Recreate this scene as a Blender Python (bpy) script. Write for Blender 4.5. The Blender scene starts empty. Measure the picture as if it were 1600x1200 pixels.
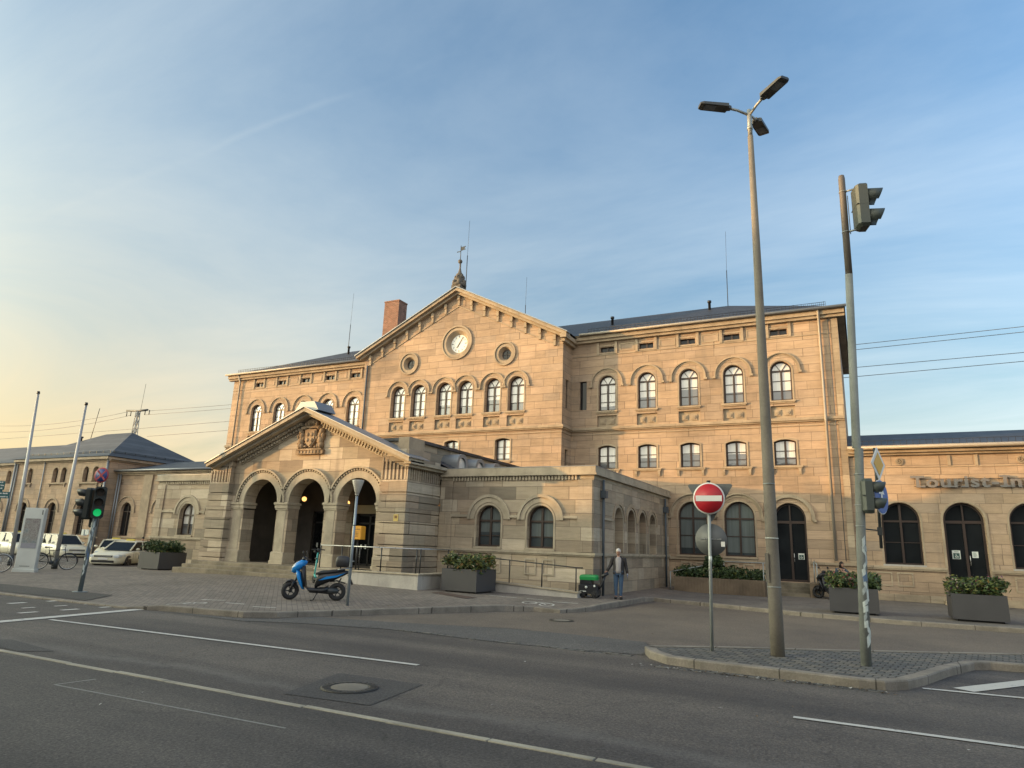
import bpy, bmesh, math, random
from mathutils import Vector, Matrix
from mathutils.geometry import tessellate_polygon
random.seed(7)
sc = bpy.context.scene
COL = sc.collection
R = math.radians
PI = math.pi

# ---------------------------------------------------------------- camera
cam_d = bpy.data.cameras.new("camera")
cam = bpy.data.objects.new("camera", cam_d)
COL.objects.link(cam)
cr = Vector((0.8920046, 0.4505985, 0.0358997))
cu = Vector((0.07424881, -0.2243966, 0.97166521))
cf = Vector((-0.44588666, 0.86406433, 0.2336192))
cam.matrix_world = Matrix(((cr.x, cu.x, -cf.x, 0.0), (cr.y, cu.y, -cf.y, 0.0), (cr.z, cu.z, -cf.z, 1.7), (0, 0, 0, 1)))
cam_d.sensor_width = 36.0
cam_d.lens = 1057.18 / 1600 * 36
cam_d.clip_end = 3000
sc.camera = cam

# ---------------------------------------------------------------- sky and sun
SUN_AZ = (-0.891, -0.454)          # horizontal direction towards the sun
SUN_EL = R(4.6)
w = bpy.data.worlds.new("World")
sc.world = w
w.use_nodes = True
nt = w.node_tree
nt.nodes.clear()
def N(t, **kw):
    n = nt.nodes.new(t)
    for k, v in kw.items():
        setattr(n, k, v)
    return n
out = N("ShaderNodeOutputWorld")
bg = N("ShaderNodeBackground")
bg.inputs[1].default_value = 0.15
sky = N("ShaderNodeTexSky", sky_type='NISHITA', sun_disc=False)
sky.sun_elevation = SUN_EL
sky.sun_rotation = math.atan2(SUN_AZ[0], SUN_AZ[1])
sky.altitude = 300
sky.air_density = 1.0
sky.dust_density = 1.6
sky.ozone_density = 1.2
tc = N("ShaderNodeTexCoord")
# thin high cloud: direction flattened onto a plane overhead
sep = N("ShaderNodeSeparateXYZ")
nt.links.new(tc.outputs['Generated'], sep.inputs[0])
def M(op, a, b=None, c=None, clamp=False):
    n = N("ShaderNodeMath", operation=op, use_clamp=clamp)
    for i, v in enumerate((a, b, c)):
        if v is None:
            continue
        if isinstance(v, (int, float)):
            n.inputs[i].default_value = v
        else:
            nt.links.new(v, n.inputs[i])
    return n.outputs[0]
zc = M('ADD', M('MAXIMUM', sep.outputs[2], 0.0), 0.12)
u = M('DIVIDE', sep.outputs[0], zc)
v = M('DIVIDE', sep.outputs[1], zc)
comb = N("ShaderNodeCombineXYZ")
nt.links.new(u, comb.inputs[0]); nt.links.new(v, comb.inputs[1])
mp = N("ShaderNodeMapping")
mp.inputs['Rotation'].default_value = (0, 0, R(33))
mp.inputs['Scale'].default_value = (0.34, 1.0, 1)
nt.links.new(comb.outputs[0], mp.inputs[0])
n1 = N("ShaderNodeTexNoise")
n1.inputs['Scale'].default_value = 0.9
n1.inputs['Detail'].default_value = 9
n1.inputs['Roughness'].default_value = 0.6
n1.inputs['Distortion'].default_value = 0.6
nt.links.new(mp.outputs[0], n1.inputs['Vector'])
n2 = N("ShaderNodeTexNoise")
n2.inputs['Scale'].default_value = 0.35
n2.inputs['Detail'].default_value = 3
nt.links.new(comb.outputs[0], n2.inputs['Vector'])
cl = M('MULTIPLY', M('SUBTRACT', n1.outputs[0], 0.36, clamp=True), M('ADD', n2.outputs[0], 0.25), clamp=True)
cl = M('MULTIPLY', cl, 2.8, clamp=True)
# low bank of cloud nearer the horizon, denser on the sunward side
low = M('POWER', M('SUBTRACT', 1.0, M('MAXIMUM', sep.outputs[2], 0.0), clamp=True), 3.2)
sunw = M('ADD', M('MULTIPLY', sep.outputs[0], SUN_AZ[0]), M('MULTIPLY', sep.outputs[1], SUN_AZ[1]))
warm = M('MULTIPLY_ADD', sunw, 0.55, 0.45, clamp=True)
veil = M('MULTIPLY', M('MULTIPLY', low, M('MULTIPLY_ADD', n1.outputs[0], 1.5, 0.25)), M('MULTIPLY_ADD', warm, 0.75, 0.25), clamp=True)
back = M('MULTIPLY_ADD', sep.outputs[1], -1.6, -0.05, clamp=True)      # bright cloud added in the unseen sky behind the viewer, lifts shade light
# an old aircraft trail drifting across the left of the sky
def DOT(v):
    return M('ADD', M('ADD', M('MULTIPLY', sep.outputs[0], v[0]), M('MULTIPLY', sep.outputs[1], v[1])), M('MULTIPLY', sep.outputs[2], v[2]))
n3 = N("ShaderNodeTexNoise")
n3.inputs['Scale'].default_value = 5.0
n3.inputs['Detail'].default_value = 5
nt.links.new(tc.outputs['Generated'], n3.inputs['Vector'])
off = M('ADD', DOT((0.0363, 0.7140, -0.6992)), M('MULTIPLY_ADD', n3.outputs[0], 0.02, -0.01))
trail = M('MULTIPLY', M('SUBTRACT', 1.0, M('MULTIPLY', M('ABSOLUTE', off), 160.0), clamp=True), M('MULTIPLY_ADD', n3.outputs[0], 1.6, -0.5, clamp=True))
trail = M('MULTIPLY', trail, M('MULTIPLY', M('SUBTRACT', DOT((-0.7217, 0.5027, 0.4759)), 0.93), 5.0, clamp=True))
cl = M('ADD', cl, M('MULTIPLY', trail, 0.7), clamp=True)
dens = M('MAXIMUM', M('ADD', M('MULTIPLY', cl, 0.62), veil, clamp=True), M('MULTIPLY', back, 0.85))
ccol = N("ShaderNodeMix", data_type='RGBA')
nt.links.new(M('MULTIPLY', M('MULTIPLY', warm, low), 1.5, clamp=True), ccol.inputs['Factor'])
ccol.inputs['A'].default_value = (2.55, 3.05, 3.45, 1)
ccol.inputs['B'].default_value = (3.25, 2.55, 1.30, 1)
skymix = N("ShaderNodeMix", data_type='RGBA')
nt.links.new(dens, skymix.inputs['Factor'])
gain = N("ShaderNodeMix", data_type='RGBA', blend_type='MULTIPLY')
gain.inputs['Factor'].default_value = 1
gcol = N("ShaderNodeMix", data_type='RGBA')
nt.links.new(M('POWER', M('SUBTRACT', 1.0, M('MAXIMUM', sep.outputs[2], 0.0), clamp=True), 3.0), gcol.inputs['Factor'])
gcol.inputs['A'].default_value = (0.90, 1.26, 1.66, 1)
gcol.inputs['B'].default_value = (0.60, 0.53, 0.40, 1)
nt.links.new(gcol.outputs['Result'], gain.inputs['B'])
nt.links.new(sky.outputs[0], gain.inputs['A'])
nt.links.new(gain.outputs['Result'], skymix.inputs['A'])
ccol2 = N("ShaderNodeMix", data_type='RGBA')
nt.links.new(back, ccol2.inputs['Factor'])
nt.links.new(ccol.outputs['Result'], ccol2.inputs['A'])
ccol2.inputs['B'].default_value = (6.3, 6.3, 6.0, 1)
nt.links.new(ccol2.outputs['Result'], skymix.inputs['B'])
# the whole sunward quarter is a little dimmer and warmer away from the sun itself
dim = N("ShaderNodeMix", data_type='RGBA')
nt.links.new(warm, dim.inputs['Factor'])
dim.inputs['A'].default_value = (1.03, 1.0, 0.98, 1)
dim.inputs['B'].default_value = (0.70, 0.66, 0.58, 1)
dimmed = N("ShaderNodeMix", data_type='RGBA', blend_type='MULTIPLY')
dimmed.inputs['Factor'].default_value = 1
nt.links.new(skymix.outputs['Result'], dimmed.inputs['A']); nt.links.new(dim.outputs['Result'], dimmed.inputs['B'])
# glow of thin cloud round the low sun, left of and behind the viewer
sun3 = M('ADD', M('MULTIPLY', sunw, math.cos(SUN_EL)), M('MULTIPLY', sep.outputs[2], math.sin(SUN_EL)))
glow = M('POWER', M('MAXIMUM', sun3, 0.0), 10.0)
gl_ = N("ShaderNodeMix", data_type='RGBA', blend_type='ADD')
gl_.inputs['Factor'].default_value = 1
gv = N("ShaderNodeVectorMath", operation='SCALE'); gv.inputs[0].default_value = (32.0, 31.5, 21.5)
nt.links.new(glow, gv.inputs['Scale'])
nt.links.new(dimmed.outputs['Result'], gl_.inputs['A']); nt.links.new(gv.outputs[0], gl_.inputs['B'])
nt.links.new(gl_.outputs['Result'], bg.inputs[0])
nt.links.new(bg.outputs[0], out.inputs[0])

sun_d = bpy.data.lights.new("sun", 'SUN')
sun_d.energy = 2.45
sun_d.angle = R(0.6)
sun_d.color = (1.0, 0.52, 0.17)
sun = bpy.data.objects.new("sun", sun_d)
COL.objects.link(sun)
sdir = Vector((SUN_AZ[0] * math.cos(SUN_EL), SUN_AZ[1] * math.cos(SUN_EL), math.sin(SUN_EL)))
sun.rotation_euler = sdir.to_track_quat('Z', 'Y').to_euler()
sun.location = (-40, -30, 40)

sc.view_settings.view_transform = 'Standard'
sc.view_settings.look = 'None'
sc.view_settings.exposure = 1.35
sc.view_settings.gamma = 1.0
sc.render.resolution_x, sc.render.resolution_y = 1024, 768
sc.cycles.max_bounces = 6

# ---------------------------------------------------------------- helpers
WL = {}
def tag(o, label=None, cat=None, group=None, kind=None):
    if label: o["label"] = label
    if cat: o["category"] = cat
    if group: o["group"] = group
    if kind: o["kind"] = kind
    return o
def thing(name, label, cat, loc=(0, 0, 0), rz=0.0, group=None):
    o = bpy.data.objects.new(name, None)
    o.empty_display_size = 0.3
    COL.objects.link(o)
    o.location = loc
    o.rotation_euler = (0, 0, rz)
    WL[o.name] = Vector(loc)
    return tag(o, label, cat, group)
def IDT(u, v, w):
    return (u, v, w)
def front(Y):                       # wall that faces the square: u = x, v = z, w = depth into the wall
    return lambda u, v, w: (u, Y + w, v)
def sidepx(X):                      # wall facing +x: u = y
    return lambda u, v, w: (X - w, u, v)
class MB:
    def __init__(self):
        self.v = []; self.f = []; self.m = []; self.cm = 0; self.sm = []
    def add(self, pts, faces, smooth=False):
        o = len(self.v)
        self.v += [tuple(p) for p in pts]
        for f in faces:
            self.f.append([i + o for i in f]); self.m.append(self.cm); self.sm.append(smooth)
        return self
    def box(self, x0, x1, y0, y1, z0, z1, T=None):
        p = [(x, y, z) for z in (z0, z1) for y in (y0, y1) for x in (x0, x1)]
        if T: p = [T(*q) for q in p]
        return self.add(p, [(0, 2, 3, 1), (4, 5, 7, 6), (0, 1, 5, 4), (2, 6, 7, 3), (0, 4, 6, 2), (1, 3, 7, 5)])
    def bbox(self, x0, x1, y0, y1, z0, z1, b=0.01):
        # box with chamfered vertical and top edges
        def ring(i, z):
            return [(x0 + i + b, y0 + i, z), (x1 - i - b, y0 + i, z), (x1 - i, y0 + i + b, z), (x1 - i, y1 - i - b, z), (x1 - i - b, y1 - i, z), (x0 + i + b, y1 - i, z), (x0 + i, y1 - i - b, z), (x0 + i, y0 + i + b, z)]
        pts = ring(0, z0) + ring(0, z1 - b) + ring(b, z1)
        fs = [tuple(range(8))[::-1], tuple(range(16, 24))]
        for a in (0, 8):
            for i in range(8):
                j = (i + 1) % 8
                fs.append((a + i, a + j, a + 8 + j, a + 8 + i))
        return self.add(pts, fs)
    def prism(self, poly, w0, w1, T=IDT):
        # polygon in (u, v), extruded along w
        n = len(poly)
        pts = [T(a, b, w0) for a, b in poly] + [T(a, b, w1) for a, b in poly]
        tri = tessellate_polygon([[Vector((a, b, 0)) for a, b in poly]])
        fs = [tuple(t) for t in tri] + [tuple(i + n for i in t) for t in tri]
        fs += [(i, (i + 1) % n, n + (i + 1) % n, n + i) for i in range(n)]
        return self.add(pts, fs)
    def wall(self, outer, holes, depth, T, w0=0.0, edges=True):
        polys = [outer] + holes
        flat = [p for q in polys for p in q]
        tri = tessellate_polygon([[Vector((a, b, 0)) for a, b in q] for q in polys])
        self.add([T(a, b, w0) for a, b in flat], [tuple(t) for t in tri])
        for k, q in enumerate(polys):
            if k == 0 and not edges: continue
            n = len(q)
            self.add([T(a, b, w0) for a, b in q] + [T(a, b, w0 + depth) for a, b in q], [(i, (i + 1) % n, n + (i + 1) % n, n + i) for i in range(n)])
        return self
    def strip(self, inner, outer, w0, w1, T=IDT):
        # band between two polylines (u, v) raised from w1 to w0
        n = len(inner)
        pts = [T(a, b, w0) for a, b in inner] + [T(a, b, w0) for a, b in outer] + [T(a, b, w1) for a, b in inner] + [T(a, b, w1) for a, b in outer]
        fs = []
        for i in range(n - 1):
            fs += [(i, i + 1, n + i + 1, n + i), (n + i, n + i + 1, 3 * n + i + 1, 3 * n + i), (i, 2 * n + i, 2 * n + i + 1, i + 1)]
        fs += [(0, n, 3 * n, 2 * n), (n - 1, 3 * n - 1, 4 * n - 1, 2 * n - 1)]
        return self.add(pts, fs)
    def tube(self, path, r, n=8, caps=True):
        P = [Vector(p) for p in path]
        rs = r if isinstance(r, (list, tuple)) else [r] * len(P)
        pts = []
        up = None
        for i, p in enumerate(P):
            d = (P[min(i + 1, len(P) - 1)] - P[max(i - 1, 0)]).normalized()
            if up is None:
                up = Vector((0, 0, 1)) if abs(d.z) < 0.9 else Vector((1, 0, 0))
            a = d.cross(up).normalized(); b = a.cross(d).normalized(); up = b
            for k in range(n):
                t = 2 * PI * k / n
                pts.append(p + (a * math.cos(t) + b * math.sin(t)) * rs[i])
        fs = []
        for i in range(len(P) - 1):
            for k in range(n):
                fs.append((i * n + k, i * n + (k + 1) % n, (i + 1) * n + (k + 1) % n, (i + 1) * n + k))
        self.add(pts, fs, True)
        if caps:
            self.add(pts[:n], [tuple(range(n))[::-1]]); self.add(pts[-n:], [tuple(range(n))])
        return self
    def lathe(self, prof, c=(0, 0, 0), n=16, T=None):
        pts = []
        for r, z in prof:
            for k in range(n):
                t = 2 * PI * k / n
                q = (c[0] + r * math.cos(t), c[1] + r * math.sin(t), c[2] + z)
                pts.append(T(*q) if T else q)
        fs = []
        for i in range(len(prof) - 1):
            for k in range(n):
                fs.append((i * n + k, i * n + (k + 1) % n, (i + 1) * n + (k + 1) % n, (i + 1) * n + k))
        fs += [tuple(range(n))[::-1], tuple(range((len(prof) - 1) * n, len(prof) * n))]
        return self.add(pts, fs, True)
    def torus(self, c, R0, r, axis='y', n=24, m=8):
        pts = []
        for i in range(n):
            t = 2 * PI * i / n
            for k in range(m):
                s = 2 * PI * k / m
                a = (R0 + r * math.cos(s)); h = r * math.sin(s)
                q = {'y': (a * math.cos(t), h, a * math.sin(t)), 'x': (h, a * math.cos(t), a * math.sin(t)), 'z': (a * math.cos(t), a * math.sin(t), h)}[axis]
                pts.append((c[0] + q[0], c[1] + q[1], c[2] + q[2]))
        fs = [(i * m + k, ((i + 1) % n) * m + k, ((i + 1) % n) * m + (k + 1) % m, i * m + (k + 1) % m) for i in range(n) for k in range(m)]
        return self.add(pts, fs, True)
    def disc(self, c, r, axis='y', h=0.02, n=20, r2=None):
        # short solid cylinder along an axis, centred at c
        r2 = r if r2 is None else r2
        prof = [(r, -h / 2), (r2, h / 2)]
        T = {'y': lambda x, y, z: (c[0] + x, c[1] + z, c[2] + y), 'x': lambda x, y, z: (c[0] + z, c[1] + x, c[2] + y), 'z': lambda x, y, z: (c[0] + x, c[1] + y, c[2] + z)}[axis]
        return self.lathe(prof, n=n, T=T)
    def ellipsoid(self, c, rx, ry, rz, n=14, m=9):
        pts = []
        for i in range(m + 1):
            p = PI * i / m
            for k in range(n):
                t = 2 * PI * k / n
                pts.append((c[0] + rx * math.sin(p) * math.cos(t), c[1] + ry * math.sin(p) * math.sin(t), c[2] + rz * math.cos(p)))
        fs = [(i * n + k, (i + 1) * n + k, (i + 1) * n + (k + 1) % n, i * n + (k + 1) % n) for i in range(m) for k in range(n)]
        return self.add(pts, fs, True)
    def loft(self, rings, caps=True, smooth=True):
        n = len(rings[0])
        pts = [p for r in rings for p in r]
        fs = [(i * n + k, i * n + (k + 1) % n, (i + 1) * n + (k + 1) % n, (i + 1) * n + k) for i in range(len(rings) - 1) for k in range(n)]
        self.add(pts, fs, smooth)
        if caps:
            self.add(rings[0], [tuple(range(n))[::-1]]); self.add(rings[-1], [tuple(range(n))])
        return self
    def text(self, s, size, T, depth=0.0, bold=0.0, align='LEFT', sx=1.0, sp=1.0):
        cd = bpy.data.curves.new("t", 'FONT')
        cd.body = s; cd.size = size; cd.align_x = align; cd.extrude = depth / 2; cd.offset = bold; cd.space_character = sp; cd.resolution_u = 3
        o = bpy.data.objects.new("t", cd)
        COL.objects.link(o)
        bpy.context.view_layer.update()
        me = bpy.data.meshes.new_from_object(o.evaluated_get(bpy.context.evaluated_depsgraph_get()))
        self.add([T(p.co.x * sx, p.co.y, -p.co.z) for p in me.vertices], [tuple(p.vertices) for p in me.polygons])
        bpy.data.objects.remove(o); bpy.data.curves.remove(cd); bpy.data.meshes.remove(me)
        return self
    def build(self, name, mats, parent=None, loc=None, world=True, rot=None):
        me = bpy.data.meshes.new(name)
        me.from_pydata(self.v, [], self.f)
        if not isinstance(mats, (list, tuple)): mats = [mats]
        for m in mats: me.materials.append(m)
        me.polygons.foreach_set("material_index", self.m)
        me.polygons.foreach_set("use_smooth", self.sm)
        me.update()
        bm = bmesh.new(); bm.from_mesh(me)
        bmesh.ops.remove_doubles(bm, verts=bm.verts, dist=0.0002)
        bmesh.ops.recalc_face_normals(bm, faces=bm.faces)
        bm.to_mesh(me); bm.free()
        for p in me.polygons:
            pass
        o = bpy.data.objects.new(name, me)
        COL.objects.link(o)
        lo = Vector(loc) if loc else Vector((0, 0, 0))
        if parent is not None:
            o.parent = parent
            pw = WL.get(parent.name, Vector((0, 0, 0)))
            o.location = lo - pw if world else lo
        else:
            o.location = lo
        WL[o.name] = lo if world else Vector((0, 0, 0))
        if rot: o.rotation_euler = rot
        return o
def dup(o, loc=None, parent=None, rz=None, label=None, group=None):
    c = o.copy(); COL.objects.link(c)
    if parent is not None:
        c.parent = parent
        if loc is not None: c.location = Vector(loc) - WL[parent.name]
    elif loc is not None:
        c.location = loc
    WL[c.name] = Vector(loc) if loc is not None else WL.get(o.name, Vector((0, 0, 0)))
    if rz is not None: c.rotation_euler = (0, 0, rz)
    if label: c["label"] = label
    if group: c["group"] = group
    for ch in list(o.children):
        d = ch.copy(); COL.objects.link(d); d.parent = c
        for g in ch.children:
            e = g.copy(); COL.objects.link(e); e.parent = d
    return c
def arch(cx, zb, zs, r, n=16):
    return [(cx - r, zb), (cx + r, zb)] + [(cx + r * math.cos(PI * i / n), zs + r * math.sin(PI * i / n)) for i in range(n + 1)]
def segm(cx, zb, zs, zt, hw, n=10):
    h = zt - zs; rad = (hw * hw + h * h) / (2 * h); a = math.asin(hw / rad)
    return [(cx - hw, zb), (cx + hw, zb)] + [(cx + rad * math.sin(a - 2 * a * i / n), zt - rad + rad * math.cos(a - 2 * a * i / n)) for i in range(n + 1)]
def rect(x0, x1, z0, z1):
    return [(x0, z0), (x1, z0), (x1, z1), (x0, z1)]
def circ(cx, cz, r, n=28):
    return [(cx + r * math.cos(2 * PI * i / n), cz + r * math.sin(2 * PI * i / n)) for i in range(n)]
def arc(cx, zs, r, a0=0.0, a1=PI, n=18):
    return [(cx + r * math.cos(a0 + (a1 - a0) * i / n), zs + r * math.sin(a0 + (a1 - a0) * i / n)) for i in range(n + 1)]
# ---------------------------------------------------------------- materials
class NB:
    def __init__(self, name, rough=0.8, metallic=0.0, spec=0.5):
        self.mat = bpy.data.materials.new(name); self.mat.use_nodes = True
        self.nt = self.mat.node_tree
        self.b = self.nt.nodes["Principled BSDF"]
        self.b.inputs['Roughness'].default_value = rough
        self.b.inputs['Metallic'].default_value = metallic
        self.b.inputs['Specular IOR Level'].default_value = spec
    def n(self, t, ins=None, **kw):
        x = self.nt.nodes.new(t)
        for k, v in kw.items(): setattr(x, k, v)
        for k, v in (ins or {}).items(): self.set(x.inputs[k], v)
        return x
    def set(self, sock, v):
        if hasattr(v, 'is_output'): self.nt.links.new(v, sock)
        else: sock.default_value = v
    def math(self, op, a, b=0.0, c=0.0, clamp=False):
        x = self.n("ShaderNodeMath", operation=op, use_clamp=clamp)
        self.set(x.inputs[0], a); self.set(x.inputs[1], b); self.set(x.inputs[2], c)
        return x.outputs[0]
    def mix(self, f, a, b, mode='MIX'):
        x = self.n("ShaderNodeMix", data_type='RGBA', blend_type=mode)
        self.set(x.inputs['Factor'], f); self.set(x.inputs['A'], a); self.set(x.inputs['B'], b)
        return x.outputs['Result']
    def ramp(self, f, stops, interp='LINEAR'):
        x = self.n("ShaderNodeValToRGB"); cr_ = x.color_ramp; cr_.interpolation = interp
        while len(cr_.elements) < len(stops): cr_.elements.new(0.5)
        for e, (p, c) in zip(cr_.elements, stops):
            e.position = p; e.color = (*c, 1) if len(c) == 3 else c
        self.set(x.inputs[0], f)
        return x.outputs[0]
    def pos(self):
        return self.n("ShaderNodeNewGeometry").outputs['Position']
    def obj(self):
        return self.n("ShaderNodeTexCoord").outputs['Object']
    def noise(self, vec, scale, detail=4, rough=0.55, vs=None, dist=0.0):
        if vs:
            m = self.n("ShaderNodeMapping"); m.inputs['Scale'].default_value = vs
            self.set(m.inputs[0], vec); vec = m.outputs[0]
        x = self.n("ShaderNodeTexNoise"); self.set(x.inputs['Vector'], vec)
        x.inputs['Scale'].default_value = scale; x.inputs['Detail'].default_value = detail; x.inputs['Roughness'].default_value = rough
        x.inputs['Distortion'].default_value = dist
        return x.outputs[0]
    def bump(self, h, strength=0.3, dist=0.02):
        x = self.n("ShaderNodeBump"); x.inputs['Strength'].default_value = strength; x.inputs['Distance'].default_value = dist
        self.set(x.inputs['Height'], h); self.set(self.b.inputs['Normal'], x.outputs[0])
    def col(self, c):
        self.set(self.b.inputs['Base Color'], c); return self
def c4(r, g, b): return (r, g, b, 1.0)
MATS = {}
def plain(name, rgb, rough=0.5, metallic=0.0, var=0.12, scale=6.0, spec=0.5, emit=None, es=1.0):
    if name in MATS: return MATS[name]
    k = NB(name, rough, metallic, spec)
    nz = k.noise(k.obj(), scale, 4)
    f = k.math('MULTIPLY_ADD', nz, 2 * var, 1 - var)
    x = k.n("ShaderNodeVectorMath", operation='SCALE'); x.inputs[0].default_value = rgb; k.set(x.inputs['Scale'], f)
    k.col(x.outputs[0])
    k.set(k.b.inputs['Roughness'], k.math('MULTIPLY_ADD', nz, 0.2, rough - 0.1, clamp=True))
    if emit:
        k.b.inputs['Emission Color'].default_value = (*emit, 1); k.b.inputs['Emission Strength'].default_value = es
    MATS[name] = k.mat
    return k.mat
def stone(name, bw=1.05, bh=0.42, stops=None, mort=0.012, joint=0.72, rough_var=1.0, grime=0.35, arcs=None):
    k = NB(name, 0.88, 0, 0.25)
    p = k.pos()
    s = k.n("ShaderNodeSeparateXYZ"); k.set(s.inputs[0], p)
    uu = k.math('ADD', s.outputs[0], s.outputs[1])
    c = k.n("ShaderNodeCombineXYZ"); k.set(c.inputs[0], uu); k.set(c.inputs[1], s.outputs[2])
    # each course is shifted and its joints unevenly spaced
    row = k.math('FLOOR', k.math('DIVIDE', s.outputs[2], bh))
    wn = k.n("ShaderNodeTexWhiteNoise", noise_dimensions='1D'); k.set(wn.inputs['W'], row)
    u2 = k.math('ADD', uu, k.math('MULTIPLY', wn.outputs[0], 3.7))
    wob = k.n("ShaderNodeTexNoise", noise_dimensions='2D')
    cw = k.n("ShaderNodeCombineXYZ"); k.set(cw.inputs[0], k.math('MULTIPLY', u2, 0.55)); k.set(cw.inputs[1], k.math('MULTIPLY', row, 7.13))
    k.set(wob.inputs['Vector'], cw.outputs[0]); wob.inputs['Scale'].default_value = 1.0; wob.inputs['Detail'].default_value = 0
    u3 = k.math('ADD', u2, k.math('MULTIPLY', wob.outputs[0], 1.6))
    c2 = k.n("ShaderNodeCombineXYZ"); k.set(c2.inputs[0], u3); k.set(c2.inputs[1], s.outputs[2])
    br = k.n("ShaderNodeTexBrick", offset=0.0, squash=1.0)
    k.set(br.inputs['Vector'], c2.outputs[0])
    br.inputs['Color1'].default_value = (0, 0, 0, 1); br.inputs['Color2'].default_value = (1, 1, 1, 1)
    br.inputs['Mortar'].default_value = (0.5, 0.5, 0.5, 1)
    br.inputs['Scale'].default_value = 1.0; br.inputs['Mortar Size'].default_value = mort; br.inputs['Mortar Smooth'].default_value = 0.3
    br.inputs['Brick Width'].default_value = bw; br.inputs['Row Height'].default_value = bh
    stops = stops or [(0.0, (0.325, 0.247, 0.176)), (0.25, (0.385, 0.288, 0.200)), (0.5, (0.415, 0.308, 0.212)), (0.72, (0.375, 0.292, 0.215)), (0.9, (0.45, 0.328, 0.228)), (1.0, (0.335, 0.266, 0.200))]
    base = k.ramp(br.outputs['Color'], stops)
    bed = k.noise(p, 1.0, 5, 0.6, vs=(1.1, 1.1, 9.0), dist=0.8)
    base = k.mix(1.0, base, k.ramp(bed, [(0.25, (0.80, 0.79, 0.77)), (0.6, (1.05, 1.04, 1.03))]), 'MULTIPLY')
    big = k.noise(p, 0.35, 5, 0.65)
    base = k.mix(1.0, base, k.ramp(big, [(0.30, (1 - grime, 1 - grime * 0.97, 1 - grime * 0.9)), (0.58, (1.04, 1.03, 1.02))]), 'MULTIPLY')
    strk = k.noise(p, 1.0, 4, 0.6, vs=(2.2, 2.2, 0.22))
    base = k.mix(k.ramp(strk, [(0.58, (0, 0, 0)), (0.80, (0.5, 0.5, 0.5))]), base, (0.155, 0.135, 0.110, 1))
    fine = k.noise(p, 38, 3, 0.6)
    base = k.mix(1.0, base, k.ramp(fine, [(0.2, (0.88, 0.88, 0.88)), (0.8, (1.1, 1.1, 1.1))]), 'MULTIPLY')
    base = k.mix(k.math('MULTIPLY', br.outputs['Fac'], joint), base, (0.13, 0.10, 0.075, 1))
    k.col(base)
    hgt = k.math('ADD', k.math('MULTIPLY', br.outputs['Fac'], -1.0), k.math('MULTIPLY', fine, 0.35))
    k.bump(k.math('ADD', hgt, k.math('MULTIPLY', bed, 0.5)), 0.55, 0.012)
    MATS[name] = k.mat
    return k.mat
STONE = stone("sandstone_ashlar")
STONE_ANNEX = stone("sandstone_mixed", bw=1.15, bh=0.5, joint=0.5, grime=0.30, stops=[(0.0, (0.215, 0.188, 0.148)), (0.18, (0.33, 0.288, 0.220)), (0.36, (0.43, 0.355, 0.260)), (0.52, (0.255, 0.212, 0.162)), (0.68, (0.415, 0.35, 0.262)), (0.84, (0.50, 0.44, 0.345)), (1.0, (0.325, 0.25, 0.180))])
STONE_PLINTH = stone("sandstone_plinth", bw=1.5, bh=0.55, grime=0.4, stops=[(0, (0.28, 0.228, 0.165)), (0.5, (0.38, 0.312, 0.222)), (1, (0.45, 0.38, 0.28))])
def trimstone(name, rgb, var=0.25, grime=0.3):
    k = NB(name, 0.85, 0, 0.25)
    p = k.pos()
    a = k.noise(p, 1.3, 5, 0.6); b = k.noise(p, 30, 3)
    base = k.mix(1.0, (*rgb, 1), k.ramp(a, [(0.3, (1 - grime,) * 3), (0.6, (1.06, 1.05, 1.03))]), 'MULTIPLY')
    base = k.mix(1.0, base, k.ramp(b, [(0.2, (1 - var * 0.5,) * 3), (0.8, (1 + var * 0.4,) * 3)]), 'MULTIPLY')
    st = k.noise(p, 1.0, 4, 0.6, vs=(4, 4, 0.5))
    base = k.mix(k.ramp(st, [(0.58, (0, 0, 0)), (0.8, (0.55, 0.55, 0.55))]), base, (0.12, 0.105, 0.085, 1))
    k.col(base); k.bump(b, 0.3, 0.01)
    MATS[name] = k.mat
    return k.mat
TRIM = trimstone("carved_sandstone", (0.355, 0.288, 0.208))
PALE = trimstone("pale_sandstone", (0.40, 0.35, 0.268))
CONC = trimstone("concrete", (0.42, 0.40, 0.37), grime=0.25)
CONC_BROWN = trimstone("ribbed_concrete", (0.20, 0.155, 0.11), grime=0.35)
GRANITE = trimstone("granite_kerb", (0.30, 0.275, 0.235), grime=0.35)
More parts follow.
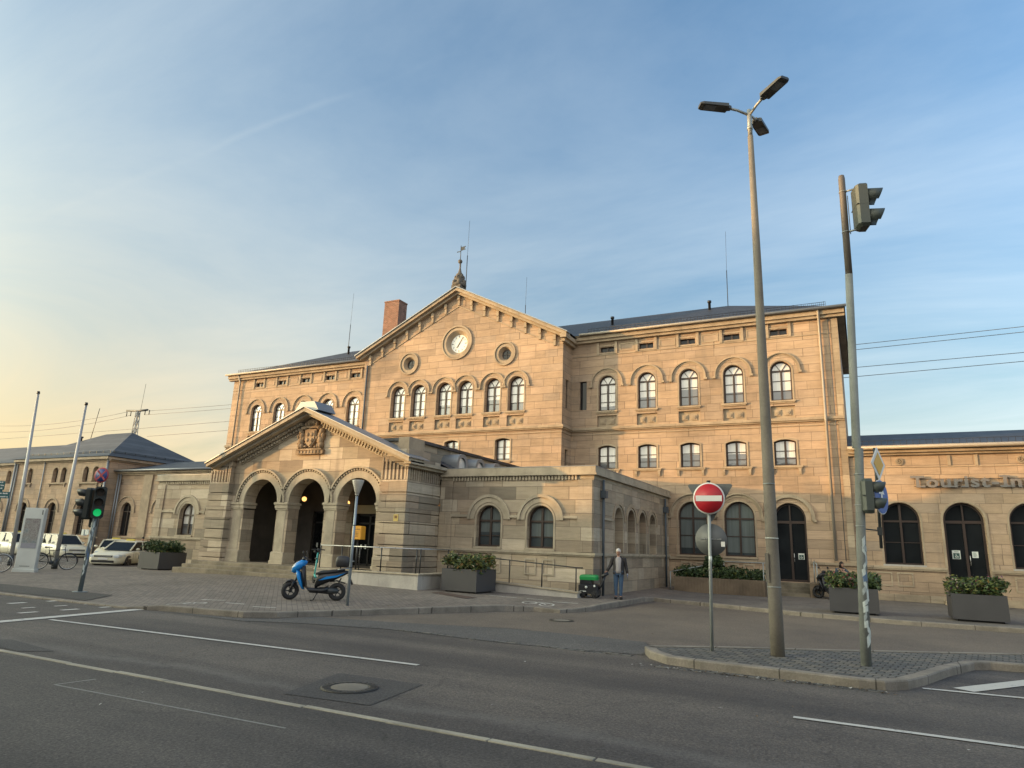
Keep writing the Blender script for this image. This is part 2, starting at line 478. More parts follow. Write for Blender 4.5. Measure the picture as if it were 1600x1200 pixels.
def asphalt(name, rgb, wear=True, speck=0.5, red=0.0):
    k = NB(name, 0.86, 0, 0.35)
    p = k.pos()
    f = k.noise(p, 42, 4, 0.75); m = k.noise(p, 6, 6, 0.7); b = k.noise(p, 0.30, 5, 0.6)
    vor = k.n("ShaderNodeTexVoronoi"); vor.inputs['Scale'].default_value = 34; k.set(vor.inputs['Vector'], p)
    base = k.mix(1.0, (*rgb, 1), k.ramp(f, [(0.25, (1 - speck,) * 3), (0.75, (1 + speck,) * 3)]), 'MULTIPLY')
    base = k.mix(k.ramp(vor.outputs['Distance'], [(0.02, (0.55,) * 3), (0.16, (0, 0, 0))]), base, (rgb[0] * 2.6, rgb[1] * 2.6, rgb[2] * 2.5, 1))
    g2 = k.noise(p, 26, 4, 0.9)
    base = k.mix(1.0, base, k.ramp(g2, [(0.33, (0.52,) * 3), (0.5, (1.0,) * 3), (0.67, (1.62,) * 3)]), 'MULTIPLY')
    base = k.mix(1.0, base, k.ramp(m, [(0.3, (0.82,) * 3), (0.7, (1.16,) * 3)]), 'MULTIPLY')
    base = k.mix(1.0, base, k.ramp(b, [(0.32, (0.76, 0.76, 0.78)), (0.62, (1.12, 1.10, 1.06))]), 'MULTIPLY')
    if wear:
        # lanes rubbed by wheels run along the street
        ln = k.noise(p, 1.0, 4, 0.55, vs=(0.05, 0.85, 1))
        base = k.mix(1.0, base, k.ramp(ln, [(0.35, (0.74, 0.74, 0.76)), (0.62, (1.22, 1.20, 1.17))]), 'MULTIPLY')
        st = k.noise(p, 0.9, 3, 0.7, dist=1.5)
        base = k.mix(k.ramp(st, [(0.66, (0, 0, 0)), (0.74, (0.35,) * 3)]), base, (rgb[0] * 0.5, rgb[1] * 0.5, rgb[2] * 0.5, 1))
        # aggregate laid bare in a ragged band beside the stone strip
        sy = k.n("ShaderNodeSeparateXYZ"); k.set(sy.inputs[0], p)
        bandc = k.noise(p, 0.5, 4, 0.6)
        dist = k.math('ABSOLUTE', k.math('SUBTRACT', sy.outputs[1], k.math('MULTIPLY_ADD', bandc, 1.2, 6.35)))
        mask = k.math('MULTIPLY', k.math('SUBTRACT', 1.0, k.math('MULTIPLY', dist, 1.7), clamp=True), k.noise(p, 30, 4, 0.85))
        base = k.mix(k.ramp(mask, [(0.28, (0, 0, 0)), (0.55, (0.5,) * 3)]), base, (rgb[0] * 1.9, rgb[1] * 1.95, rgb[2] * 1.95, 1))
        # hairline cracks
        cv = k.n("ShaderNodeTexVoronoi", feature='DISTANCE_TO_EDGE'); cv.inputs['Scale'].default_value = 0.28
        wv = k.n("ShaderNodeVectorMath", operation='ADD'); k.set(wv.inputs[0], p)
        nc = k.n("ShaderNodeTexNoise"); k.set(nc.inputs['Vector'], p); nc.inputs['Scale'].default_value = 1.6; nc.inputs['Detail'].default_value = 5
        k.set(wv.inputs[1], nc.outputs['Color']); k.set(cv.inputs['Vector'], wv.outputs[0])
        base = k.mix(k.ramp(cv.outputs['Distance'], [(0.0, (0.4,) * 3), (0.005, (0, 0, 0))]), base, (0.012, 0.012, 0.012, 1))
    k.col(base)
    k.bump(k.math('ADD', f, k.math('MULTIPLY', vor.outputs['Distance'], 0.8)), 0.5, 0.01)
    k.set(k.b.inputs['Roughness'], k.math('MULTIPLY_ADD', m, 0.25, 0.68))
    MATS[name] = k.mat
    return k.mat
ASPH = asphalt("asphalt_road", (0.088, 0.078, 0.071))
ASPH_SIDE = asphalt("asphalt_side_street", (0.135, 0.112, 0.090), wear=False, speck=0.4)
ASPH_BLUE = asphalt("asphalt_rough_strip", (0.092, 0.088, 0.084), wear=False, speck=0.75)
ASPH_NEW = asphalt("asphalt_repair", (0.058, 0.053, 0.049), wear=False, speck=0.4)
ASPH_PATCH = asphalt("asphalt_patch_mix", (0.066, 0.062, 0.060), wear=False, speck=0.4)
ASPH_DARK = asphalt("asphalt_near_lane", (0.075, 0.068, 0.063))
def paver(name, bw, bh, stops, mort, mcol, rot=0.0, bump=0.5, offset=0.5):
    k = NB(name, 0.85, 0, 0.3)
    p = k.pos()
    mp_ = k.n("ShaderNodeMapping"); mp_.inputs['Rotation'].default_value = (0, 0, rot); k.set(mp_.inputs[0], p)
    wv = k.n("ShaderNodeTexNoise"); wv.inputs['Scale'].default_value = 2.2; k.set(wv.inputs['Vector'], p)
    ad = k.n("ShaderNodeVectorMath", operation='MULTIPLY_ADD'); k.set(ad.inputs[0], wv.outputs['Color']); ad.inputs[1].default_value = (mort * 2.5,) * 3; k.set(ad.inputs[2], mp_.outputs[0])
    br = k.n("ShaderNodeTexBrick", offset=offset); k.set(br.inputs['Vector'], ad.outputs[0])
    br.inputs['Color1'].default_value = (0, 0, 0, 1); br.inputs['Color2'].default_value = (1, 1, 1, 1); br.inputs['Mortar'].default_value = (0.5, 0.5, 0.5, 1)
    br.inputs['Scale'].default_value = 1; br.inputs['Mortar Size'].default_value = mort; br.inputs['Mortar Smooth'].default_value = 0.5
    br.inputs['Brick Width'].default_value = bw; br.inputs['Row Height'].default_value = bh
    base = k.ramp(br.outputs['Color'], stops)
    b = k.noise(p, 0.5, 5, 0.65); f = k.noise(p, 45, 3)
    base = k.mix(1.0, base, k.ramp(b, [(0.3, (0.74,) * 3), (0.65, (1.1,) * 3)]), 'MULTIPLY')
    base = k.mix(1.0, base, k.ramp(f, [(0.2, (0.8,) * 3), (0.8, (1.2,) * 3)]), 'MULTIPLY')
    base = k.mix(br.outputs['Fac'], base, (*mcol, 1))
    k.col(base)
    k.bump(k.math('SUBTRACT', k.math('MULTIPLY', f, 0.3), br.outputs['Fac']), bump, 0.02)
    MATS[name] = k.mat
    return k.mat
PAVER = paver("plaza_pavers", 0.26, 0.13, [(0, (0.150, 0.130, 0.112)), (0.5, (0.185, 0.157, 0.133)), (1, (0.21, 0.175, 0.147))], 0.006, (0.06, 0.054, 0.048), rot=R(45))
SLAB = paver("pavement_slabs", 0.5, 0.5, [(0, (0.135, 0.122, 0.108)), (0.5, (0.155, 0.138, 0.12)), (1, (0.17, 0.152, 0.132))], 0.006, (0.06, 0.056, 0.05))
COBB = paver("cobbles", 0.19, 0.17, [(0, (0.085, 0.085, 0.084)), (0.4, (0.13, 0.126, 0.118)), (0.7, (0.165, 0.15, 0.125)), (1, (0.11, 0.108, 0.105))], 0.013, (0.035, 0.032, 0.028), rot=R(8), bump=1.0)
def slate(name, rgb, bw, bh):
    k = NB(name, 0.55, 0, 0.5)
    p = k.pos()
    s = k.n("ShaderNodeSeparateXYZ"); k.set(s.inputs[0], p)
    c = k.n("ShaderNodeCombineXYZ"); k.set(c.inputs[0], k.math('ADD', s.outputs[0], k.math('MULTIPLY', s.outputs[1], 0.3))); k.set(c.inputs[1], k.math('MULTIPLY', s.outputs[2], 2.2))
    br = k.n("ShaderNodeTexBrick"); k.set(br.inputs['Vector'], c.outputs[0])
    br.inputs['Color1'].default_value = (0.7, 0.7, 0.7, 1); br.inputs['Color2'].default_value = (1.2, 1.2, 1.2, 1); br.inputs['Mortar'].default_value = (0.45, 0.45, 0.45, 1)
    br.inputs['Scale'].default_value = 1; br.inputs['Mortar Size'].default_value = 0.025; br.inputs['Brick Width'].default_value = bw; br.inputs['Row Height'].default_value = bh
    base = k.mix(1.0, (*rgb, 1), br.outputs['Color'], 'MULTIPLY')
    b = k.noise(p, 1.2, 5)
    base = k.mix(1.0, base, k.ramp(b, [(0.3, (0.8,) * 3), (0.7, (1.2,) * 3)]), 'MULTIPLY')
    k.col(base); k.bump(br.outputs['Fac'], 0.5, -0.02)
    MATS[name] = k.mat
    return k.mat
SLATE = slate("roof_slate", (0.035, 0.038, 0.044), 0.5, 0.42)
ROOF_PAV = slate("pavilion_roof_tiles", (0.060, 0.064, 0.070), 8.0, 0.62)
def brickmat():
    k = NB("chimney_brick", 0.85, 0, 0.3)
    p = k.pos(); s = k.n("ShaderNodeSeparateXYZ"); k.set(s.inputs[0], p)
    c = k.n("ShaderNodeCombineXYZ"); k.set(c.inputs[0], k.math('ADD', s.outputs[0], s.outputs[1])); k.set(c.inputs[1], s.outputs[2])
    br = k.n("ShaderNodeTexBrick"); k.set(br.inputs['Vector'], c.outputs[0])
    br.inputs['Color1'].default_value = (0.15, 0.062, 0.038, 1); br.inputs['Color2'].default_value = (0.25, 0.11, 0.068, 1); br.inputs['Mortar'].default_value = (0.26, 0.20, 0.16, 1)
    br.inputs['Scale'].default_value = 1; br.inputs['Mortar Size'].default_value = 0.012; br.inputs['Brick Width'].default_value = 0.25; br.inputs['Row Height'].default_value = 0.085
    k.col(k.mix(1.0, br.outputs['Color'], k.ramp(k.noise(p, 2.5, 4), [(0.3, (0.7,) * 3), (0.7, (1.2,) * 3)]), 'MULTIPLY'))
    return k.mat
BRICK = brickmat()
def glass(name, rgb, rough=0.03, ior=1.6, blind=None, spec=0.5):
    # pane with what stands right behind it; blind = roller blind or curtain
    k = NB(name, rough, 0, spec)
    k.b.inputs['IOR'].default_value = ior
    p = k.pos()
    nz = k.noise(p, 0.9, 3)
    base = k.mix(1.0, (*rgb, 1), k.ramp(nz, [(0.3, (0.75,) * 3), (0.7, (1.25,) * 3)]), 'MULTIPLY')
    if blind:
        o = k.n("ShaderNodeObjectInfo").outputs['Random']
        s = k.n("ShaderNodeSeparateXYZ"); k.set(s.inputs[0], k.obj())
        edge = k.math('MULTIPLY_ADD', o, 0.9, 0.1)
        f = k.math('GREATER_THAN', s.outputs[2], edge)
        fold = k.noise(p, 1.0, 2, 0.5, vs=(14, 14, 0.4))
        bl = k.mix(1.0, (*blind, 1), k.ramp(fold, [(0.3, (0.85,) * 3), (0.7, (1.08,) * 3)]), 'MULTIPLY')
        base = k.mix(f, base, bl)
    k.col(base)
    wv = k.noise(p, 1.4, 2); k.bump(wv, 0.04, 0.05)
    MATS[name] = k.mat
    return k.mat
PANE_UP = glass("window_glass_blinds", (0.10, 0.105, 0.11), ior=2.1, blind=(0.62, 0.61, 0.57))
PANE_LOW = glass("window_glass_dark", (0.012, 0.014, 0.016), ior=1.42)
PANE_CURT = glass("window_glass_curtain", (0.045, 0.055, 0.06), ior=1.45, blind=(0.12, 0.14, 0.14))
WOOD = plain("window_frame_brown", (0.034, 0.020, 0.015), 0.45)
METAL = plain("galvanised_steel", (0.30, 0.32, 0.31), 0.5, 0.35, 0.25, 5)
ZINC = plain("zinc_sheet", (0.22, 0.235, 0.25), 0.45, 0.4, 0.2, 2)
GUTTER = plain("pale_gutter", (0.27, 0.245, 0.21), 0.5, 0.1)
DARKPIPE = plain("dark_pipe", (0.055, 0.07, 0.085), 0.5)
BLACK = plain("black_paint", (0.018, 0.018, 0.019), 0.45)
RUBBER = plain("rubber", (0.020, 0.020, 0.021), 0.8)
STEEL = plain("brushed_steel", (0.55, 0.56, 0.56), 0.3, 0.8)
DARKINT = plain("dark_interior", (0.02, 0.019, 0.018), 0.9)
# ---------------------------------------------------------------- ground heights
def smooth(t):
    t = max(0.0, min(1.0, t)); return t * t * (3 - 2 * t)
def gh(x, y):
    s = smooth((y - 13) / 7.0)
    z = s * (0.06 + 0.15 * math.exp(-((x + 20.5) / 6.0) ** 2))
    z *= smooth((-6.6 - x) / 1.6)
    z -= 0.32 * smooth((-31.5 - x) / 6.0) * smooth((y - 18.5) / 5.0)
    z -= 0.09 * math.exp(-(((x + 8.1) / 1.1) ** 2 + ((y - 19.3) / 1.1) ** 2))
    z -= 0.085 * smooth((-15.2 - x) / 1.2) * (1 - smooth((y - 11.3) / 4.0))
    return z
# ---------------------------------------------------------------- the ground
b = MB(); b.add([(-900, -300, -0.12), (700, -300, -0.12), (700, 900, -0.12), (-900, 900, -0.12)], [(0, 1, 2, 3)])
tag(b.build("road", ASPH), kind="structure")
kerb = [(-110, 11.25), (-60, 11.25), (-30, 11.25), (-21.7, 11.25), (-18.6, 11.25), (-16.2, 11.3), (-15.4, 11.6), (-12.95, 11.95), (-12.4, 12.45), (-11.9, 13.45), (-10.8, 15.5), (-9.35, 18.2), (-8.75, 18.84), (-7.95, 18.95), (-7.5, 20.3), (-7.45, 23.1), (-7.42, 25.8), (-7.2, 26.3), (-5.7, 25.9), (-1.86, 24.3), (1.1, 23.8), (3.8, 24.0), (14, 24.05), (80, 24.05)]
def densify(pl, step):
    o = []
    for (a, b_), (c, d) in zip(pl, pl[1:]):
        n = max(1, int(math.hypot(c - a, d - b_) / step)) if abs(a) < 40 else 3
        for i in range(n): o.append((a + (c - a) * i / n, b_ + (d - b_) * i / n))
    return o + [pl[-1]]
kd = densify(kerb, 0.6)
def ground_sheet(name, cols, yback, mat):
    b = MB(); n = 26; pts = []; fs = []
    for x, y in cols:
        for j in range(n + 1):
            t = (j / n) ** 1.6
            yy = y + (yback - y) * t
            pts.append((x, yy, gh(x, yy)))
    for i in range(len(cols) - 1):
        for j in range(n):
            a = i * (n + 1) + j
            fs.append((a, a + n + 1, a + n + 2, a + 1))
    b.add(pts, fs, True)
    return tag(b.build(name, mat), kind="structure")
isp = next(i for i, p in enumerate(kd) if p[0] > -7.35)
ground_sheet("plaza_pavement", kd[:isp + 1], 36.5, PAVER)
ground_sheet("pavement", kd[isp:], 36.5, SLAB)
def kerb_strip(name, pts, width, zf, mat, side=1):
    # stone kerb: top flush with the paving, outer face down to the road
    b = MB(); n = len(pts); inn = []
    for i, p in enumerate(pts):
        a = Vector(pts[max(i - 1, 0)]); c = Vector(pts[min(i + 1, n - 1)])
        d = (c - a).normalized(); nr = Vector((-d.y, d.x)) * side
        inn.append((p[0] + nr.x * width, p[1] + nr.y * width))
    P = []
    for (x, y), (xi, yi) in zip(pts, inn):
        z = zf(x, y) + 0.012
        e = Vector((x - xi, y - yi)).normalized() * 0.015
        P += [(x + e.x, y + e.y, -0.2), (x + e.x, y + e.y, z - 0.02), (x, y, z), (xi, yi, z), (xi, yi, z - 0.2)]
    fs = []
    for i in range(n - 1):
        for k in range(4):
            fs.append((i * 5 + k, (i + 1) * 5 + k, (i + 1) * 5 + k + 1, i * 5 + k + 1))
    b.add(P, fs)
    return tag(b.build(name, mat), kind="structure")
def kerbmat():
    k = NB("kerb_stone", 0.82, 0, 0.3)
    p = k.pos()
    a = k.noise(p, 2.2, 5, 0.6); f = k.noise(p, 40, 3)
    base = k.mix(1.0, (0.215, 0.19, 0.158, 1), k.ramp(a, [(0.3, (0.68,) * 3), (0.65, (1.15,) * 3)]), 'MULTIPLY')
    base = k.mix(1.0, base, k.ramp(f, [(0.2, (0.8,) * 3), (0.8, (1.2,) * 3)]), 'MULTIPLY')
    s = k.n("ShaderNodeSeparateXYZ"); k.set(s.inputs[0], p)
    for ax, per in ((0, 1.31), (1, 1.43)):
        fr = k.math('FRACT', k.math('DIVIDE', s.outputs[ax], per))
        j = k.math('LESS_THAN', fr, 0.016)
        base = k.mix(k.math('MULTIPLY', j, 0.8), base, (0.04, 0.036, 0.03, 1))
    k.col(base); k.bump(f, 0.3, 0.01)
    return k.mat
KERB = kerbmat()
kerb_strip("kerb", kd, 0.16, gh, KERB, 1)
# traffic island
low = [(-3.72, 12.95), (-3.5, 12.45), (-3.08, 12.0), (-2.5, 11.88), (-1.69, 11.86), (-0.21, 11.76), (0.12, 11.82), (0.42, 12.15), (0.68, 12.77), (1.1, 14.0), (1.57, 15.1), (1.85, 15.35), (2.35, 15.42), (9, 16.4), (20, 18)]
top = [(20, 21.5), (9, 19.4), (2.67, 17.35), (1.41, 16.5), (-0.69, 15.1), (-2.31, 14.15), (-3.4, 13.35), (-3.65, 13.15)]
isl = densify(low, 0.4) + densify(top, 0.6)
b = MB(); pin = isl
tri = tessellate_polygon([[Vector((x, y, 0)) for x, y in pin]])
b.add([(x, y, 0.0) for x, y in pin], [tuple(t) for t in tri])
tag(b.build("traffic_island", COBB), kind="structure")
kerb_strip("island_kerb", isl + [isl[0]], 0.17, lambda x, y: 0.0, KERB, 1)
def sheet(name, poly, z, mat):
    b = MB(); tri = tessellate_polygon([[Vector((x, y, 0)) for x, y in poly]])
    b.add([(x, y, z) for x, y in poly], [tuple(t) for t in tri])
    return tag(b.build(name, mat), kind="structure")
RZ = -0.12
sheet("side_street", [(-12.3, 12.6), (-7.32, 14.64), (-4.17, 14.55), (-3.6, 13.4), (-2.31, 14.3), (-0.69, 15.3), (1.41, 16.7), (9, 19.6), (40, 26), (40, 24.6), (3.8, 24.6), (-7.0, 27), (-7.2, 22), (-9.0, 19.4), (-11.5, 14.8)], RZ + 0.004, ASPH_SIDE)
sheet("asphalt_strip", [(-15.2, 11.45), (-12.8, 11.75), (-12.2, 12.2), (-11.95, 13.2), (-9.8, 13.7), (-7.32, 14.55), (-5.6, 14.6), (-4.2, 14.5), (-3.65, 13.3), (-3.72, 12.7), (-6.15, 12.36), (-9.33, 12.5), (-11.3, 12.0), (-12.4, 11.45)], RZ + 0.008, ASPH_BLUE)
sheet("near_lane", [(-300, -30), (300, -30), (300, 6.27), (-10.5, 6.2), (-13, 6.0), (-300, 5.9)], RZ + 0.004, ASPH_DARK)
random.seed(3)
b = MB()
xx = -3.8
while xx > -9.8:
    L = random.uniform(0.22, 0.34)
    y0 = 12.42 + 0.02 * math.sin(xx * 3) + 0.06 * max(0, -xx - 7)
    b.bbox(xx - L, xx - 0.03, y0, y0 + 0.14, RZ - 0.02, RZ + random.uniform(0.004, 0.016), 0.004); xx -= L
xx = -3.2
while xx < 0.1:
    L = random.uniform(0.22, 0.34)
    b.bbox(xx, xx + L - 0.03, 11.6 + 0.01 * math.sin(xx * 5), 11.76, RZ - 0.02, RZ + random.uniform(0.004, 0.014), 0.004); xx += L
tag(b.build("gutter_stones", COBB), kind="structure")
b = MB()
xx = -13.2
while xx < 30:
    L = random.uniform(0.9, 1.25)
    b.bbox(xx, xx + L - 0.015, 6.25 + 0.012 * math.sin(xx * 2), 6.335 + 0.012 * math.sin(xx * 2), RZ - 0.02, RZ + random.uniform(0.008, 0.013), 0.004); xx += L
STRIPST = trimstone("pale_strip_stone", (0.34, 0.315, 0.255), grime=0.3)
tag(b.build("stone_strip", STRIPST), kind="structure")
def roadpaint():
    k = NB("road_paint", 0.75, 0, 0.3)
    p = k.pos()
    a = k.noise(p, 14, 5, 0.75); c = k.noise(p, 2.2, 4, 0.6)
    m = k.math('ADD', a, k.math('MULTIPLY', c, 0.5))
    k.col(k.mix(k.ramp(m, [(0.84, (0, 0, 0)), (0.98, (0.85,) * 3)]), (0.47, 0.455, 0.42, 1), (0.085, 0.082, 0.078, 1)))
    return k.mat
PAINT = roadpaint()
def stripe(b, p, q, wd, z=RZ + 0.010):
    d = Vector((q[0] - p[0], q[1] - p[1])).normalized(); nr = Vector((-d.y, d.x)) * wd / 2
    n = max(1, int(math.hypot(q[0] - p[0], q[1] - p[1]) / 0.5))
    b.add([(x + s * nr.x, y + s * nr.y, z) for i in range(n + 1) for s in (-1, 1) for x, y in [(p[0] + (q[0] - p[0]) * i / n, p[1] + (q[1] - p[1]) * i / n)]],
          [(2 * i, 2 * i + 1, 2 * i + 3, 2 * i + 2) for i in range(n)])
b = MB()
stripe(b, (-15.15, 8.9), (-6.22, 9.27), 0.11)
stripe(b, (-15.2, 6.6), (-15.95, 11.9), 0.29)
stripe(b, (-0.88, 9.17), (3.6, 9.2), 0.105)
stripe(b, (0.62, 12.36), (4.5, 12.72), 0.11)
stripe(b, (1.15, 12.62), (2.6, 14.75), 0.30)
for x0 in (-16.6, -18.8):
    for i in range(6):
        stripe(b, (x0 - 0.05 * i, 7.2 + i * 0.95), (x0 - 0.04 - 0.05 * i, 7.62 + i * 0.95), 0.16 if x0 > -17 else 0.2)
for i in range(3):
    stripe(b, (-17.7 - i * 0.02, 9.7 + i * 0.75), (-17.72, 10.0 + i * 0.75), 0.12)
tag(b.build("road_markings", PAINT), kind="structure")
CHALK = plain("chalk_line", (0.22, 0.215, 0.20), 0.9, 0, 0.4, 12)
b = MB()
stripe(b, (-8.77, 5.85), (-8.82, 5.37), 0.035, RZ + 0.008); stripe(b, (-8.82, 5.37), (-5.2, 5.5), 0.03, RZ + 0.008)
tag(b.build("survey_marks", CHALK), kind="structure")
sheet("asphalt_patch", [(-6.72, 8.05), (-5.34, 8.11), (-5.15, 6.75), (-6.36, 6.62)], RZ + 0.006, ASPH_PATCH)
sheet("asphalt_repair_patch", [(-13.2, 6.5), (-11.6, 6.42), (-11.2, 6.75), (-12.9, 7.0)], RZ + 0.006, ASPH_PATCH)
# dry leaves and scraps gathered along the kerbs
random.seed(17)
b = MB()
def scrap(x, y, z):
    a = random.uniform(0, 6.28); r = random.uniform(0.012, 0.035)
    b.cm = random.choice((0, 0, 1, 1, 2))
    b.add([(x + r * math.cos(a + k * 1.57) * (1, 0.5, 1, 0.5)[k], y + r * math.sin(a + k * 1.57) * (1, 0.5, 1, 0.5)[k], z + random.uniform(0.004, 0.015)) for k in range(4)], [(0, 1, 2, 3)])
for i in range(420):
    j = random.randrange(12, len(kd) - 8); x, y = kd[j]
    scrap(x + random.gauss(0, 0.15), y - abs(random.gauss(0.06, 0.14)), RZ + 0.01)
for i in range(160): scrap(random.uniform(-3.6, 0.3), 11.7 - abs(random.gauss(0, 0.15)), RZ + 0.01)
for i in range(220):
    x, y = random.uniform(-26, -8), random.uniform(13.5, 22); scrap(x, y, gh(x, y) + 0.004)
for i in range(120): scrap(random.uniform(-12, 4), random.uniform(5, 18), RZ + 0.016)
LIT = [plain("dry_leaf", (0.14, 0.085, 0.035), 0.8, var=0.4, scale=30), plain("dark_leaf", (0.05, 0.04, 0.025), 0.8), plain("paper_scrap", (0.42, 0.41, 0.38), 0.8)]
tag(b.build("leaf_litter", LIT), "dry leaves and small scraps scattered along the kerbs and paving", "litter", kind="stuff")
# paint on the plaza: cycle path dashes and little bicycle symbols
b = MB()
def gstripe(b, p, q, wd):
    d = Vector((q[0] - p[0], q[1] - p[1])).normalized(); nr = Vector((-d.y, d.x)) * wd / 2
    n = 4; pts = []
    for i in range(n + 1):
        x = p[0] + (q[0] - p[0]) * i / n; y = p[1] + (q[1] - p[1]) * i / n
        for s in (-1, 1): pts.append((x + s * nr.x, y + s * nr.y, gh(x + s * nr.x, y + s * nr.y) + 0.007))
    b.add(pts, [(2 * i, 2 * i + 1, 2 * i + 3, 2 * i + 2) for i in range(n)])
def gring(b, x, y, r):
    n = 14; pts = []
    for i in range(n):
        for rr in (r - 0.025, r + 0.025):
            a = x + rr * math.cos(2 * PI * i / n); c = y + rr * 1.5 * math.sin(2 * PI * i / n); pts.append((a, c, gh(a, c) + 0.007))
    b.add(pts, [(2 * i, 2 * i + 1, (2 * i + 3) % (2 * n), (2 * i + 2) % (2 * n)) for i in range(n)])
for x0, y0, x1, y1 in ((-11.4, 21.0, -10.3, 20.85), (-9.95, 20.9, -9.4, 20.95), (-8.9, 20.6, -8.1, 20.75), (-15.0, 13.2, -14.4, 13.3), (-16.4, 13.6, -15.6, 13.7), (-13.8, 13.0, -13.2, 13.2)):
    gstripe(b, (x0, y0), (x1, y1), 0.09)
for cx, cy in ((-9.3, 19.75), (-15.9, 12.5)):
    gring(b, cx, cy, 0.2); gring(b, cx + 0.55, cy + 0.05, 0.2)
    gstripe(b, (cx, cy), (cx + 0.25, cy + 0.3), 0.05); gstripe(b, (cx + 0.25, cy + 0.3), (cx + 0.55, cy), 0.05); gstripe(b, (cx + 0.1, cy + 0.4), (cx + 0.5, cy + 0.4), 0.05)
tag(b.build("cycle_path_markings", PAINT), kind="structure")
def gsheet(name, poly, mat, dz=0.006):
    b = MB(); P = densify(poly + [poly[0]], 0.4)[:-1]
    tri = tessellate_polygon([[Vector((x, y, 0)) for x, y in P]])
    b.add([(x, y, gh(x, y) + dz) for x, y in P], [tuple(t) for t in tri])
    return tag(b.build(name, mat), kind="structure")
gsheet("dark_paving", [(-26, 11.5), (-18.3, 11.55), (-19.2, 12.9), (-23.3, 12.85), (-26, 12.8)], ASPH_NEW, 0.012)
RUST = plain("rusty_grate", (0.085, 0.055, 0.042), 0.8, 0.2, 0.4, 20)
gsheet("paving_patch", [(-13.1, 20.0), (-13.1, 20.6), (-11.1, 19.65), (-11.2, 19.1)], RUST, 0.012)
IRON = plain("cast_iron", (0.07, 0.066, 0.06), 0.6, 0.6, 0.35, 14)
def manhole(name, x, y, r, z, label):
    t = thing(name, label, "manhole cover", (x, y, z))
    b = MB(); b.lathe([(r, 0), (r, 0.012), (r * 0.66, 0.014), (r * 0.66, 0.008)], n=32); 
    for i in range(24):
        a = 2 * PI * i / 24
        b.box(-0.02, 0.02, r * 0.72, r * 0.94, 0.010, 0.018, T=lambda u, v, w: (u * math.cos(a) - v * math.sin(a), u * math.sin(a) + v * math.cos(a), w))
    b.build("rim", IRON, t, world=False)
    b = MB(); b.lathe([(r * 0.65, 0), (r * 0.65, 0.012), (r * 0.62, 0.015)], n=32)
    b.build("cover", trimstone("manhole_concrete", (0.20, 0.18, 0.15)), t, world=False)
manhole("manhole_cover", -5.95, 7.35, 0.36, RZ + 0.006, "round manhole cover with pale centre in the dark square asphalt patch")
manhole("manhole_cover", -7.13, 17.1, 0.33, RZ + 0.004, "small distant manhole cover in the side street before the walking man")

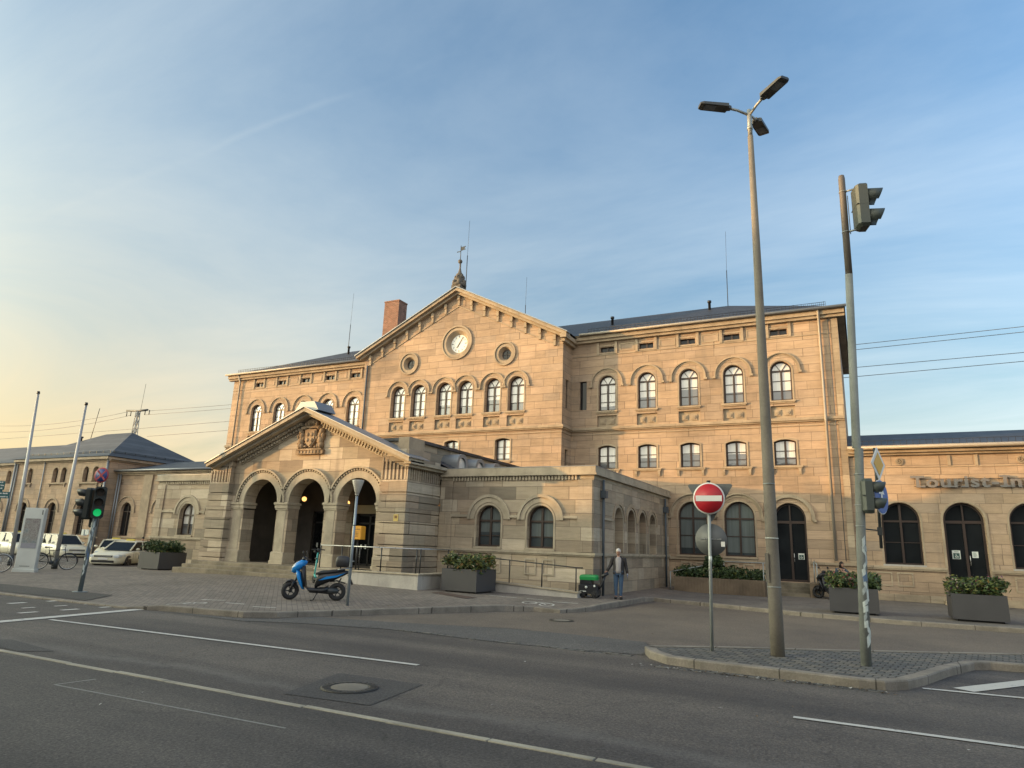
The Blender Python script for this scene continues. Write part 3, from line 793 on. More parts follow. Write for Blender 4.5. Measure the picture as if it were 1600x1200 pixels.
# ---------------------------------------------------------------- station building
MX = -42.2                      # mirror: x -> MX - x
st = thing("station_building", "three storey sandstone railway station with clock gable, arched portico and slate hip roof", "station building", (-21.1, 35, 0))
YF, YG, YP, YA = 35.0, 33.6, 21.62, 24.0
WX = [-12.1, -9.85, -7.6, -5.33, -3.05]
TF = front(YF)
def pane_window(parent, shape, mat, frame_mat, loc, rz=0.0, hood=None, sill=None, w0=0.22, bars=(), fan=False, fr=0.07, name="window", stonemat=None, mull=True):
    # shape: dict(kind, hw, h, sp) in local coordinates (x centre, z from the foot of the opening)
    hw, h = shape['hw'], shape['h']
    if shape['kind'] == 'arch':
        sp = h - hw
        outl = arch(0, 0, sp, hw); inl = arch(0, fr, sp, hw - fr)
    elif shape['kind'] == 'seg':
        sp = shape['sp']
        outl = segm(0, 0, sp, h, hw); inl = segm(0, fr, sp - fr * 0.3, h - fr, hw - fr)
    else:
        sp = h; outl = rect(-hw, hw, 0, h); inl = rect(-hw + fr, hw - fr, fr, h - fr)
    T = lambda u, v, w: (u, w, v)
    b = MB()
    b.wall(outl, [inl], 0.08, T, w0)
    if mull:
        b.box(-0.045, 0.045, w0 - 0.02, w0 + 0.06, fr, (sp if fan else h - fr))
    for z in bars:
        wd, dp = (0.04, 0.02) if z < 0 else (0.016, 0.0)
        z = abs(z)
        b.box(-hw + fr, hw - fr, w0 + 0.005 - dp, w0 + 0.05, z - wd, z + wd)
    if fan:
        for s in (-1, 1):
            b.prism([(s * 0.01, sp), (s * 0.035, sp), (s * (hw * 0.55 + 0.02), sp + hw * 0.75), (s * (hw * 0.55 - 0.02), sp + hw * 0.77)], w0 + 0.005, w0 + 0.045, T)
    wo = b.build(name, frame_mat, parent, loc=loc)
    wo.rotation_euler = (0, 0, rz)
    b = MB(); n = len(outl)
    tri = tessellate_polygon([[Vector((a, c, 0)) for a, c in outl]])
    b.add([T(a, c, w0 + 0.04) for a, c in outl], [tuple(t) for t in tri])
    b.build("pane", mat, wo, world=False)
    sm_ = stonemat or TRIM
    if hood:
        r1, r2, drop = hood[:3]
        lo = hood[3] if len(hood) > 3 else 0.09
        b = MB()
        for (ra, rb, pr) in ((r1, r2 - 0.05, 0.018), (r2 - 0.055, r2, lo)):
            inn = [(ra, sp - drop)] + arc(0, sp, ra) + [(-ra, sp - drop)]
            ou = [(rb, sp - drop)] + arc(0, sp, rb) + [(-rb, sp - drop)]
            b.strip(inn, ou, -pr, 0.02, T)
        for s in (-1, 1):
            b.box(s * r2 - 0.10, s * r2 + 0.06, -lo - 0.03, 0.02, sp - drop - 0.07, sp - drop + 0.03)
        b.build("hood_mould", sm_, wo, world=False)
    b = MB()
    # moulded surround just proud of the wall
    if shape['kind'] == 'arch':
        b.strip(arch(0, 0, sp, hw + 0.02)[1:] + [(-hw - 0.02, 0)], [(hw + 0.13, 0)] + arc(0, sp, hw + 0.13) + [(-hw - 0.13, 0)] if False else arch(0, 0, sp, hw + 0.085)[1:] + [(-hw - 0.085, 0)], -0.018, 0.01, T)
    elif shape['kind'] == 'seg':
        s1 = segm(0, 0, sp, h, hw)[1:] + [(-hw, 0)]; s2 = segm(0, 0, sp + 0.06, h + 0.085, hw + 0.085)[1:] + [(-hw - 0.085, 0)]
        b.strip(s1, s2, -0.03, 0.01, T)
    if sill:
        kind, sw = sill
        b.box(-sw, sw, -0.10, 0.02, -0.10, -0.02); b.box(-sw + 0.04, sw - 0.04, -0.06, 0.02, -0.16, -0.10)
        if kind == 'bracket':
            for s in (-1, 1):
                b.prism([(0.02, -0.44), (-0.03, -0.44), (-0.08, -0.3), (-0.09, -0.16), (0.02, -0.16)], s * (sw - 0.14) - 0.06, s * (sw - 0.14) + 0.06, lambda u, v, w: (w, u, v))
    if b.v:
        b.build("surround", sm_, wo, world=False)
    return wo
SH_U = dict(kind='arch', hw=0.49, h=2.0)
SH_L = dict(kind='seg', hw=0.50, h=1.27, sp=1.15)
SH_G = dict(kind='arch', hw=0.71, h=2.60)
# main block walls
def wing_holes(xs):
    H = []
    for x in xs:
        H.append(arch(x, 9.20, 10.71, 0.49))
        H.append(segm(x, 5.98, 7.13, 7.25, 0.50))
        H.append(rect(x - 0.40, x + 0.40, 12.55, 12.86))
        H.append(rect(x - 0.56, x + 0.56, 8.30, 8.92))
    return H
GX = [-7.58, -5.32]
hR = wing_holes(WX) + [arch(x, 1.63, 3.53, 0.71) for x in GX] + [arch(-3.03, 0.58, 3.48, 0.71), rect(-13.72, -13.30, 9.3, 10.95)]
b = MB()
b.wall([(-14.2, -0.3), (-0.35, -0.3), (-0.35, 13.25), (-14.2, 13.25)], hR, 0.30, TF)
b.wall([(MX + 0.35, -0.7), (-28.0, -0.7), (-28.0, 13.25), (MX + 0.35, 13.25)], wing_holes([MX - x for x in WX]), 0.30, TF)
b.box(-0.65, -0.35, 35.3, 47.4, -0.3, 13.25); b.box(MX + 0.35, MX + 0.65, 35.3, 47.4, -0.3, 13.25)
b.box(MX + 0.65, -0.65, 47.1, 47.4, -0.3, 13.25)
b.build("wall", STONE, st)
def panel(parent, dzp):
    # blind panel with two rosettes under a window, in the window's own coordinates
    b = MB()
    b.box(-0.6, 0.6, 0.13, 0.2, dzp - 0.36, dzp + 0.36)
    for s in (-0.27, 0.22):
        b.box(s - 0.155, s + 0.155, 0.085, 0.13, dzp - 0.17, dzp + 0.13)
        b.prism(circ(s, dzp - 0.02, 0.10, 10), 0.05, 0.085, lambda u, v, w: (u, w, v))
        b.box(s - 0.03, s + 0.03, 0.03, 0.05, dzp - 0.05, dzp + 0.01)
    b.build("parapet_panel", TRIM, parent, world=False)
w1 = pane_window(st, SH_U, PANE_UP, WOOD, (WX[0], YF, 9.20), hood=(0.78, 0.92, 0.10), sill=('plain', 0.62), fan=True, bars=(-1.51, 0.5, 1.0), w0=0.17)
panel(w1, -0.59)
l1 = pane_window(st, SH_L, PANE_UP, WOOD, (WX[0], YF, 5.98), sill=('bracket', 0.76), bars=(0.35, 0.72), w0=0.17)
s1 = pane_window(st, dict(kind='rect', hw=0.40, h=0.31), PANE_LOW, WOOD, (WX[0], YF, 12.55), w0=0.14, fr=0.03)
s1.name = "slit_window"
b = MB()
for s in (-0.60, 0.46): b.box(s, s + 0.14, -0.07, 0.01, -0.12, 0.60)
b.box(-0.46, 0.46, -0.03, 0.01, 0.35, 0.40); b.box(-0.46, 0.46, -0.03, 0.01, -0.09, -0.04)
b.build("slit_surround", TRIM, s1, world=False)
allx = WX + [MX - x for x in WX]
for x in allx[1:]:
    dup(w1, (x, YF, 9.20), st); dup(l1, (x, YF, 5.98), st); dup(s1, (x, YF, 12.55), st)
g1 = pane_window(st, SH_G, PANE_CURT, WOOD, (GX[0], YF, 1.63), hood=(0.95, 1.13, 0.05, 0.11), bars=(-1.80, 0.95), w0=0.2)
dup(g1, (GX[1], YF, 1.63), st)
# narrow dark stair window in the recess and in the gable's flank
pane_window(st, dict(kind='rect', hw=0.21, h=1.65), PANE_LOW, WOOD, (-13.51, YF, 9.3), w0=0.12, fr=0.03, mull=False)
# side door of the wing
def arched_door(parent, loc, hw, h, sp_panel, name="door"):
    T = lambda u, v, w: (u, w, v)
    b = MB()
    out_ = arch(0, 0, h - hw, hw)
    b.wall(out_, [arch(0, sp_panel + 0.06, h - hw, hw - 0.08), rect(-hw + 0.09, -0.05, 0.10, sp_panel - 0.06), rect(0.05, hw - 0.09, 0.10, sp_panel - 0.06)], 0.10, T, 0.22)
    b.box(-0.03, 0.03, 0.20, 0.27, sp_panel + 0.02, h - 0.06)
    d = b.build(name, WOOD, parent, loc=loc)
    b = MB(); tri = tessellate_polygon([[Vector((a, c, 0)) for a, c in out_]])
    b.add([T(a, c, 0.27) for a, c in out_], [tuple(t) for t in tri]); b.build("pane", PANE_LOW, d, world=False)
    b = MB(); b.tube([(0.10, 0.19, 0.9), (0.10, 0.15, 0.95), (0.10, 0.15, 1.25), (0.10, 0.19, 1.3)], 0.012); b.build("handle", STEEL, d, world=False)
    return d
STICK = plain("white_sticker", (0.62, 0.66, 0.62), 0.5)
STICKD = plain("dark_green_print", (0.02, 0.07, 0.06), 0.5)
def access_sign(parent, x, z, wdt, hgt, y=0.245, text_only=False):
    b = MB(); b.box(x - wdt / 2, x + wdt / 2, y, y + 0.008, z, z + hgt)
    p = b.build("notice", STICK, parent, world=False)
    b = MB(); y2 = y - 0.006
    if text_only:
        for i in range(5): b.box(x - wdt * 0.35, x + wdt * (0.1 + 0.06 * (i * 3 % 4)), y2, y2 + 0.004, z + hgt * (0.2 + 0.14 * i), z + hgt * (0.2 + 0.14 * i) + hgt * 0.05)
    else:
        q = wdt * 0.38
        b.box(x - q, x + q, y2, y2 + 0.004, z + 0.05 * hgt, z + 0.05 * hgt + 2 * q)
        if hgt > wdt * 1.15: b.box(x - q * 0.6, x + q * 0.8, y2, y2 + 0.004, z + hgt * 0.8, z + hgt * 0.86)
        zc_ = z + 0.05 * hgt + q
        b2 = MB(); T = lambda u, v, w: (u, w, v)
        b2.strip([(x + 0.26 * q * math.cos(t) - .05 * q, zc_ - 0.28 * q + 0.26 * q * math.sin(t)) for t in [2.2 + i * 0.45 for i in range(10)]], [(x + 0.42 * q * math.cos(t) - .05 * q, zc_ - 0.28 * q + 0.42 * q * math.sin(t)) for t in [2.2 + i * 0.45 for i in range(10)]], y2 - 0.005, y2 - 0.001, T)
        b2.prism(circ(x - 0.12 * q, zc_ + 0.62 * q, 0.14 * q, 10), y2 - 0.005, y2 - 0.001, T)
        for (ax, az, bx_, bz) in ((-0.12, 0.45, -0.05, -0.1), (-0.05, -0.1, 0.4, -0.1), (0.4, -0.1, 0.6, -0.6)):
            dx, dz = bx_ - ax, bz - az; L = math.hypot(dx, dz); nx, nz = -dz / L * 0.09, dx / L * 0.09
            b2.prism([(x + (ax - nx) * q, zc_ + (az - nz) * q), (x + (bx_ - nx) * q, zc_ + (bz - nz) * q), (x + (bx_ + nx) * q, zc_ + (bz + nz) * q), (x + (ax + nx) * q, zc_ + (az + nz) * q)], y2 - 0.005, y2 - 0.001, T)
        b2.build("wheelchair_symbol", STICK, parent, world=False)
    b.build("notice_print", STICKD, parent, world=False)
d1 = arched_door(st, (-3.03, YF, 0.58), 0.71, 3.60, 2.72)
access_sign(d1, 0.40, 1.02, 0.26, 0.28)
dh = MB(); T0 = lambda u, v, w: (u, w, v)
dh.strip([(0.97, 2.80)] + arc(0, 2.89, 0.97) + [(-0.97, 2.80)], [(1.13, 2.80)] + arc(0, 2.89, 1.13) + [(-1.13, 2.80)], -0.10, 0.02, T0)
for s in (-1, 1): dh.box(s * 1.13 - 0.1, s * 1.13 + 0.06, -0.13, 0.02, 2.73, 2.83)
dh.build("hood_mould", TRIM, d1, world=False)
# string courses, cornice, plinth
def hband(b, x0, x1, Y, prof):
    for z0, z1, pr in prof: b.box(x0, x1, Y - pr, Y + 0.02, z0, z1)
STR = [(8.06, 8.13, 0.10), (8.13, 8.22, 0.16), (8.22, 8.27, 0.12), (7.86, 7.90, 0.04)]
COR = [(13.16, 13.30, 0.22), (13.30, 13.50, 0.34), (13.50, 13.56, 0.40)]
for x0, x1 in ((-14.2, -0.35), (MX + 0.35, -28.2)):
    b = MB()
    hband(b, x0, x1, YF, STR)
    hband(b, x0 - (0.35 if x0 < -30 else 0), x1 + (0.35 if x1 > -1 else 0), YF, COR)
    b.box(x0, x1, YF - 0.035, YF + 0.01, 12.38, 12.43)
    if x1 > -1: b.box(-0.36, -0.01, 35.02, 47.4, 13.3, 13.5)
    b.build("cornice", TRIM, st)
b = MB()
for i, x in enumerate(WX[:-1]):
    for xx in (x + 0.75, MX - (x + 0.75) - 0.85):
        b = MB(); b.wall(rect(xx, xx + 0.85, 12.55, 12.98), [rect(xx + 0.05, xx + 0.80, 12.60, 12.93)], 0.03, front(YF - 0.025)); b.build("frieze_panel", TRIM, st)
b = MB()
b.box(-8.75, -3.8, YF - 0.10, YF + 0.02, 1.40, 1.52); b.box(-2.25, -0.33, YF - 0.10, YF + 0.02, 1.40, 1.52)
b.box(-8.75, -3.8, YF - 0.06, YF + 0.01, -0.2, 0.45); b.box(-2.25, -0.33, YF - 0.06, YF + 0.01, -0.2, 0.45)
for x in (-7.58, -5.32):
    b.box(x - 0.8, x + 0.8, YF - 0.16, YF + 0.2, 1.53, 1.61)
    for s in (-0.62, 0.1): b.wall(rect(x + s, x + s + 0.52, 0.7, 1.3), [rect(x + s + 0.07, x + s + 0.45, 0.77, 1.23)], 0.05, front(YF - 0.05))
for z0, z1 in ((1.52, 13.1),):
    b.box(-0.62, -0.34, YF - 0.05, YF + 0.01, z0, 8.05); b.box(-0.62, -0.34, YF - 0.05, YF + 0.01, 8.28, z1)
b.build("plinth", STONE_PLINTH, st)
# wing roofs
b = MB()
ey, ez, rzr = 34.55, 13.56, 16.62
for x0, x1, hx in ((-21.2, 0.05, -6.35), (-21.2, MX - 0.05, MX + 6.35)):
    b.add([(x0, ey, ez), (x1, ey, ez), (hx, 41, rzr), (x0, 41, rzr)], [(0, 1, 2, 3)])
    b.add([(x1, ey, ez), (x1, 47.8, ez), (hx, 41, rzr)], [(0, 1, 2)])
    b.add([(x0, 47.8, ez), (x1, 47.8, ez), (hx, 41, rzr), (x0, 41, rzr)], [(0, 1, 2, 3)])
# gable roof
sl = 0.5
gz0 = 17.16
b.add([(-21.2, 33.05, gz0), (-13.8, 33.05, gz0 - 7.4 * sl), (-13.8, 41, gz0 - 7.4 * sl), (-21.2, 41, gz0)], [(0, 1, 2, 3)])
b.add([(-21.2, 33.05, gz0), (-28.6, 33.05, gz0 - 7.4 * sl), (-28.6, 41, gz0 - 7.4 * sl), (-21.2, 41, gz0)], [(0, 1, 2, 3)])
b.build("roof", SLATE, st)
b = MB()
b.tube([(-13.6, 34.50, 13.58), (0.1, 34.50, 13.58)], 0.075, 8); b.build("gutter", GUTTER, st); b = MB(); b.tube([(-28.8, 34.50, 13.58), (MX - 0.1, 34.50, 13.58)], 0.075, 8)
b.build("gutter", GUTTER, st)
# snow guard rails on the eaves
for x0, x1 in ((-13.2, -0.8), (MX + 0.8, -29.2)):
    b = MB()
    for z, y in ((13.86, 34.85), (13.98, 34.85)):
        b.tube([(x0, y, z), (x1, y, z)], 0.012, 4)
    n = int((x1 - x0) / 0.18)
    for i in range(n + 1):
        x = x0 + (x1 - x0) * i / n; b.box(x - 0.008, x + 0.008, 34.84, 34.86, 13.7, 14.0)
    b.build("snow_guard", BLACK, st)
b = MB()
for i in range(16):
    y = 35.5 + i * 0.32; z = 13.7 + (i * 0.32) * 0.30; b.box(-0.9 - 0.01 - i * 0.2, -0.9 + 0.01 - i * 0.2, y, y + 0.01, z, z + 0.55)
b.build("snow_guard", BLACK, st)
# gable wall
gx = [-21.2 + s for s in (-4.14, -2.6, -0.745, 0.745, 2.6, 4.14)]
TG = front(YG)
gh_ = [arch(x, 9.22, 10.74, 0.50) for x in gx] + [rect(x - 0.54, x + 0.54, 8.34, 8.96) for x in gx]
gl = [-24.62, -21.2, -17.80]
gh_ += [segm(x, 6.40, 7.54, 7.66, 0.48) for x in gl]
gh_ += [circ(-21.2, 13.67, 0.80), circ(-24.65, 12.65, 0.44), circ(-17.87, 12.65, 0.44)]
b = MB()
b.wall([(-28.2, -0.3), (-14.2, -0.3), (-14.2, 13.35), (-21.2, 16.85), (-28.2, 13.35)], gh_, 0.32, TG, edges=False)
b.wall([(YG, -0.3), (YF + 0.02, -0.3), (YF + 0.02, 13.35), (YG, 13.35)], [rect(YG + 0.52, YG + 0.92, 9.3, 10.95), rect(YG + 0.52, YG + 0.92, 5.9, 7.0)], 0.25, sidepx(-14.2), edges=False)
b.box(-28.2, -27.9, YG + 0.32, YF, -0.3, 13.3)
b.build("wall", STONE, st)
SH_GU = dict(kind='arch', hw=0.50, h=2.02)
gw = pane_window(st, SH_GU, PANE_UP, WOOD, (gx[0], YG, 9.22), hood=(0.70, 0.84, 0.08), sill=('plain', 0.64), fan=True, bars=(-1.52, 0.5, 1.0), w0=0.26)
panel(gw, -0.57)
for i, x in enumerate(gx[1:]): dup(gw, (x, YG, 9.22), st)
gw2 = pane_window(st, dict(kind='seg', hw=0.48, h=1.26, sp=1.14), PANE_UP, WOOD, (gl[0], YG, 6.40), sill=('plain', 0.6), bars=(0.4, 0.78))
for x in gl[1:]: dup(gw2, (x, YG, 6.40), st)
for z, h in ((9.3, 1.65), (5.9, 1.1)):
    pane_window(st, dict(kind='rect', hw=0.20, h=h), PANE_LOW, WOOD, (-14.2, YG + 0.72, z), rz=PI / 2, w0=0.12, fr=0.03, mull=False)
# string course returns around the gable block
b = MB()
for z0, z1, pr in STR:
    b.box(-28.2 - pr, -14.2 + pr, YG - pr, YG + 0.02, z0, z1)
    b.box(-14.22, -14.2 + pr, YG + 0.02, YF - pr - 0.002, z0, z1)
# rakes
pk = 17.10
def rake(b, x_in, z_pk, th, y0, y1, half, slope, cx):
    for s in (-1, 1):
        b.prism([(cx, z_pk), (cx, z_pk - th), (cx + s * half, z_pk - th - half * slope), (cx + s * half, z_pk - half * slope)], y0, y1, lambda u, v, w: (u, w, v))
rake(b, 0, pk, 0.20, 33.10, YG + 0.05, 7.38, 0.5, -21.2)
rake(b, 0, pk - 0.20, 0.16, 33.30, YG + 0.05, 7.2, 0.5, -21.2)
rake(b, 0, pk - 1.06, 0.05, YG - 0.04, YG + 0.01, 6.7, 0.48, -21.2)
# returned eave of the gable on its flank
b.box(-14.2, -13.84, 33.12, 34.9, 13.12, 13.34); b.box(-14.2, -13.98, 33.3, 34.9, 12.95, 13.12)
for i in range(-7, 8):
    x = -21.2 + i * 0.93
    zt = pk - 0.36 - abs(i * 0.93) * 0.5
    b.box(x - 0.085, x + 0.085, YG - 0.16, YG + 0.01, zt - 0.34, zt - (0.04 if i else 0.02)); b.box(x - 0.07, x + 0.07, YG - 0.10, YG + 0.01, zt - 0.68, zt - 0.34)
b.build("gable_cornice", TRIM, st)
b = MB(); rake(b, 0, pk + 0.06, 0.055, 33.02, 33.5, 7.46, 0.5, -21.2); b.build("gable_flashing", ZINC, st)
# round openings
def ringstone(cx, cz, r0, r1, r2, name):
    b = MB(); T = TG
    b.strip(circ(cx, cz, r2 - 0.09) + [circ(cx, cz, r2 - 0.09)[0]], circ(cx, cz, r2) + [circ(cx, cz, r2)[0]], -0.09, 0.01, T)
    b.strip(circ(cx, cz, r1) + [circ(cx, cz, r1)[0]], circ(cx, cz, r2 - 0.12) + [circ(cx, cz, r2 - 0.12)[0]], -0.035, 0.01, T)
    # splayed reveal
    n = 28; A = circ(cx, cz, r1); B = circ(cx, cz, r0)
    b.add([T(a, c, -0.03) for a, c in A] + [T(a, c, 0.26) for a, c in B], [(i, (i + 1) % n, n + (i + 1) % n, n + i) for i in range(n)])
    return b.build(name, TRIM, st)
for cx in (-24.65, -17.87):
    ringstone(cx, 12.65, 0.30, 0.43, 0.72, "round_surround")
    b = MB(); b.prism(circ(cx, 12.65, 0.31), YG + 0.27, YG + 0.29, lambda u, v, w: (u, w, v)); ow = b.build("round_window", PANE_LOW, st)
    b = MB(); b.box(cx - 0.02, cx + 0.02, YG + 0.24, YG + 0.265, 12.35, 12.95); b.box(cx - 0.3, cx + 0.3, YG + 0.24, YG + 0.265, 12.63, 12.67)
    b.strip(circ(cx, 12.65, 0.26), circ(cx, 12.65, 0.31), 0.235, 0.265, TG)
    b.build("window_bars", WOOD, ow)
ringstone(-21.2, 13.67, 0.56, 0.79, 1.08, "clock_surround")
CLOCKW = plain("clock_face_white", (0.72, 0.71, 0.66), 0.35)
b = MB(); b.prism(circ(-21.2, 13.67, 0.57), YG + 0.25, YG + 0.29, lambda u, v, w: (u, w, v)); clk = b.build("clock_face", CLOCKW, st)
b = MB()
for i in range(12):
    a = i * PI / 6; L = 0.13 if i % 3 == 0 else 0.09; wd = 0.022 if i % 3 == 0 else 0.014
    def TT(u, v, w, a=a): return (-21.2 + u * math.cos(a) + v * math.sin(a), w, 13.67 - u * math.sin(a) + v * math.cos(a))
    b.box(-wd, wd, YG + 0.235, YG + 0.25, 0.40, 0.40 + L, T=lambda u, y, v, TT=TT: TT(u, v, y))
b.build("hour_marks", BLACK, clk)
for a, L, wd, y in ((R(33), 0.47, 0.02, 0.215), (R(212), 0.30, 0.028, 0.222)):
    def TT(u, v, w, a=a): return (-21.2 + u * math.cos(a) + v * math.sin(a), w, 13.67 - u * math.sin(a) + v * math.cos(a))
    b = MB(); b.box(-wd, wd, YG + y, YG + y + 0.007, -0.08, L, T=lambda u, y_, v, TT=TT: TT(u, v, y_)); b.build("clock_hand", BLACK, clk)
# finial with weather vane
DARKST = trimstone("dark_weathered_stone", (0.13, 0.115, 0.095))
b = MB()
b.box(-21.62, -20.98, 33.2, 33.9, 17.1, 17.32)
b.lathe([(0.44, 17.3), (0.46, 17.45), (0.30, 17.62), (0.34, 17.80), (0.20, 18.02), (0.24, 18.12), (0.12, 18.25), (0.05, 18.55), (0.05, 18.95)], c=(-21.3, 33.6, 0), n=10)
for i in range(6):
    a = i * PI / 3; b.ellipsoid((-21.3 + 0.36 * math.cos(a), 33.6 + 0.36 * math.sin(a), 17.5), 0.13, 0.13, 0.24, 8, 6); b.ellipsoid((-21.3 + 0.25 * math.cos(a + .5), 33.6 + 0.25 * math.sin(a + .5), 17.9), 0.09, 0.09, 0.17, 8, 6)
b.ellipsoid((-21.32, 33.6, 19.02), 0.14, 0.14, 0.14)
fin = b.build("finial", DARKST, st)
b = MB(); b.tube([(-21.32, 33.6, 19.0), (-21.32, 33.6, 20.1)], 0.022, 6)
b.prism([(-21.3, 19.75), (-20.95, 19.8), (-21.08, 19.9), (-20.95, 20.02), (-21.3, 20.0)], 33.59, 33.61, lambda u, v, w: (u, w, v)); b.box(-21.6, -21.3, 33.59, 33.61, 19.68, 19.73)
b.build("weather_vane", BLACK, fin)
# chimney of brick
b = MB(); b.box(-30.85, -29.52, 38.4, 39.4, 13.5, 19.22); b.box(-30.88, -29.49, 38.37, 39.43, 19.22, 19.32)
b.build("chimney", BRICK, st)
# roof rods and vent pipes
for x, y, z0, z1 in ((-35.4, 40, 15.9, 21.2), (-6.4, 41.2, 16.4, 21.7), (-20.55, 41.5, 16.6, 20.9), (-21.0, 33.9, 17.1, 21.9)):
    b = MB(); b.tube([(x, y, z0), (x, y, (z0 + z1) / 2)], 0.025, 6); b.tube([(x, y, (z0 + z1) / 2), (x + 0.03, y, z1)], 0.009, 5); b.build("lightning_rod", BLACK, st)
for x, y, z in ((-34.9, 39.5, 15.9), (-12.8, 38, 15.1), (-7.3, 40, 16.1)):
    b = MB(); b.lathe([(0.08, 0), (0.08, 0.5), (0.12, 0.5), (0.12, 0.62)], c=(x, y, z), n=8); b.build("vent_pipe", BLACK, st)
# rainwater pipes
b = MB()
b.tube([(-1.15, 34.62, 13.5), (-1.15, 34.62, 13.35), (-1.15, 34.86, 13.0), (-1.15, 34.86, 8.35), (-1.15, 34.74, 8.2), (-1.15, 34.86, 8.0), (-1.15, 34.86, 1.6)], 0.065, 8); b.build("downpipe", GUTTER, st); b = MB()
b.tube([(MX + 1.15, 34.62, 13.5), (MX + 1.15, 34.86, 13.0), (MX + 1.15, 34.86, 5.5)], 0.06, 8)
b.build("downpipe", GUTTER, st)
b = MB(); b.tube([(-27.9, YG - 0.08, 12.8), (-27.9, YG - 0.08, 5.5)], 0.06, 8); b.build("downpipe", DARKPIPE, st); b = MB(); b.tube([(-0.75, YF - 0.06, 13.5), (-0.75, YF - 0.09, 1.6)], 0.02, 6)
b.build("downpipe", DARKPIPE, st)

# ---- side annexes
def annex(sx):
    f = (lambda x: x) if sx > 0 else (lambda x: MX - x)
    X0, X1 = sorted((f(-15.5), f(-8.8)))
    wins = [f(-13.2), f(-10.95)] if sx > 0 else [-30.88, -28.65]
    holes = [arch(x, 1.68, 2.73, 0.54) for x in wins]
    b = MB()
    b.wall([(X0, -0.3), (X1, -0.3), (X1, 4.28), (X0, 4.28)], holes, 0.3, front(YA), edges=False)
    if sx > 0:
        ys = [26.95, 28.65, 30.34, 32.0]
        hs = [arch(y, 1.60, 2.85, 0.55) for y in ys]
        b.wall([(YA, -0.3), (YF, -0.3), (YF, 4.28), (YA, 4.28)], hs, 0.55, sidepx(X1), edges=False)
    else:
        b.box(X0, X0 + 0.3, YA + 0.3, YF, -0.3, 4.28)
    b.box(X0 + 0.35, X1 - 0.6, YA + 0.4, YF, 4.15, 4.3)
    b.build("wall", STONE_ANNEX, st)
    wk = None
    for x in wins:
        if wk is None:
            wk = pane_window(st, dict(kind='arch', hw=0.54, h=1.59), PANE_CURT if sx > 0 else PANE_UP, WOOD, (x, YA, 1.68), bars=(-1.0, 0.42), w0=0.2, stonemat=PALE)
            b = MB(); T = lambda u, v, w: (u, w, v)
            b.strip(arc(0, 1.05, 0.66), arc(0, 1.05, 0.86), -0.03, 0.01, T); b.strip(arc(0, 1.05, 0.86), arc(0, 1.05, 0.97), -0.08, 0.01, T)
            b.build("hood_mould", PALE, wk, world=False)
            b = MB(); b.box(-0.62, 0.62, -0.08, 0.1, -0.09, -0.02); b.build("sill", PALE, wk, world=False)
        else:
            dup(wk, (x, YA, 1.68), st)
    if sx > 0:
        sk = pane_window(st, dict(kind='arch', hw=0.55, h=1.8), PANE_LOW, WOOD, (X1, ys[0], 1.60), rz=PI / 2, w0=0.42, stonemat=PALE, bars=(-1.25,))
        b = MB(); b.strip(arc(0, 1.25, 0.66), arc(0, 1.25, 0.80), -0.05, 0.01, lambda u, v, w: (u, w, v)); b.build("hood_mould", TRIM, sk, world=False)
        for y in ys[1:]: dup(sk, (X1, y, 1.60), st)
    # cornice, dentils, strings
    b = MB(); e = 0.12
    Y1 = YF - 0.02
    xa, xb = (X0, X1) if sx > 0 else (X0, X1)
    def ledge(z0, z1, pr):
        b.box(xa - (pr if sx < 0 else 0), xb + (pr if sx > 0 else 0), YA - pr, YA + 0.02, z0, z1)
        if sx > 0: b.box(xb - 0.02, xb + pr, YA + 0.021, Y1, z0, z1)
        else: b.box(xa - pr, xa + 0.02, YA + 0.021, Y1, z0, z1)
    ledge(4.50, 4.74, 0.10); ledge(4.42, 4.50, 0.16); ledge(4.28, 4.42, 0.02)
    ledge(1.49, 1.58, 0.09); ledge(1.44, 1.49, 0.05)
    b.build("cornice", PALE, st)
    b = MB()
    p0, p1 = sorted((f(-14.95), f(-9.42)))
    n = 40
    for i in range(n):
        x = p0 + (p1 - p0) * (i + 0.5) / n
        b.box(x - 0.035, x + 0.035, YA - 0.08, YA + 0.01, 4.25, 4.41)
    b.build("dentils", PALE, st)
    b = MB()
    for x in (p0 - 0.55 if sx > 0 else p0 - 0.6, p1): b = MB(); b.box(x, x + 0.58, YA - 0.06, YA + 0.01, 1.6, 4.24); b.build("corner_pilaster", STONE_ANNEX, st)
    b = MB()
    segs = [(p0, wins[0] - 0.97), (wins[0] + 0.97, wins[1] - 0.97), (wins[1] + 0.97, p1)]
    for a, c in segs:
        if c - a > 0.05: b = MB(); b.box(a, c, YA - 0.07, YA + 0.01, 2.80, 2.90); b.build("wall_band", PALE, st)
    b = MB()
    if sx > 0:
        b.box(X1 - 0.01, X1 + 0.06, YA + 1.0, 26.1, 2.82, 2.90); b.build("wall_band", PALE, st)
        for x in (-13.2, -10.95):
            for s in (-0.62, 0.12): b = MB(); b.wall(rect(x + s, x + s + 0.5, 0.70, 1.3), [rect(x + s + 0.06, x + s + 0.44, 0.76, 1.24)], 0.04, front(YA - 0.04)); b.build("plinth_panel", PALE, st)
    b = MB(); b.box(xa - (0.11 if sx < 0 else 0), xb + (0.11 if sx > 0 else 0), YA - 0.11, YA + 0.5, 4.74, 4.765)
    if sx > 0: b.box(xb - 0.4, xb + 0.11, YA + 0.501, Y1, 4.74, 4.765)
    b.build("parapet_cap", ZINC, st)
annex(1); annex(-1)
for y in (24.8, 34.05):
    b = MB(); b.tube([(-8.70, y, 4.3), (-8.70, y, 0.05)], 0.05, 8); b.box(-8.78, -8.56, y - 0.12, y + 0.12, 3.62, 3.9)
    b.build("downpipe", DARKPIPE, st)

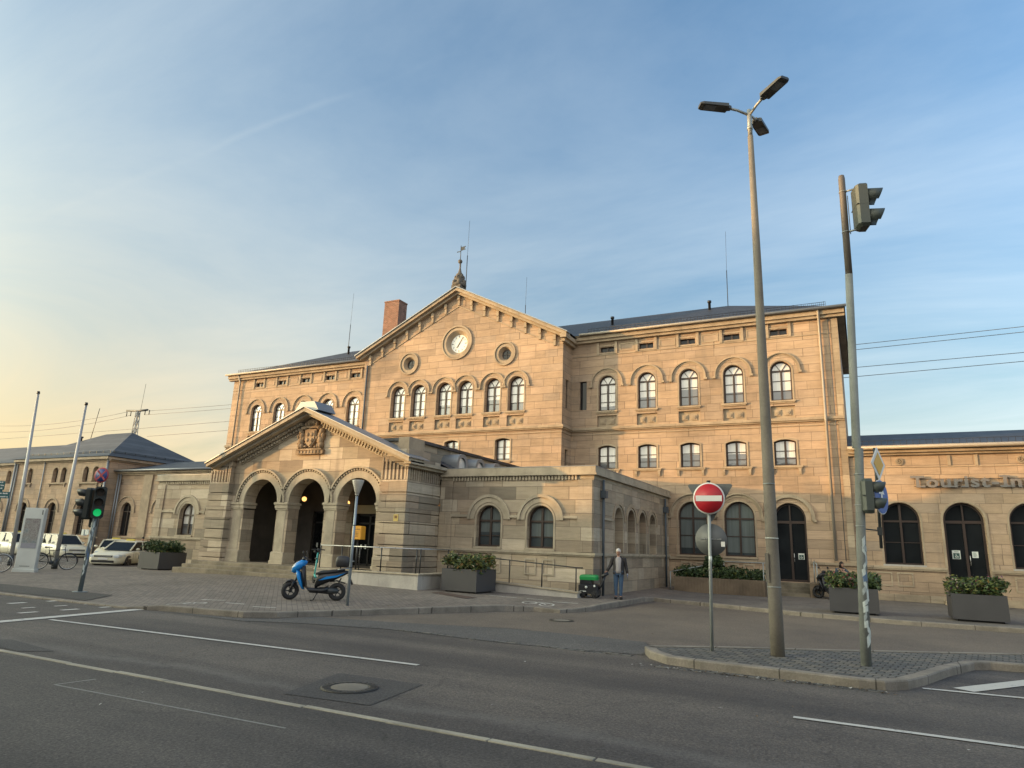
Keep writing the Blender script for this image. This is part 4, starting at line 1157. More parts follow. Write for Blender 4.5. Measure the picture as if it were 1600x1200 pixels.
# ---- portico
AX = [-23.5, -20.83, -18.15]; FZ = 0.63
b = MB()
YC = YP + 0.28                                     # recessed middle bay
pz = lambda x: 7.06 - abs(x + 20.88) * 0.405
b.wall([(-25.35, FZ), (-16.83, FZ), (-16.83, pz(-16.83)), (-20.88, 7.06), (-25.35, pz(-25.35))], [arch(x, FZ - 0.0 + 0.001, 3.2, 1.0, 24) for x in AX], 0.62, front(YC))
b.build("wall", STONE_ANNEX, st)
def corner_tower(x0, x1, y0, y1):
    b = MB()
    b.box(x0 + 0.07, x1 - 0.07, y0 + 0.07, y1, -0.2, 5.3)
    z = 0.27 if True else 0
    lv = [(-0.1, 0.33), (0.37, 0.76), (0.80, 1.17), (1.21, 1.58), (1.62, 1.99), (2.03, 2.40), (2.44, 2.81), (2.85, 3.23), (3.27, 3.58), (3.62, 4.08)]
    for i, (a, c) in enumerate(lv):
        e = max(0, 0.05 - i * 0.006)
        if i == 0: e = 0.12
        b.bbox(x0 - e, x1 + e, y0 - e, y1, a, c, 0.012)
    b.build("corner_tower", STONE_ANNEX, st)
    b = MB()
    # fluted frieze
    n = 7
    for i in range(n):
        x = x0 + (x1 - x0) * (i + 0.0) / n
        zt = pz(x + 0.1) - 0.42
        b.box(x + 0.01, x + 0.095, y0, y0 + 0.1, 4.09, max(4.6, zt))
    b.box(x1 - 0.06, x1, y0, y0 + 0.1, 4.09, 4.75)
    m = 15
    if x1 > -20:
        for i in range(m):
            y = y0 + 0.1 + (y1 - y0 - 0.1) * i / m; b.box(x1 - 0.1, x1, y, y + 0.085, 4.09, 4.75)
        b.box(x1 - 0.04, x1 + 0.02, y0, y1, 4.72, 4.85)
    else:
        for i in range(m):
            y = y0 + 0.1 + (y1 - y0 - 0.1) * i / m; b.box(x1 - 0.1, x1, y, y + 0.08, 4.09, 4.75)
    b.prism([(x0, 4.8), (x1, 4.8), (x1, pz(x1) - 0.02), (x0, pz(x0) - 0.02)], y0 + 0.02, y0 + 0.3, lambda u, v, w: (u, w, v))
    b.build("fluted_frieze", STONE_ANNEX, st)
corner_tower(-16.85, -15.55, YP, YA)
corner_tower(-26.6, -25.3, YP, YA)
# pillars
b = MB()
def pillar(x0, x1):
    b = MB()
    y0, y1 = YC - 0.02, YC + 0.62
    e = 0.05
    b.bbox(x0 - e - 0.02, x1 + e + 0.02, y0 - e, y1 + e, FZ, FZ + 0.14, 0.01); b.bbox(x0 - e, x1 + e, y0 - e + 0.02, y1 + e - 0.02, FZ + 0.14, FZ + 0.50, 0.03)
    c = 0.10
    pts = lambda z: [(x0 + c, y0, z), (x1 - c, y0, z), (x1, y0 + c, z), (x1, y1 - c, z), (x1 - c, y1, z), (x0 + c, y1, z), (x0, y1 - c, z), (x0, y0 + c, z)]
    b.loft([pts(FZ + 0.5), pts(2.9)], smooth=False)
    for z0, z1, q in ((2.88, 2.95, 0.03), (2.95, 3.10, 0.055), (3.10, 3.2, 0.09)): b.bbox(x0 - q, x1 + q, y0 - q, y1 + q, z0, z1, 0.02)
    b.build("pillar", PALE, st)
pillar(-22.53, -21.87); pillar(-19.81, -19.17)
pillar(-25.22, -24.53); pillar(-17.11, -16.6)
for x in AX:
    b = MB()
    b.strip(arc(x, 3.2, 1.0 + 0.005), arc(x, 3.2, 1.30), -0.06, 0.01, front(YC))
    b.strip(arc(x, 3.2, 1.40), arc(x, 3.2, 1.47), -0.14, 0.01, front(YC))
    for i in range(30):
        t = PI * (i + 0.5) / 30
        def TT(u, v, w, t=t, x=x): return (x + v * math.cos(t) - u * math.sin(t), YC + w, 3.2 + v * math.sin(t) + u * math.cos(t))
        b.box(-0.035, 0.035, -0.10, 0.0, 1.31, 1.40, T=lambda u, w, v, TT=TT: TT(u, v, w))
    b.build("arch_moulding", PALE, st)
# pediment cornice
b = MB(); cx = -20.82; pkp = 7.16
def rk(b, zp, th, y0, y1, half, s=0.405):
    for sg in (-1, 1):
        b.prism([(cx, zp), (cx, zp - th), (cx + sg * half, zp - th - half * s), (cx + sg * half, zp - half * s)], y0, y1, lambda u, v, w: (u, w, v))
rk(b, pkp, 0.17, 21.15, YC + 0.3, 5.60); rk(b, pkp - 0.17, 0.12, 21.38, YC + 0.3, 5.48)
for sg in (-1, 1):
    for i in range(24):
        x = cx + sg * (0.62 + i * 0.152)
        z = pkp - 0.30 - abs(x - cx) * 0.405
        b.box(x - 0.042, x + 0.042, 21.62, YC + 0.05, z - 0.13, z - 0.0); b.box(x - 0.042, x + 0.042, 21.75, YC + 0.05, z - 0.26, z - 0.16)
rk(b, pkp - 0.56, 0.05, YC - 0.05, YC + 0.1, 4.2)
b.box(-15.55, -15.22, 21.3, 24.0, 4.66, 4.78); b.box(-15.55, -15.36, 21.4, 24.0, 4.56, 4.66)
b.build("pediment_cornice", PALE, st)
b = MB()
rk(b, pkp + 0.04, 0.035, 21.10, 22.5, 5.66)
b.prism([(cx - 0.72, 7.0), (cx + 0.65, 7.05), (cx + 0.38, 7.44), (cx - 0.40, 7.44)], 21.3, 22.4, lambda u, v, w: (u, w, v))
b.build("portico_roof", ZINC, st)
b = MB()                                            # hall behind the portico
b.box(-25.9, -16.3, 22.6, 33.55, 4.4, 5.78)
b.build("wall", STONE_ANNEX, st)
b = MB(); b.box(-26.0, -16.15, 22.5, 33.5, 5.78, 5.9)
b.add([(-15.25, 24.1, 4.80), (-15.25, 33.5, 4.80), (-16.35, 33.5, 5.28), (-16.35, 24.1, 5.28)], [(0, 1, 2, 3)])
b.add([(-26.95, 24.1, 4.80), (-26.95, 33.5, 4.80), (-25.85, 33.5, 5.28), (-25.85, 24.1, 5.28)], [(0, 1, 2, 3)])
b.build("hall_roof", SLATE, st)
b = MB(); b.box(-16.5, -15.98, 22.15, 23.25, 4.9, 5.86); b.build("parapet_block", TRIM, st)
for y in (25.5, 27.1, 28.75, 30.4):
    b = MB()
    T = lambda u, v, w: (-15.45 - w, u, v)
    b.strip(arc(y, 5.12, 0.30), arc(y, 5.12, 0.46), 0.0, 0.95, T)
    b.strip([(y - 0.46, 4.8), (y - 0.46, 5.12)], [(y - 0.30, 4.8), (y - 0.30, 5.12)], 0.0, 0.95, T); b.strip([(y + 0.30, 4.8), (y + 0.30, 5.12)], [(y + 0.46, 4.8), (y + 0.46, 5.12)], 0.0, 0.95, T)
    dm = b.build("dormer", ZINC, st)
    b = MB(); b.prism(circ(y, 5.08, 0.31), 0.08, 0.1, T); b.build("dormer_pane", PANE_UP, dm)
# coat of arms in the pediment
CREST = trimstone("carved_relief", (0.36, 0.27, 0.18), var=0.5, grime=0.5)
b = MB(); y0 = YC
b.box(-21.72, -20.42, y0 - 0.16, y0 + 0.02, 5.24, 5.42); b.box(-21.66, -20.48, y0 - 0.20, y0 + 0.02, 5.40, 5.46)
for i in range(7): b.box(-21.6 + i * 0.16, -21.53 + i * 0.16, y0 - 0.19, y0 - 0.15, 5.27, 5.38)
b.prism([(-21.35, 6.28), (-20.80, 6.28), (-20.80, 5.85), (-20.95, 5.62), (-21.075, 5.52), (-21.2, 5.62), (-21.35, 5.85)], y0 - 0.16, y0 + 0.02, lambda u, v, w: (u, w, v))
b.prism([(-21.29, 6.22), (-20.86, 6.22), (-20.86, 5.87), (-20.98, 5.66), (-21.075, 5.58), (-21.17, 5.66), (-21.29, 5.87)], y0 - 0.20, y0 - 0.16, lambda u, v, w: (u, w, v))
random.seed(11)
for s in (-1, 1):
    for (dx, z, rx, rz_) in ((0.50, 5.60, 0.11, 0.16), (0.46, 5.80, 0.14, 0.20), (0.44, 6.02, 0.12, 0.16), (0.50, 6.20, 0.12, 0.14), (0.40, 5.58, 0.07, 0.14), (0.36, 6.34, 0.12, 0.1), (0.58, 6.0, 0.06, 0.13), (0.33, 5.9, 0.06, 0.10)):
        b.ellipsoid((-21.075 + s * dx, y0 - 0.08, z), rx, 0.14, rz_, 9, 7)
for i in range(-2, 3): b.ellipsoid((-21.075 + i * 0.13, y0 - 0.10, 6.50 + 0.05 * (2 - abs(i))), 0.075, 0.12, 0.14, 8, 6)
b.box(-21.36, -20.79, y0 - 0.17, y0 + 0.02, 6.33, 6.42)
b.ellipsoid((-21.075, y0 - 0.1, 6.72), 0.09, 0.09, 0.11, 8, 6)
for dx, z in ((-.1, 6.05), (.1, 6.05), (-.1, 5.82), (.1, 5.82)): b.ellipsoid((-21.075 + dx, y0 - 0.2, z), 0.07, 0.05, 0.09, 7, 5)
for i in range(34): b.ellipsoid((-21.075 + random.uniform(-0.6, 0.6), y0 - 0.06, random.uniform(5.5, 6.45)), 0.05, 0.11, 0.06, 6, 5)
b.ellipsoid((-21.075, y0 - 0.1, 6.62), 0.30, 0.12, 0.10, 10, 6)
b.v = [(-20.88 + (x + 21.075) * 1.17, y, 5.24 + (z - 5.24) * 1.03) for x, y, z in b.v]
b.build("coat_of_arms", CREST, st)
# vestibule behind the arches
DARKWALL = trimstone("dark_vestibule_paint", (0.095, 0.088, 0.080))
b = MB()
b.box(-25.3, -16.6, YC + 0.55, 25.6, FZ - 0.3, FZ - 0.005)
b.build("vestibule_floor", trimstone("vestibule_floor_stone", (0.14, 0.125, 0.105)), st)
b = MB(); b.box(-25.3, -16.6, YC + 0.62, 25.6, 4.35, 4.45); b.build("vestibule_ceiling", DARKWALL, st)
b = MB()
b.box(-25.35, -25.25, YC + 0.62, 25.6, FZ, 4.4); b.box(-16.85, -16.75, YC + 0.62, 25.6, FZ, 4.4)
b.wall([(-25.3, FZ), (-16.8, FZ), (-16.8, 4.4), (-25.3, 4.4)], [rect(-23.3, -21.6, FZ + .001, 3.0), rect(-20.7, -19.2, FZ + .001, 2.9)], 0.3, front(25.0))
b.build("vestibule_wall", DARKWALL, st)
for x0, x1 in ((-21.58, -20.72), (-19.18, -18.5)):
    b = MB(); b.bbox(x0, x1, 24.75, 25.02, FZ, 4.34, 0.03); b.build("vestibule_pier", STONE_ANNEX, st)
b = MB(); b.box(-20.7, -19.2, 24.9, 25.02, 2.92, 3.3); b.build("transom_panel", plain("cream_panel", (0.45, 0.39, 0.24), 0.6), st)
for x, wd, hz in ((-23.3, 1.7, 3.0), (-20.7, 1.5, 2.9)):
    b = MB()
    for a in (0, wd / 2 - 0.04, wd - 0.08): b.box(x + a, x + a + 0.08, 25.1, 25.18, FZ, hz)
    for z in (FZ, 2.45, hz - 0.08): b.box(x, x + wd, 25.1, 25.18, z, z + 0.08)
    dd = b.build("door", BLACK, st)
    b = MB(); b.box(x, x + wd, 25.15, 25.17, FZ, hz); b.build("pane", PANE_LOW, dd)
    for a in (0.3, 0.55, 1.1): b = MB(); b.box(x + a, x + a + 0.09, 25.09, 25.1, 1.35, 1.55); b.build("door_notice", STICK, dd)
LAMPW = plain("warm_lamp_glass", (0.9, 0.6, 0.3), 0.4, emit=(1.0, 0.50, 0.14), es=0.9)
for i, (x, z, lb) in enumerate(((-23.2, 3.52, "lit globe lamp hanging behind the middle arch of the portico"), (-20.6, 3.34, "lit globe lamp hanging behind the right arch of the portico"))):
    t = thing("pendant_lamp", lb, "lamp", (x, 24.2, z), group="globe lamps lit in the portico")
    b = MB(); b.ellipsoid((0, 0, 0), 0.11, 0.11, 0.11); b.build("globe", LAMPW, t, world=False)
    b = MB(); b.tube([(0, 0, 0.1), (0, 0, 4.36 - z)], 0.012, 6); b.build("stem", BLACK, t, world=False)
# steps in front of the portico
b = MB()
for i, (yf, z1) in enumerate(((20.95, FZ), (20.60, 0.49), (20.25, 0.35))):
    b.bbox(-26.3 + 0.12 * (2 - i) - 0.2, -18.6, yf, YC + 0.55, -0.1, z1 - 0.004 * i, 0.015)
b.build("steps", trimstone("worn_step_stone", (0.25, 0.215, 0.16), grime=0.5), st)
# steps to the wing's side door
b = MB()
for i, (yf, z1) in enumerate(((34.55, 0.56), (34.25, 0.42), (33.95, 0.28), (33.65, 0.14))):
    b.bbox(-3.75, -2.25, yf, 35.2, -0.1, z1, 0.012)
b.build("steps", trimstone("dark_step_stone", (0.20, 0.175, 0.13), grime=0.5), st)
b = MB(); b.bbox(-2.24, -1.85, 33.6, 34.9, -0.1, 0.62, 0.02); b.build("step_cheek", CONC_BROWN, st)

# ---------------------------------------------------------------- low right wing (tourist office)
tw = thing("tourist_office_wing", "low sandstone wing with three big arched openings and grey lettering on its frieze", "building", (6, 35.05, 0))
YT = 35.06
TX = [1.545, 3.90, 6.25, 8.6, 10.95]
b = MB()
hs = []
for i, x in enumerate(TX):
    hs.append(arch(x, 0.72 if i in (1, 3) else 1.55, 3.49, 0.74))
b.wall([(-0.34, -0.3), (14.5, -0.3), (14.5, 6.05 + 0.4), (-0.34, 6.45)], hs, 0.35, front(YT))
b.box(14.2, 14.5, YT + 0.35, 46, -0.3, 6.45)
b.build("wall", STONE, tw)
kw = None
for i, x in enumerate(TX):
    if i in (1, 3):
        d2 = arched_door(tw, (x, YT, 0.72), 0.74, 3.51, 2.70)
        if i == 1:
            access_sign(d2, -0.38, 1.15, 0.30, 0.36); access_sign(d2, 0.30, 1.22, 0.22, 0.26, text_only=True)
        b = MB(); b.strip(arch(0, 0, 2.77, 0.76)[1:] + [(-0.76, 0)], arch(0, 0, 2.77, 0.85)[1:] + [(-0.85, 0)], -0.04, 0.01, lambda u, v, w: (u, w, v)); b.build("surround", TRIM, d2, world=False)
    elif kw is None:
        kw = pane_window(tw, dict(kind='arch', hw=0.74, h=2.68), PANE_LOW, WOOD, (x, YT, 1.55), bars=(-1.87, 0.95), w0=0.22)
        b = MB(); b.box(-0.82, 0.82, -0.10, 0.2, -0.07, 0.0); b.build("sill", CONC, kw, world=False)
    else:
        dup(kw, (x, YT, 1.55), tw)
b = MB()
for x0, x1 in ((-0.34, 3.12), (4.68, 7.82), (9.4, 14.5)):
    b.box(x0, x1, YT - 0.10, YT + 0.01, 1.38, 1.48); b.box(x0, x1, YT - 0.05, YT + 0.01, -0.2, 0.30); b.box(x0, x1, YT - 0.07, YT + 0.01, 1.32, 1.38)
    for s in (0.75, 1.55):
        if x0 + s + 0.6 < x1: b.wall(rect(x0 + s, x0 + s + 0.62, 0.62, 1.22), [rect(x0 + s + 0.06, x0 + s + 0.56, 0.68, 1.16)], 0.03, front(YT - 0.03))
b.bbox(3.05, 4.75, 34.3, 35.2, -0.1, 0.30, 0.02); b.bbox(2.85, 4.95, 33.95, 35.2, -0.1, 0.16, 0.02)
b.build("plinth", STONE_PLINTH, tw)
b = MB()
hband(b, -0.34, 14.5, YT, [(6.34, 6.44, 0.14), (6.44, 6.60, 0.30), (5.79, 5.82, 0.03)])
b.build("cornice", TRIM, tw)
b = MB()
for x in (1.71, 6.19, 10.9):
    b.strip(circ(x, 6.05, 0.10) + [circ(x, 6.05, 0.10)[0]], circ(x, 6.05, 0.16) + [circ(x, 6.05, 0.16)[0]], -0.05, 0.01, front(YT))
    for i in range(6):
        a = i * PI / 3; b.ellipsoid((x + 0.06 * math.cos(a), YT - 0.02, 6.05 + 0.06 * math.sin(a)), 0.035, 0.035, 0.035, 6, 5)
for x in (3.55, 4.55, 8.3, 9.3): b.box(x, x + 0.12, YT - 0.04, YT + 0.01, 5.84, 6.30)
b.build("frieze_ornament", TRIM, tw)
b = MB()
b.add([(-0.34, 34.6, 6.68), (14.9, 34.6, 6.68), (14.9, 40, 8.1), (-0.34, 40, 8.1)], [(0, 1, 2, 3)]); b.add([(-0.34, 40, 8.1), (14.9, 40, 8.1), (14.9, 46, 6.6), (-0.34, 46, 6.6)], [(0, 1, 2, 3)])
b.build("roof", SLATE, tw)
b = MB(); b.tube([(-0.34, 34.58, 6.66), (14.9, 34.58, 6.66)], 0.09, 8); b.build("gutter", GUTTER, tw)
b = MB()
for i in range(60): b.box(-0.2 + i * 0.25, -0.185 + i * 0.25, 34.78, 34.80, 6.7, 7.0)
b.box(-0.2, 14.8, 34.785, 34.795, 6.98, 7.0); b.build("snow_guard", BLACK, tw)
LETT = plain("grey_sign_letters", (0.16, 0.15, 0.143), 0.6)
b = MB()
b.text("Tourist", 0.70, lambda u, v, w: (2.08 + u, YT - 0.12 + w, 4.90 + v), 0.06, 0.019, sx=1.23, sp=1.12)
b.text("-", 0.70, lambda u, v, w: (5.04 + u, YT - 0.12 + w, 4.90 + v), 0.07, 0.02, sx=1.2)
b.text("Information", 0.70, lambda u, v, w: (5.42 + u, YT - 0.12 + w, 4.90 + v), 0.06, 0.019, sx=1.23, sp=1.12)
# slab serifs and fixing rails
for x0, x1, z0, z1 in ((2.30, 2.62, 4.89, 4.96), (5.34, 5.70, 4.89, 4.96), (5.34, 5.70, 5.31, 5.38), (3.43, 3.70, 4.89, 4.95), (3.95, 4.22, 4.89, 4.95)):
    b.box(x0, x1, YT - 0.155, YT - 0.085, z0, z1)
lt = b.build("sign_lettering", LETT)
tag(lt, "large grey raised letters reading Tourist-Information on the frieze of the low right wing", "sign")
b = MB(); b.box(2.2, 9.6, YT - 0.06, YT - 0.04, 4.93, 4.95); b.box(2.2, 9.6, YT - 0.06, YT - 0.04, 5.25, 5.27)
for i in range(12): b.box(2.3 + i * 0.6, 2.33 + i * 0.6, YT - 0.05, YT + 0.01, 4.93, 4.96)
b.build("fixing_rail", BLACK, lt)

# ---------------------------------------------------------------- low left wing and left pavilion
lw = thing("left_wing_building", "low sandstone wing between the station and the left pavilion, with shallow pilasters", "building", (-48, 35.06, 0))
LX = [-52.35, -48.1, -44.0]
b = MB(); b.wall([(-54.1, -0.7), (-41.86, -0.7), (-41.86, 6.4), (-54.1, 6.4)], [arch(x, 1.42, 3.42, 0.62) for x in LX], 0.35, front(YT)); b.build("wall", STONE, lw)
kl = pane_window(lw, dict(kind='arch', hw=0.62, h=2.62), PANE_LOW, WOOD, (LX[0], YT, 1.42), hood=(0.98, 1.12, 0.1), bars=(-1.9,), w0=0.2)
for x in LX[1:]: dup(kl, (x, YT, 1.42), lw)
b = MB()
hband(b, -54.1, -41.86, YT, [(6.22, 6.34, 0.14), (6.34, 6.50, 0.28), (5.72, 5.76, 0.03), (1.28, 1.38, 0.08)])
for x in (-50.55, -46.2): b.box(x, x + 1.0, YT - 0.12, YT + 0.01, 1.39, 6.21)
b.build("cornice", TRIM, lw)
b = MB(); b.add([(-54.1, 34.65, 6.55), (-41.86, 34.65, 6.55), (-41.86, 40, 7.9), (-54.1, 40, 7.9)], [(0, 1, 2, 3)]); b.build("roof", SLATE, lw)
b = MB(); b.tube([(-54.0, 34.62, 6.55), (-41.9, 34.62, 6.55)], 0.08, 8); b.build("gutter", ZINC, lw)
b = MB(); b.tube([(-53.75, 34.9, 6.5), (-53.75, 34.9, 0)], 0.07, 8); b.build("downpipe", ZINC, lw); b = MB(); b.tube([(-53.45, 34.9, 6.3), (-53.45, 34.9, 0)], 0.06, 8); b.build("downpipe", ZINC, lw)

pv = thing("pavilion_building", "two storey sandstone pavilion with grey hip roof behind the parked taxis", "building", (-64, 34, 0))
YV = 34.0
ux = [(-64.70, 1), (-60.98, 1), (-59.78, 1), (-56.72, 1), (-55.42, 1)]
b = MB()
hs = [arch(x, 5.60, 6.52, 0.34) for x, _ in ux] + [arch(x, 1.36, 3.32, 0.60) for x in (-64.8, -60.55, -56.5)]
b.wall([(-67.1, -0.7), (-54.0, -0.7), (-54.0, 7.5), (-67.1, 7.5)], hs, 0.35, front(YV))
b.box(-54.3, -54.0, YV + 0.35, 43.3, -0.7, 7.5)
b.wall([(-86, -0.7), (-67.1, -0.7), (-67.1, 7.3), (-86, 7.3)], [arch(x, 5.6, 6.45, 0.32) for x in (-68.5, -72.3, -73.5, -77)] + [arch(x, 1.36, 3.3, 0.6) for x in (-69.5, -73, -77)], 0.35, front(YV + 0.25))
b.build("wall", STONE, pv)
kp = None
for x, _ in ux:
    if kp is None:
        kp = pane_window(pv, dict(kind='arch', hw=0.34, h=1.26), PANE_LOW, WOOD, (x, YV, 5.6), w0=0.26)
    else: dup(kp, (x, YV, 5.6), pv)
for x in (-68.5, -72.3, -73.5, -77): dup(kp, (x, YV + 0.25, 5.56), pv)
kq = pane_window(pv, dict(kind='arch', hw=0.60, h=2.56), PANE_LOW, WOOD, (-64.8, YV, 1.36), hood=(0.85, 0.99, 0.1), bars=(-1.9, 0.9), w0=0.26)
for x in (-60.55, -56.5): dup(kq, (x, YV, 1.36), pv)
for x in (-69.5, -73, -77): dup(kq, (x, YV + 0.25, 1.34), pv)
b = MB()
hband(b, -67.1, -53.7, YV, [(7.30, 7.42, 0.10), (7.42, 7.62, 0.30), (1.16, 1.28, 0.08)])
b.box(-54.0, -53.72, YV + 0.021, 43.6, 7.42, 7.62); b.box(-54.0, -53.9, YV + 0.021, 43.6, 7.3, 7.42)
hband(b, -86, -67.1, YV + 0.25, [(7.1, 7.22, 0.10), (7.22, 7.4, 0.30), (1.16, 1.28, 0.08)])
for x0, x1 in ((-65.2, -64.2), (-61.6, -59.15), (-57.4, -54.8)):
    b.box(x0, x1, YV - 0.14, YV + 0.01, 5.46, 5.56); b.box(x0 + 0.1, x0 + 0.22, YV - 0.10, YV + 0.01, 5.24, 5.46); b.box(x1 - 0.22, x1 - 0.1, YV - 0.10, YV + 0.01, 5.24, 5.46)
b.build("cornice", TRIM, pv)
b = MB()
e0, e1, yb = -53.6, -67.5, 43.7
ym = (33.65 + yb) / 2; hp = ym - 33.65
b.add([(e0, 33.65, 7.66), (e0, yb, 7.66), (e0 - hp, ym, 10.55), (e1 + hp, ym, 10.55), (e1, 33.65, 7.66), (e1, yb, 7.66)], [(0, 1, 2), (0, 2, 3, 4), (4, 3, 5), (1, 5, 3, 2)])
b.add([(e1 + 3, 33.9, 7.42), (-86.2, 33.9, 7.42), (-80, ym, 9.75), (e1 + 3, ym, 9.75), (-86.2, yb, 7.42), (e1 + 3, yb, 7.42)], [(0, 1, 2, 3), (1, 4, 2), (3, 2, 4, 5)])
b.build("roof", ROOF_PAV, pv)
b = MB()
for z, y in ((8.05, 34.3), (8.15, 34.3)): b.tube([(-66.5, y, z), (-54.4, y, z)], 0.018, 5)
for i in range(14): b.box(-66.4 + i * 0.92, -66.36 + i * 0.92, 34.28, 34.32, 7.8, 8.18)
for z in (8.05, 8.15): b.tube([(-54.25, 34.4, z), (-54.25, 43, z)], 0.018, 5)
for i in range(10): b.box(-54.27, -54.23, 34.5 + i * 0.93, 34.54 + i * 0.93, 7.8, 8.18)
b.build("snow_guard", BLACK, pv)
b = MB(); b.lathe([(0.09, 0), (0.09, 0.5), (0.16, 0.5), (0.16, 0.62)], c=(-64.2, 37.5, 9.6), n=8); b.tube([(-64.0, 38.2, 9.9), (-63.4, 38.2, 13.0)], 0.03, 5); b.tube([(-66, 38.6, 10.4), (-66, 38.6, 10.41)], 0.01, 4)
b.build("vent_pipe", BLACK, pv)
for x, z, r in ((-62.6, 1.3, 0.05), (-67.1, 0, 0.09), (-66.75, 0, 0.06), (-53.9, 0, 0.09)):
    b = MB(); b.tube([(x, YV - 0.08, 7.4), (x, YV - 0.08, z)], r, 8); b.build("downpipe", ZINC, pv)
# ---------------------------------------------------------------- ramp and its rails
rw = thing("ramp_wall", "pale concrete ramp wall beside the portico steps, running down to the right", "ramp wall", (-14.3, 21.5, 0))
b = MB()
b.bbox(-18.75, -14.0, 20.5, 20.75, -0.1, 0.60, 0.01); b.bbox(-14.25, -14.0, 20.751, 22.9, -0.1, 0.60, 0.01); b.box(-18.75, -18.5, 20.751, 21.5, -0.1, 0.60)
b.prism([(-13.99, -0.1), (-8.9, -0.1), (-8.9, 0.22), (-13.99, 0.52)], 22.72, 22.95, lambda u, v, w: (u, w, v))
b.box(-18.5, -14.25, 20.75, 21.6, 0.3, 0.575); b.prism([(-14.0, 0.0), (-8.9, 0.0), (-8.9, 0.10), (-14.0, 0.46)], 22.95, 23.98, lambda u, v, w: (u, w, v))
b.build("wall_body", CONC, rw)
b = MB(); b.bbox(-18.8, -13.96, 20.46, 20.79, 0.60, 0.655, 0.01); b.bbox(-14.29, -13.96, 20.791, 22.9, 0.60, 0.655, 0.01)
b.prism([(-13.95, 0.50), (-8.86, 0.22), (-8.86, 0.27), (-13.95, 0.56)], 22.68, 22.99, lambda u, v, w: (u, w, v))
b.build("coping", PALE, rw)
def rail(name, label, posts, top, extra=(), group=None, postmat=BLACK, railmat=STEEL, pr=0.024, rr=0.021):
    t = thing(name, label, "handrail", posts[0][0], group=group)
    for (p, ztop) in posts:
        b = MB(); b.tube([p, (p[0], p[1], ztop)], pr, 8); b.build("post", postmat, t)
    b = MB(); b.tube(top, rr, 8)
    for e in extra: b.tube(e, rr * 0.7, 6)
    b.build("rail", railmat, t)
    return t
rail("handrail", "steel handrail with black posts along the front of the ramp landing", [((-18.65, 20.62, 0.65), 1.5), ((-17.6, 20.62, 0.65), 1.5), ((-16.75, 20.62, 0.65), 1.5), ((-15.75, 20.62, 0.65), 1.5), ((-14.2, 20.62, 0.65), 1.5), ((-14.12, 20.75, 0.65), 1.5), ((-14.12, 22.6, 0.65), 1.5)],
     [(-18.65, 20.62, 1.5), (-14.12, 20.62, 1.5), (-14.12, 22.75, 1.5)])
rail("handrail", "thin sloping handrail with black posts on the ramp in front of the annex", [((-12.9, 22.83, 0.46), 1.30), ((-11.6, 22.83, 0.39), 1.22), ((-10.3, 22.83, 0.31), 1.15), ((-9.0, 22.83, 0.24), 1.07)],
     [(-13.9, 22.83, 1.35), (-9.0, 22.83, 1.07), (-8.75, 22.83, 1.07)], railmat=BLACK)
# ---------------------------------------------------------------- plants
LEAFM = [plain("leaf_dark_green", (0.030, 0.055, 0.018), 0.6, var=0.5, scale=9), plain("leaf_green", (0.060, 0.095, 0.026), 0.6, var=0.4, scale=9), plain("leaf_yellow_green", (0.125, 0.135, 0.032), 0.6, var=0.4, scale=9), plain("leaf_autumn", (0.17, 0.105, 0.03), 0.6, var=0.4, scale=9),
         plain("petal_pink", (0.30, 0.05, 0.10), 0.6), plain("petal_pale", (0.42, 0.36, 0.28), 0.6), plain("petal_violet", (0.10, 0.035, 0.09), 0.6)]
def leafmass(name, label, cat, base, rx, ry, hgt, n, weights, seed, size=(0.05, 0.11), group=None, lobes=28, droop=0.1):
    random.seed(seed)
    b = MB(); lob = []
    for i in range(lobes):
        lob.append((random.uniform(-rx, rx) * 0.95, random.uniform(-ry, ry) * 0.95, random.uniform(0.25, 0.75) * hgt, random.uniform(0.18, 0.32) * max(min(rx, 0.8), 0.5) + 0.06, random.choice((0, 1, 2, 3)) / 3))
    for i in range(n):
        lx, ly, lz, lr, hue = random.choice(lob)
        d = Vector((random.gauss(0, 1), random.gauss(0, 1), random.gauss(0, 1))).normalized() * lr * random.uniform(0.4, 1.15)
        p = Vector((lx + d.x * 1.2, ly + d.y * 1.2, max(lz + d.z * 0.95, -droop)))
        p.x = max(-rx - 0.12, min(rx + 0.12, p.x)); p.y = max(-ry - 0.12, min(ry + 0.12, p.y))
        s = random.uniform(*size)
        a = Vector((random.gauss(0, 1), random.gauss(0, 1), random.gauss(0, 0.7))).normalized(); c = a.cross(Vector((random.gauss(0, 1), random.gauss(0, 1), random.gauss(0, 1)))).normalized()
        mi = random.choices(range(7), weights=weights)[0]
        b.cm = mi
        if mi >= 4: s *= 0.6; p.z += 0.03
        b.add([p - a * s, p + c * s * 0.42, p + a * s, p - c * s * 0.42], [(0, 1, 2, 3)])
    b.cm = 0
    for i in range(int(14 * rx)):
        x, y = random.uniform(-rx, rx) * 0.8, random.uniform(-ry, ry) * 0.8
        b.tube([(x, y, -0.05), (x + random.uniform(-.1, .1), y + random.uniform(-.1, .1), hgt * random.uniform(0.5, 1.1))], 0.006, 4)
    o = b.build(name, LEAFM, loc=base)
    return tag(o, label, cat, group)
PLANTER = plain("charcoal_planter", (0.056, 0.055, 0.059), 0.55, 0.1, 0.14, 2.5)
SOIL = plain("soil", (0.03, 0.022, 0.016), 0.95, var=0.5, scale=20)
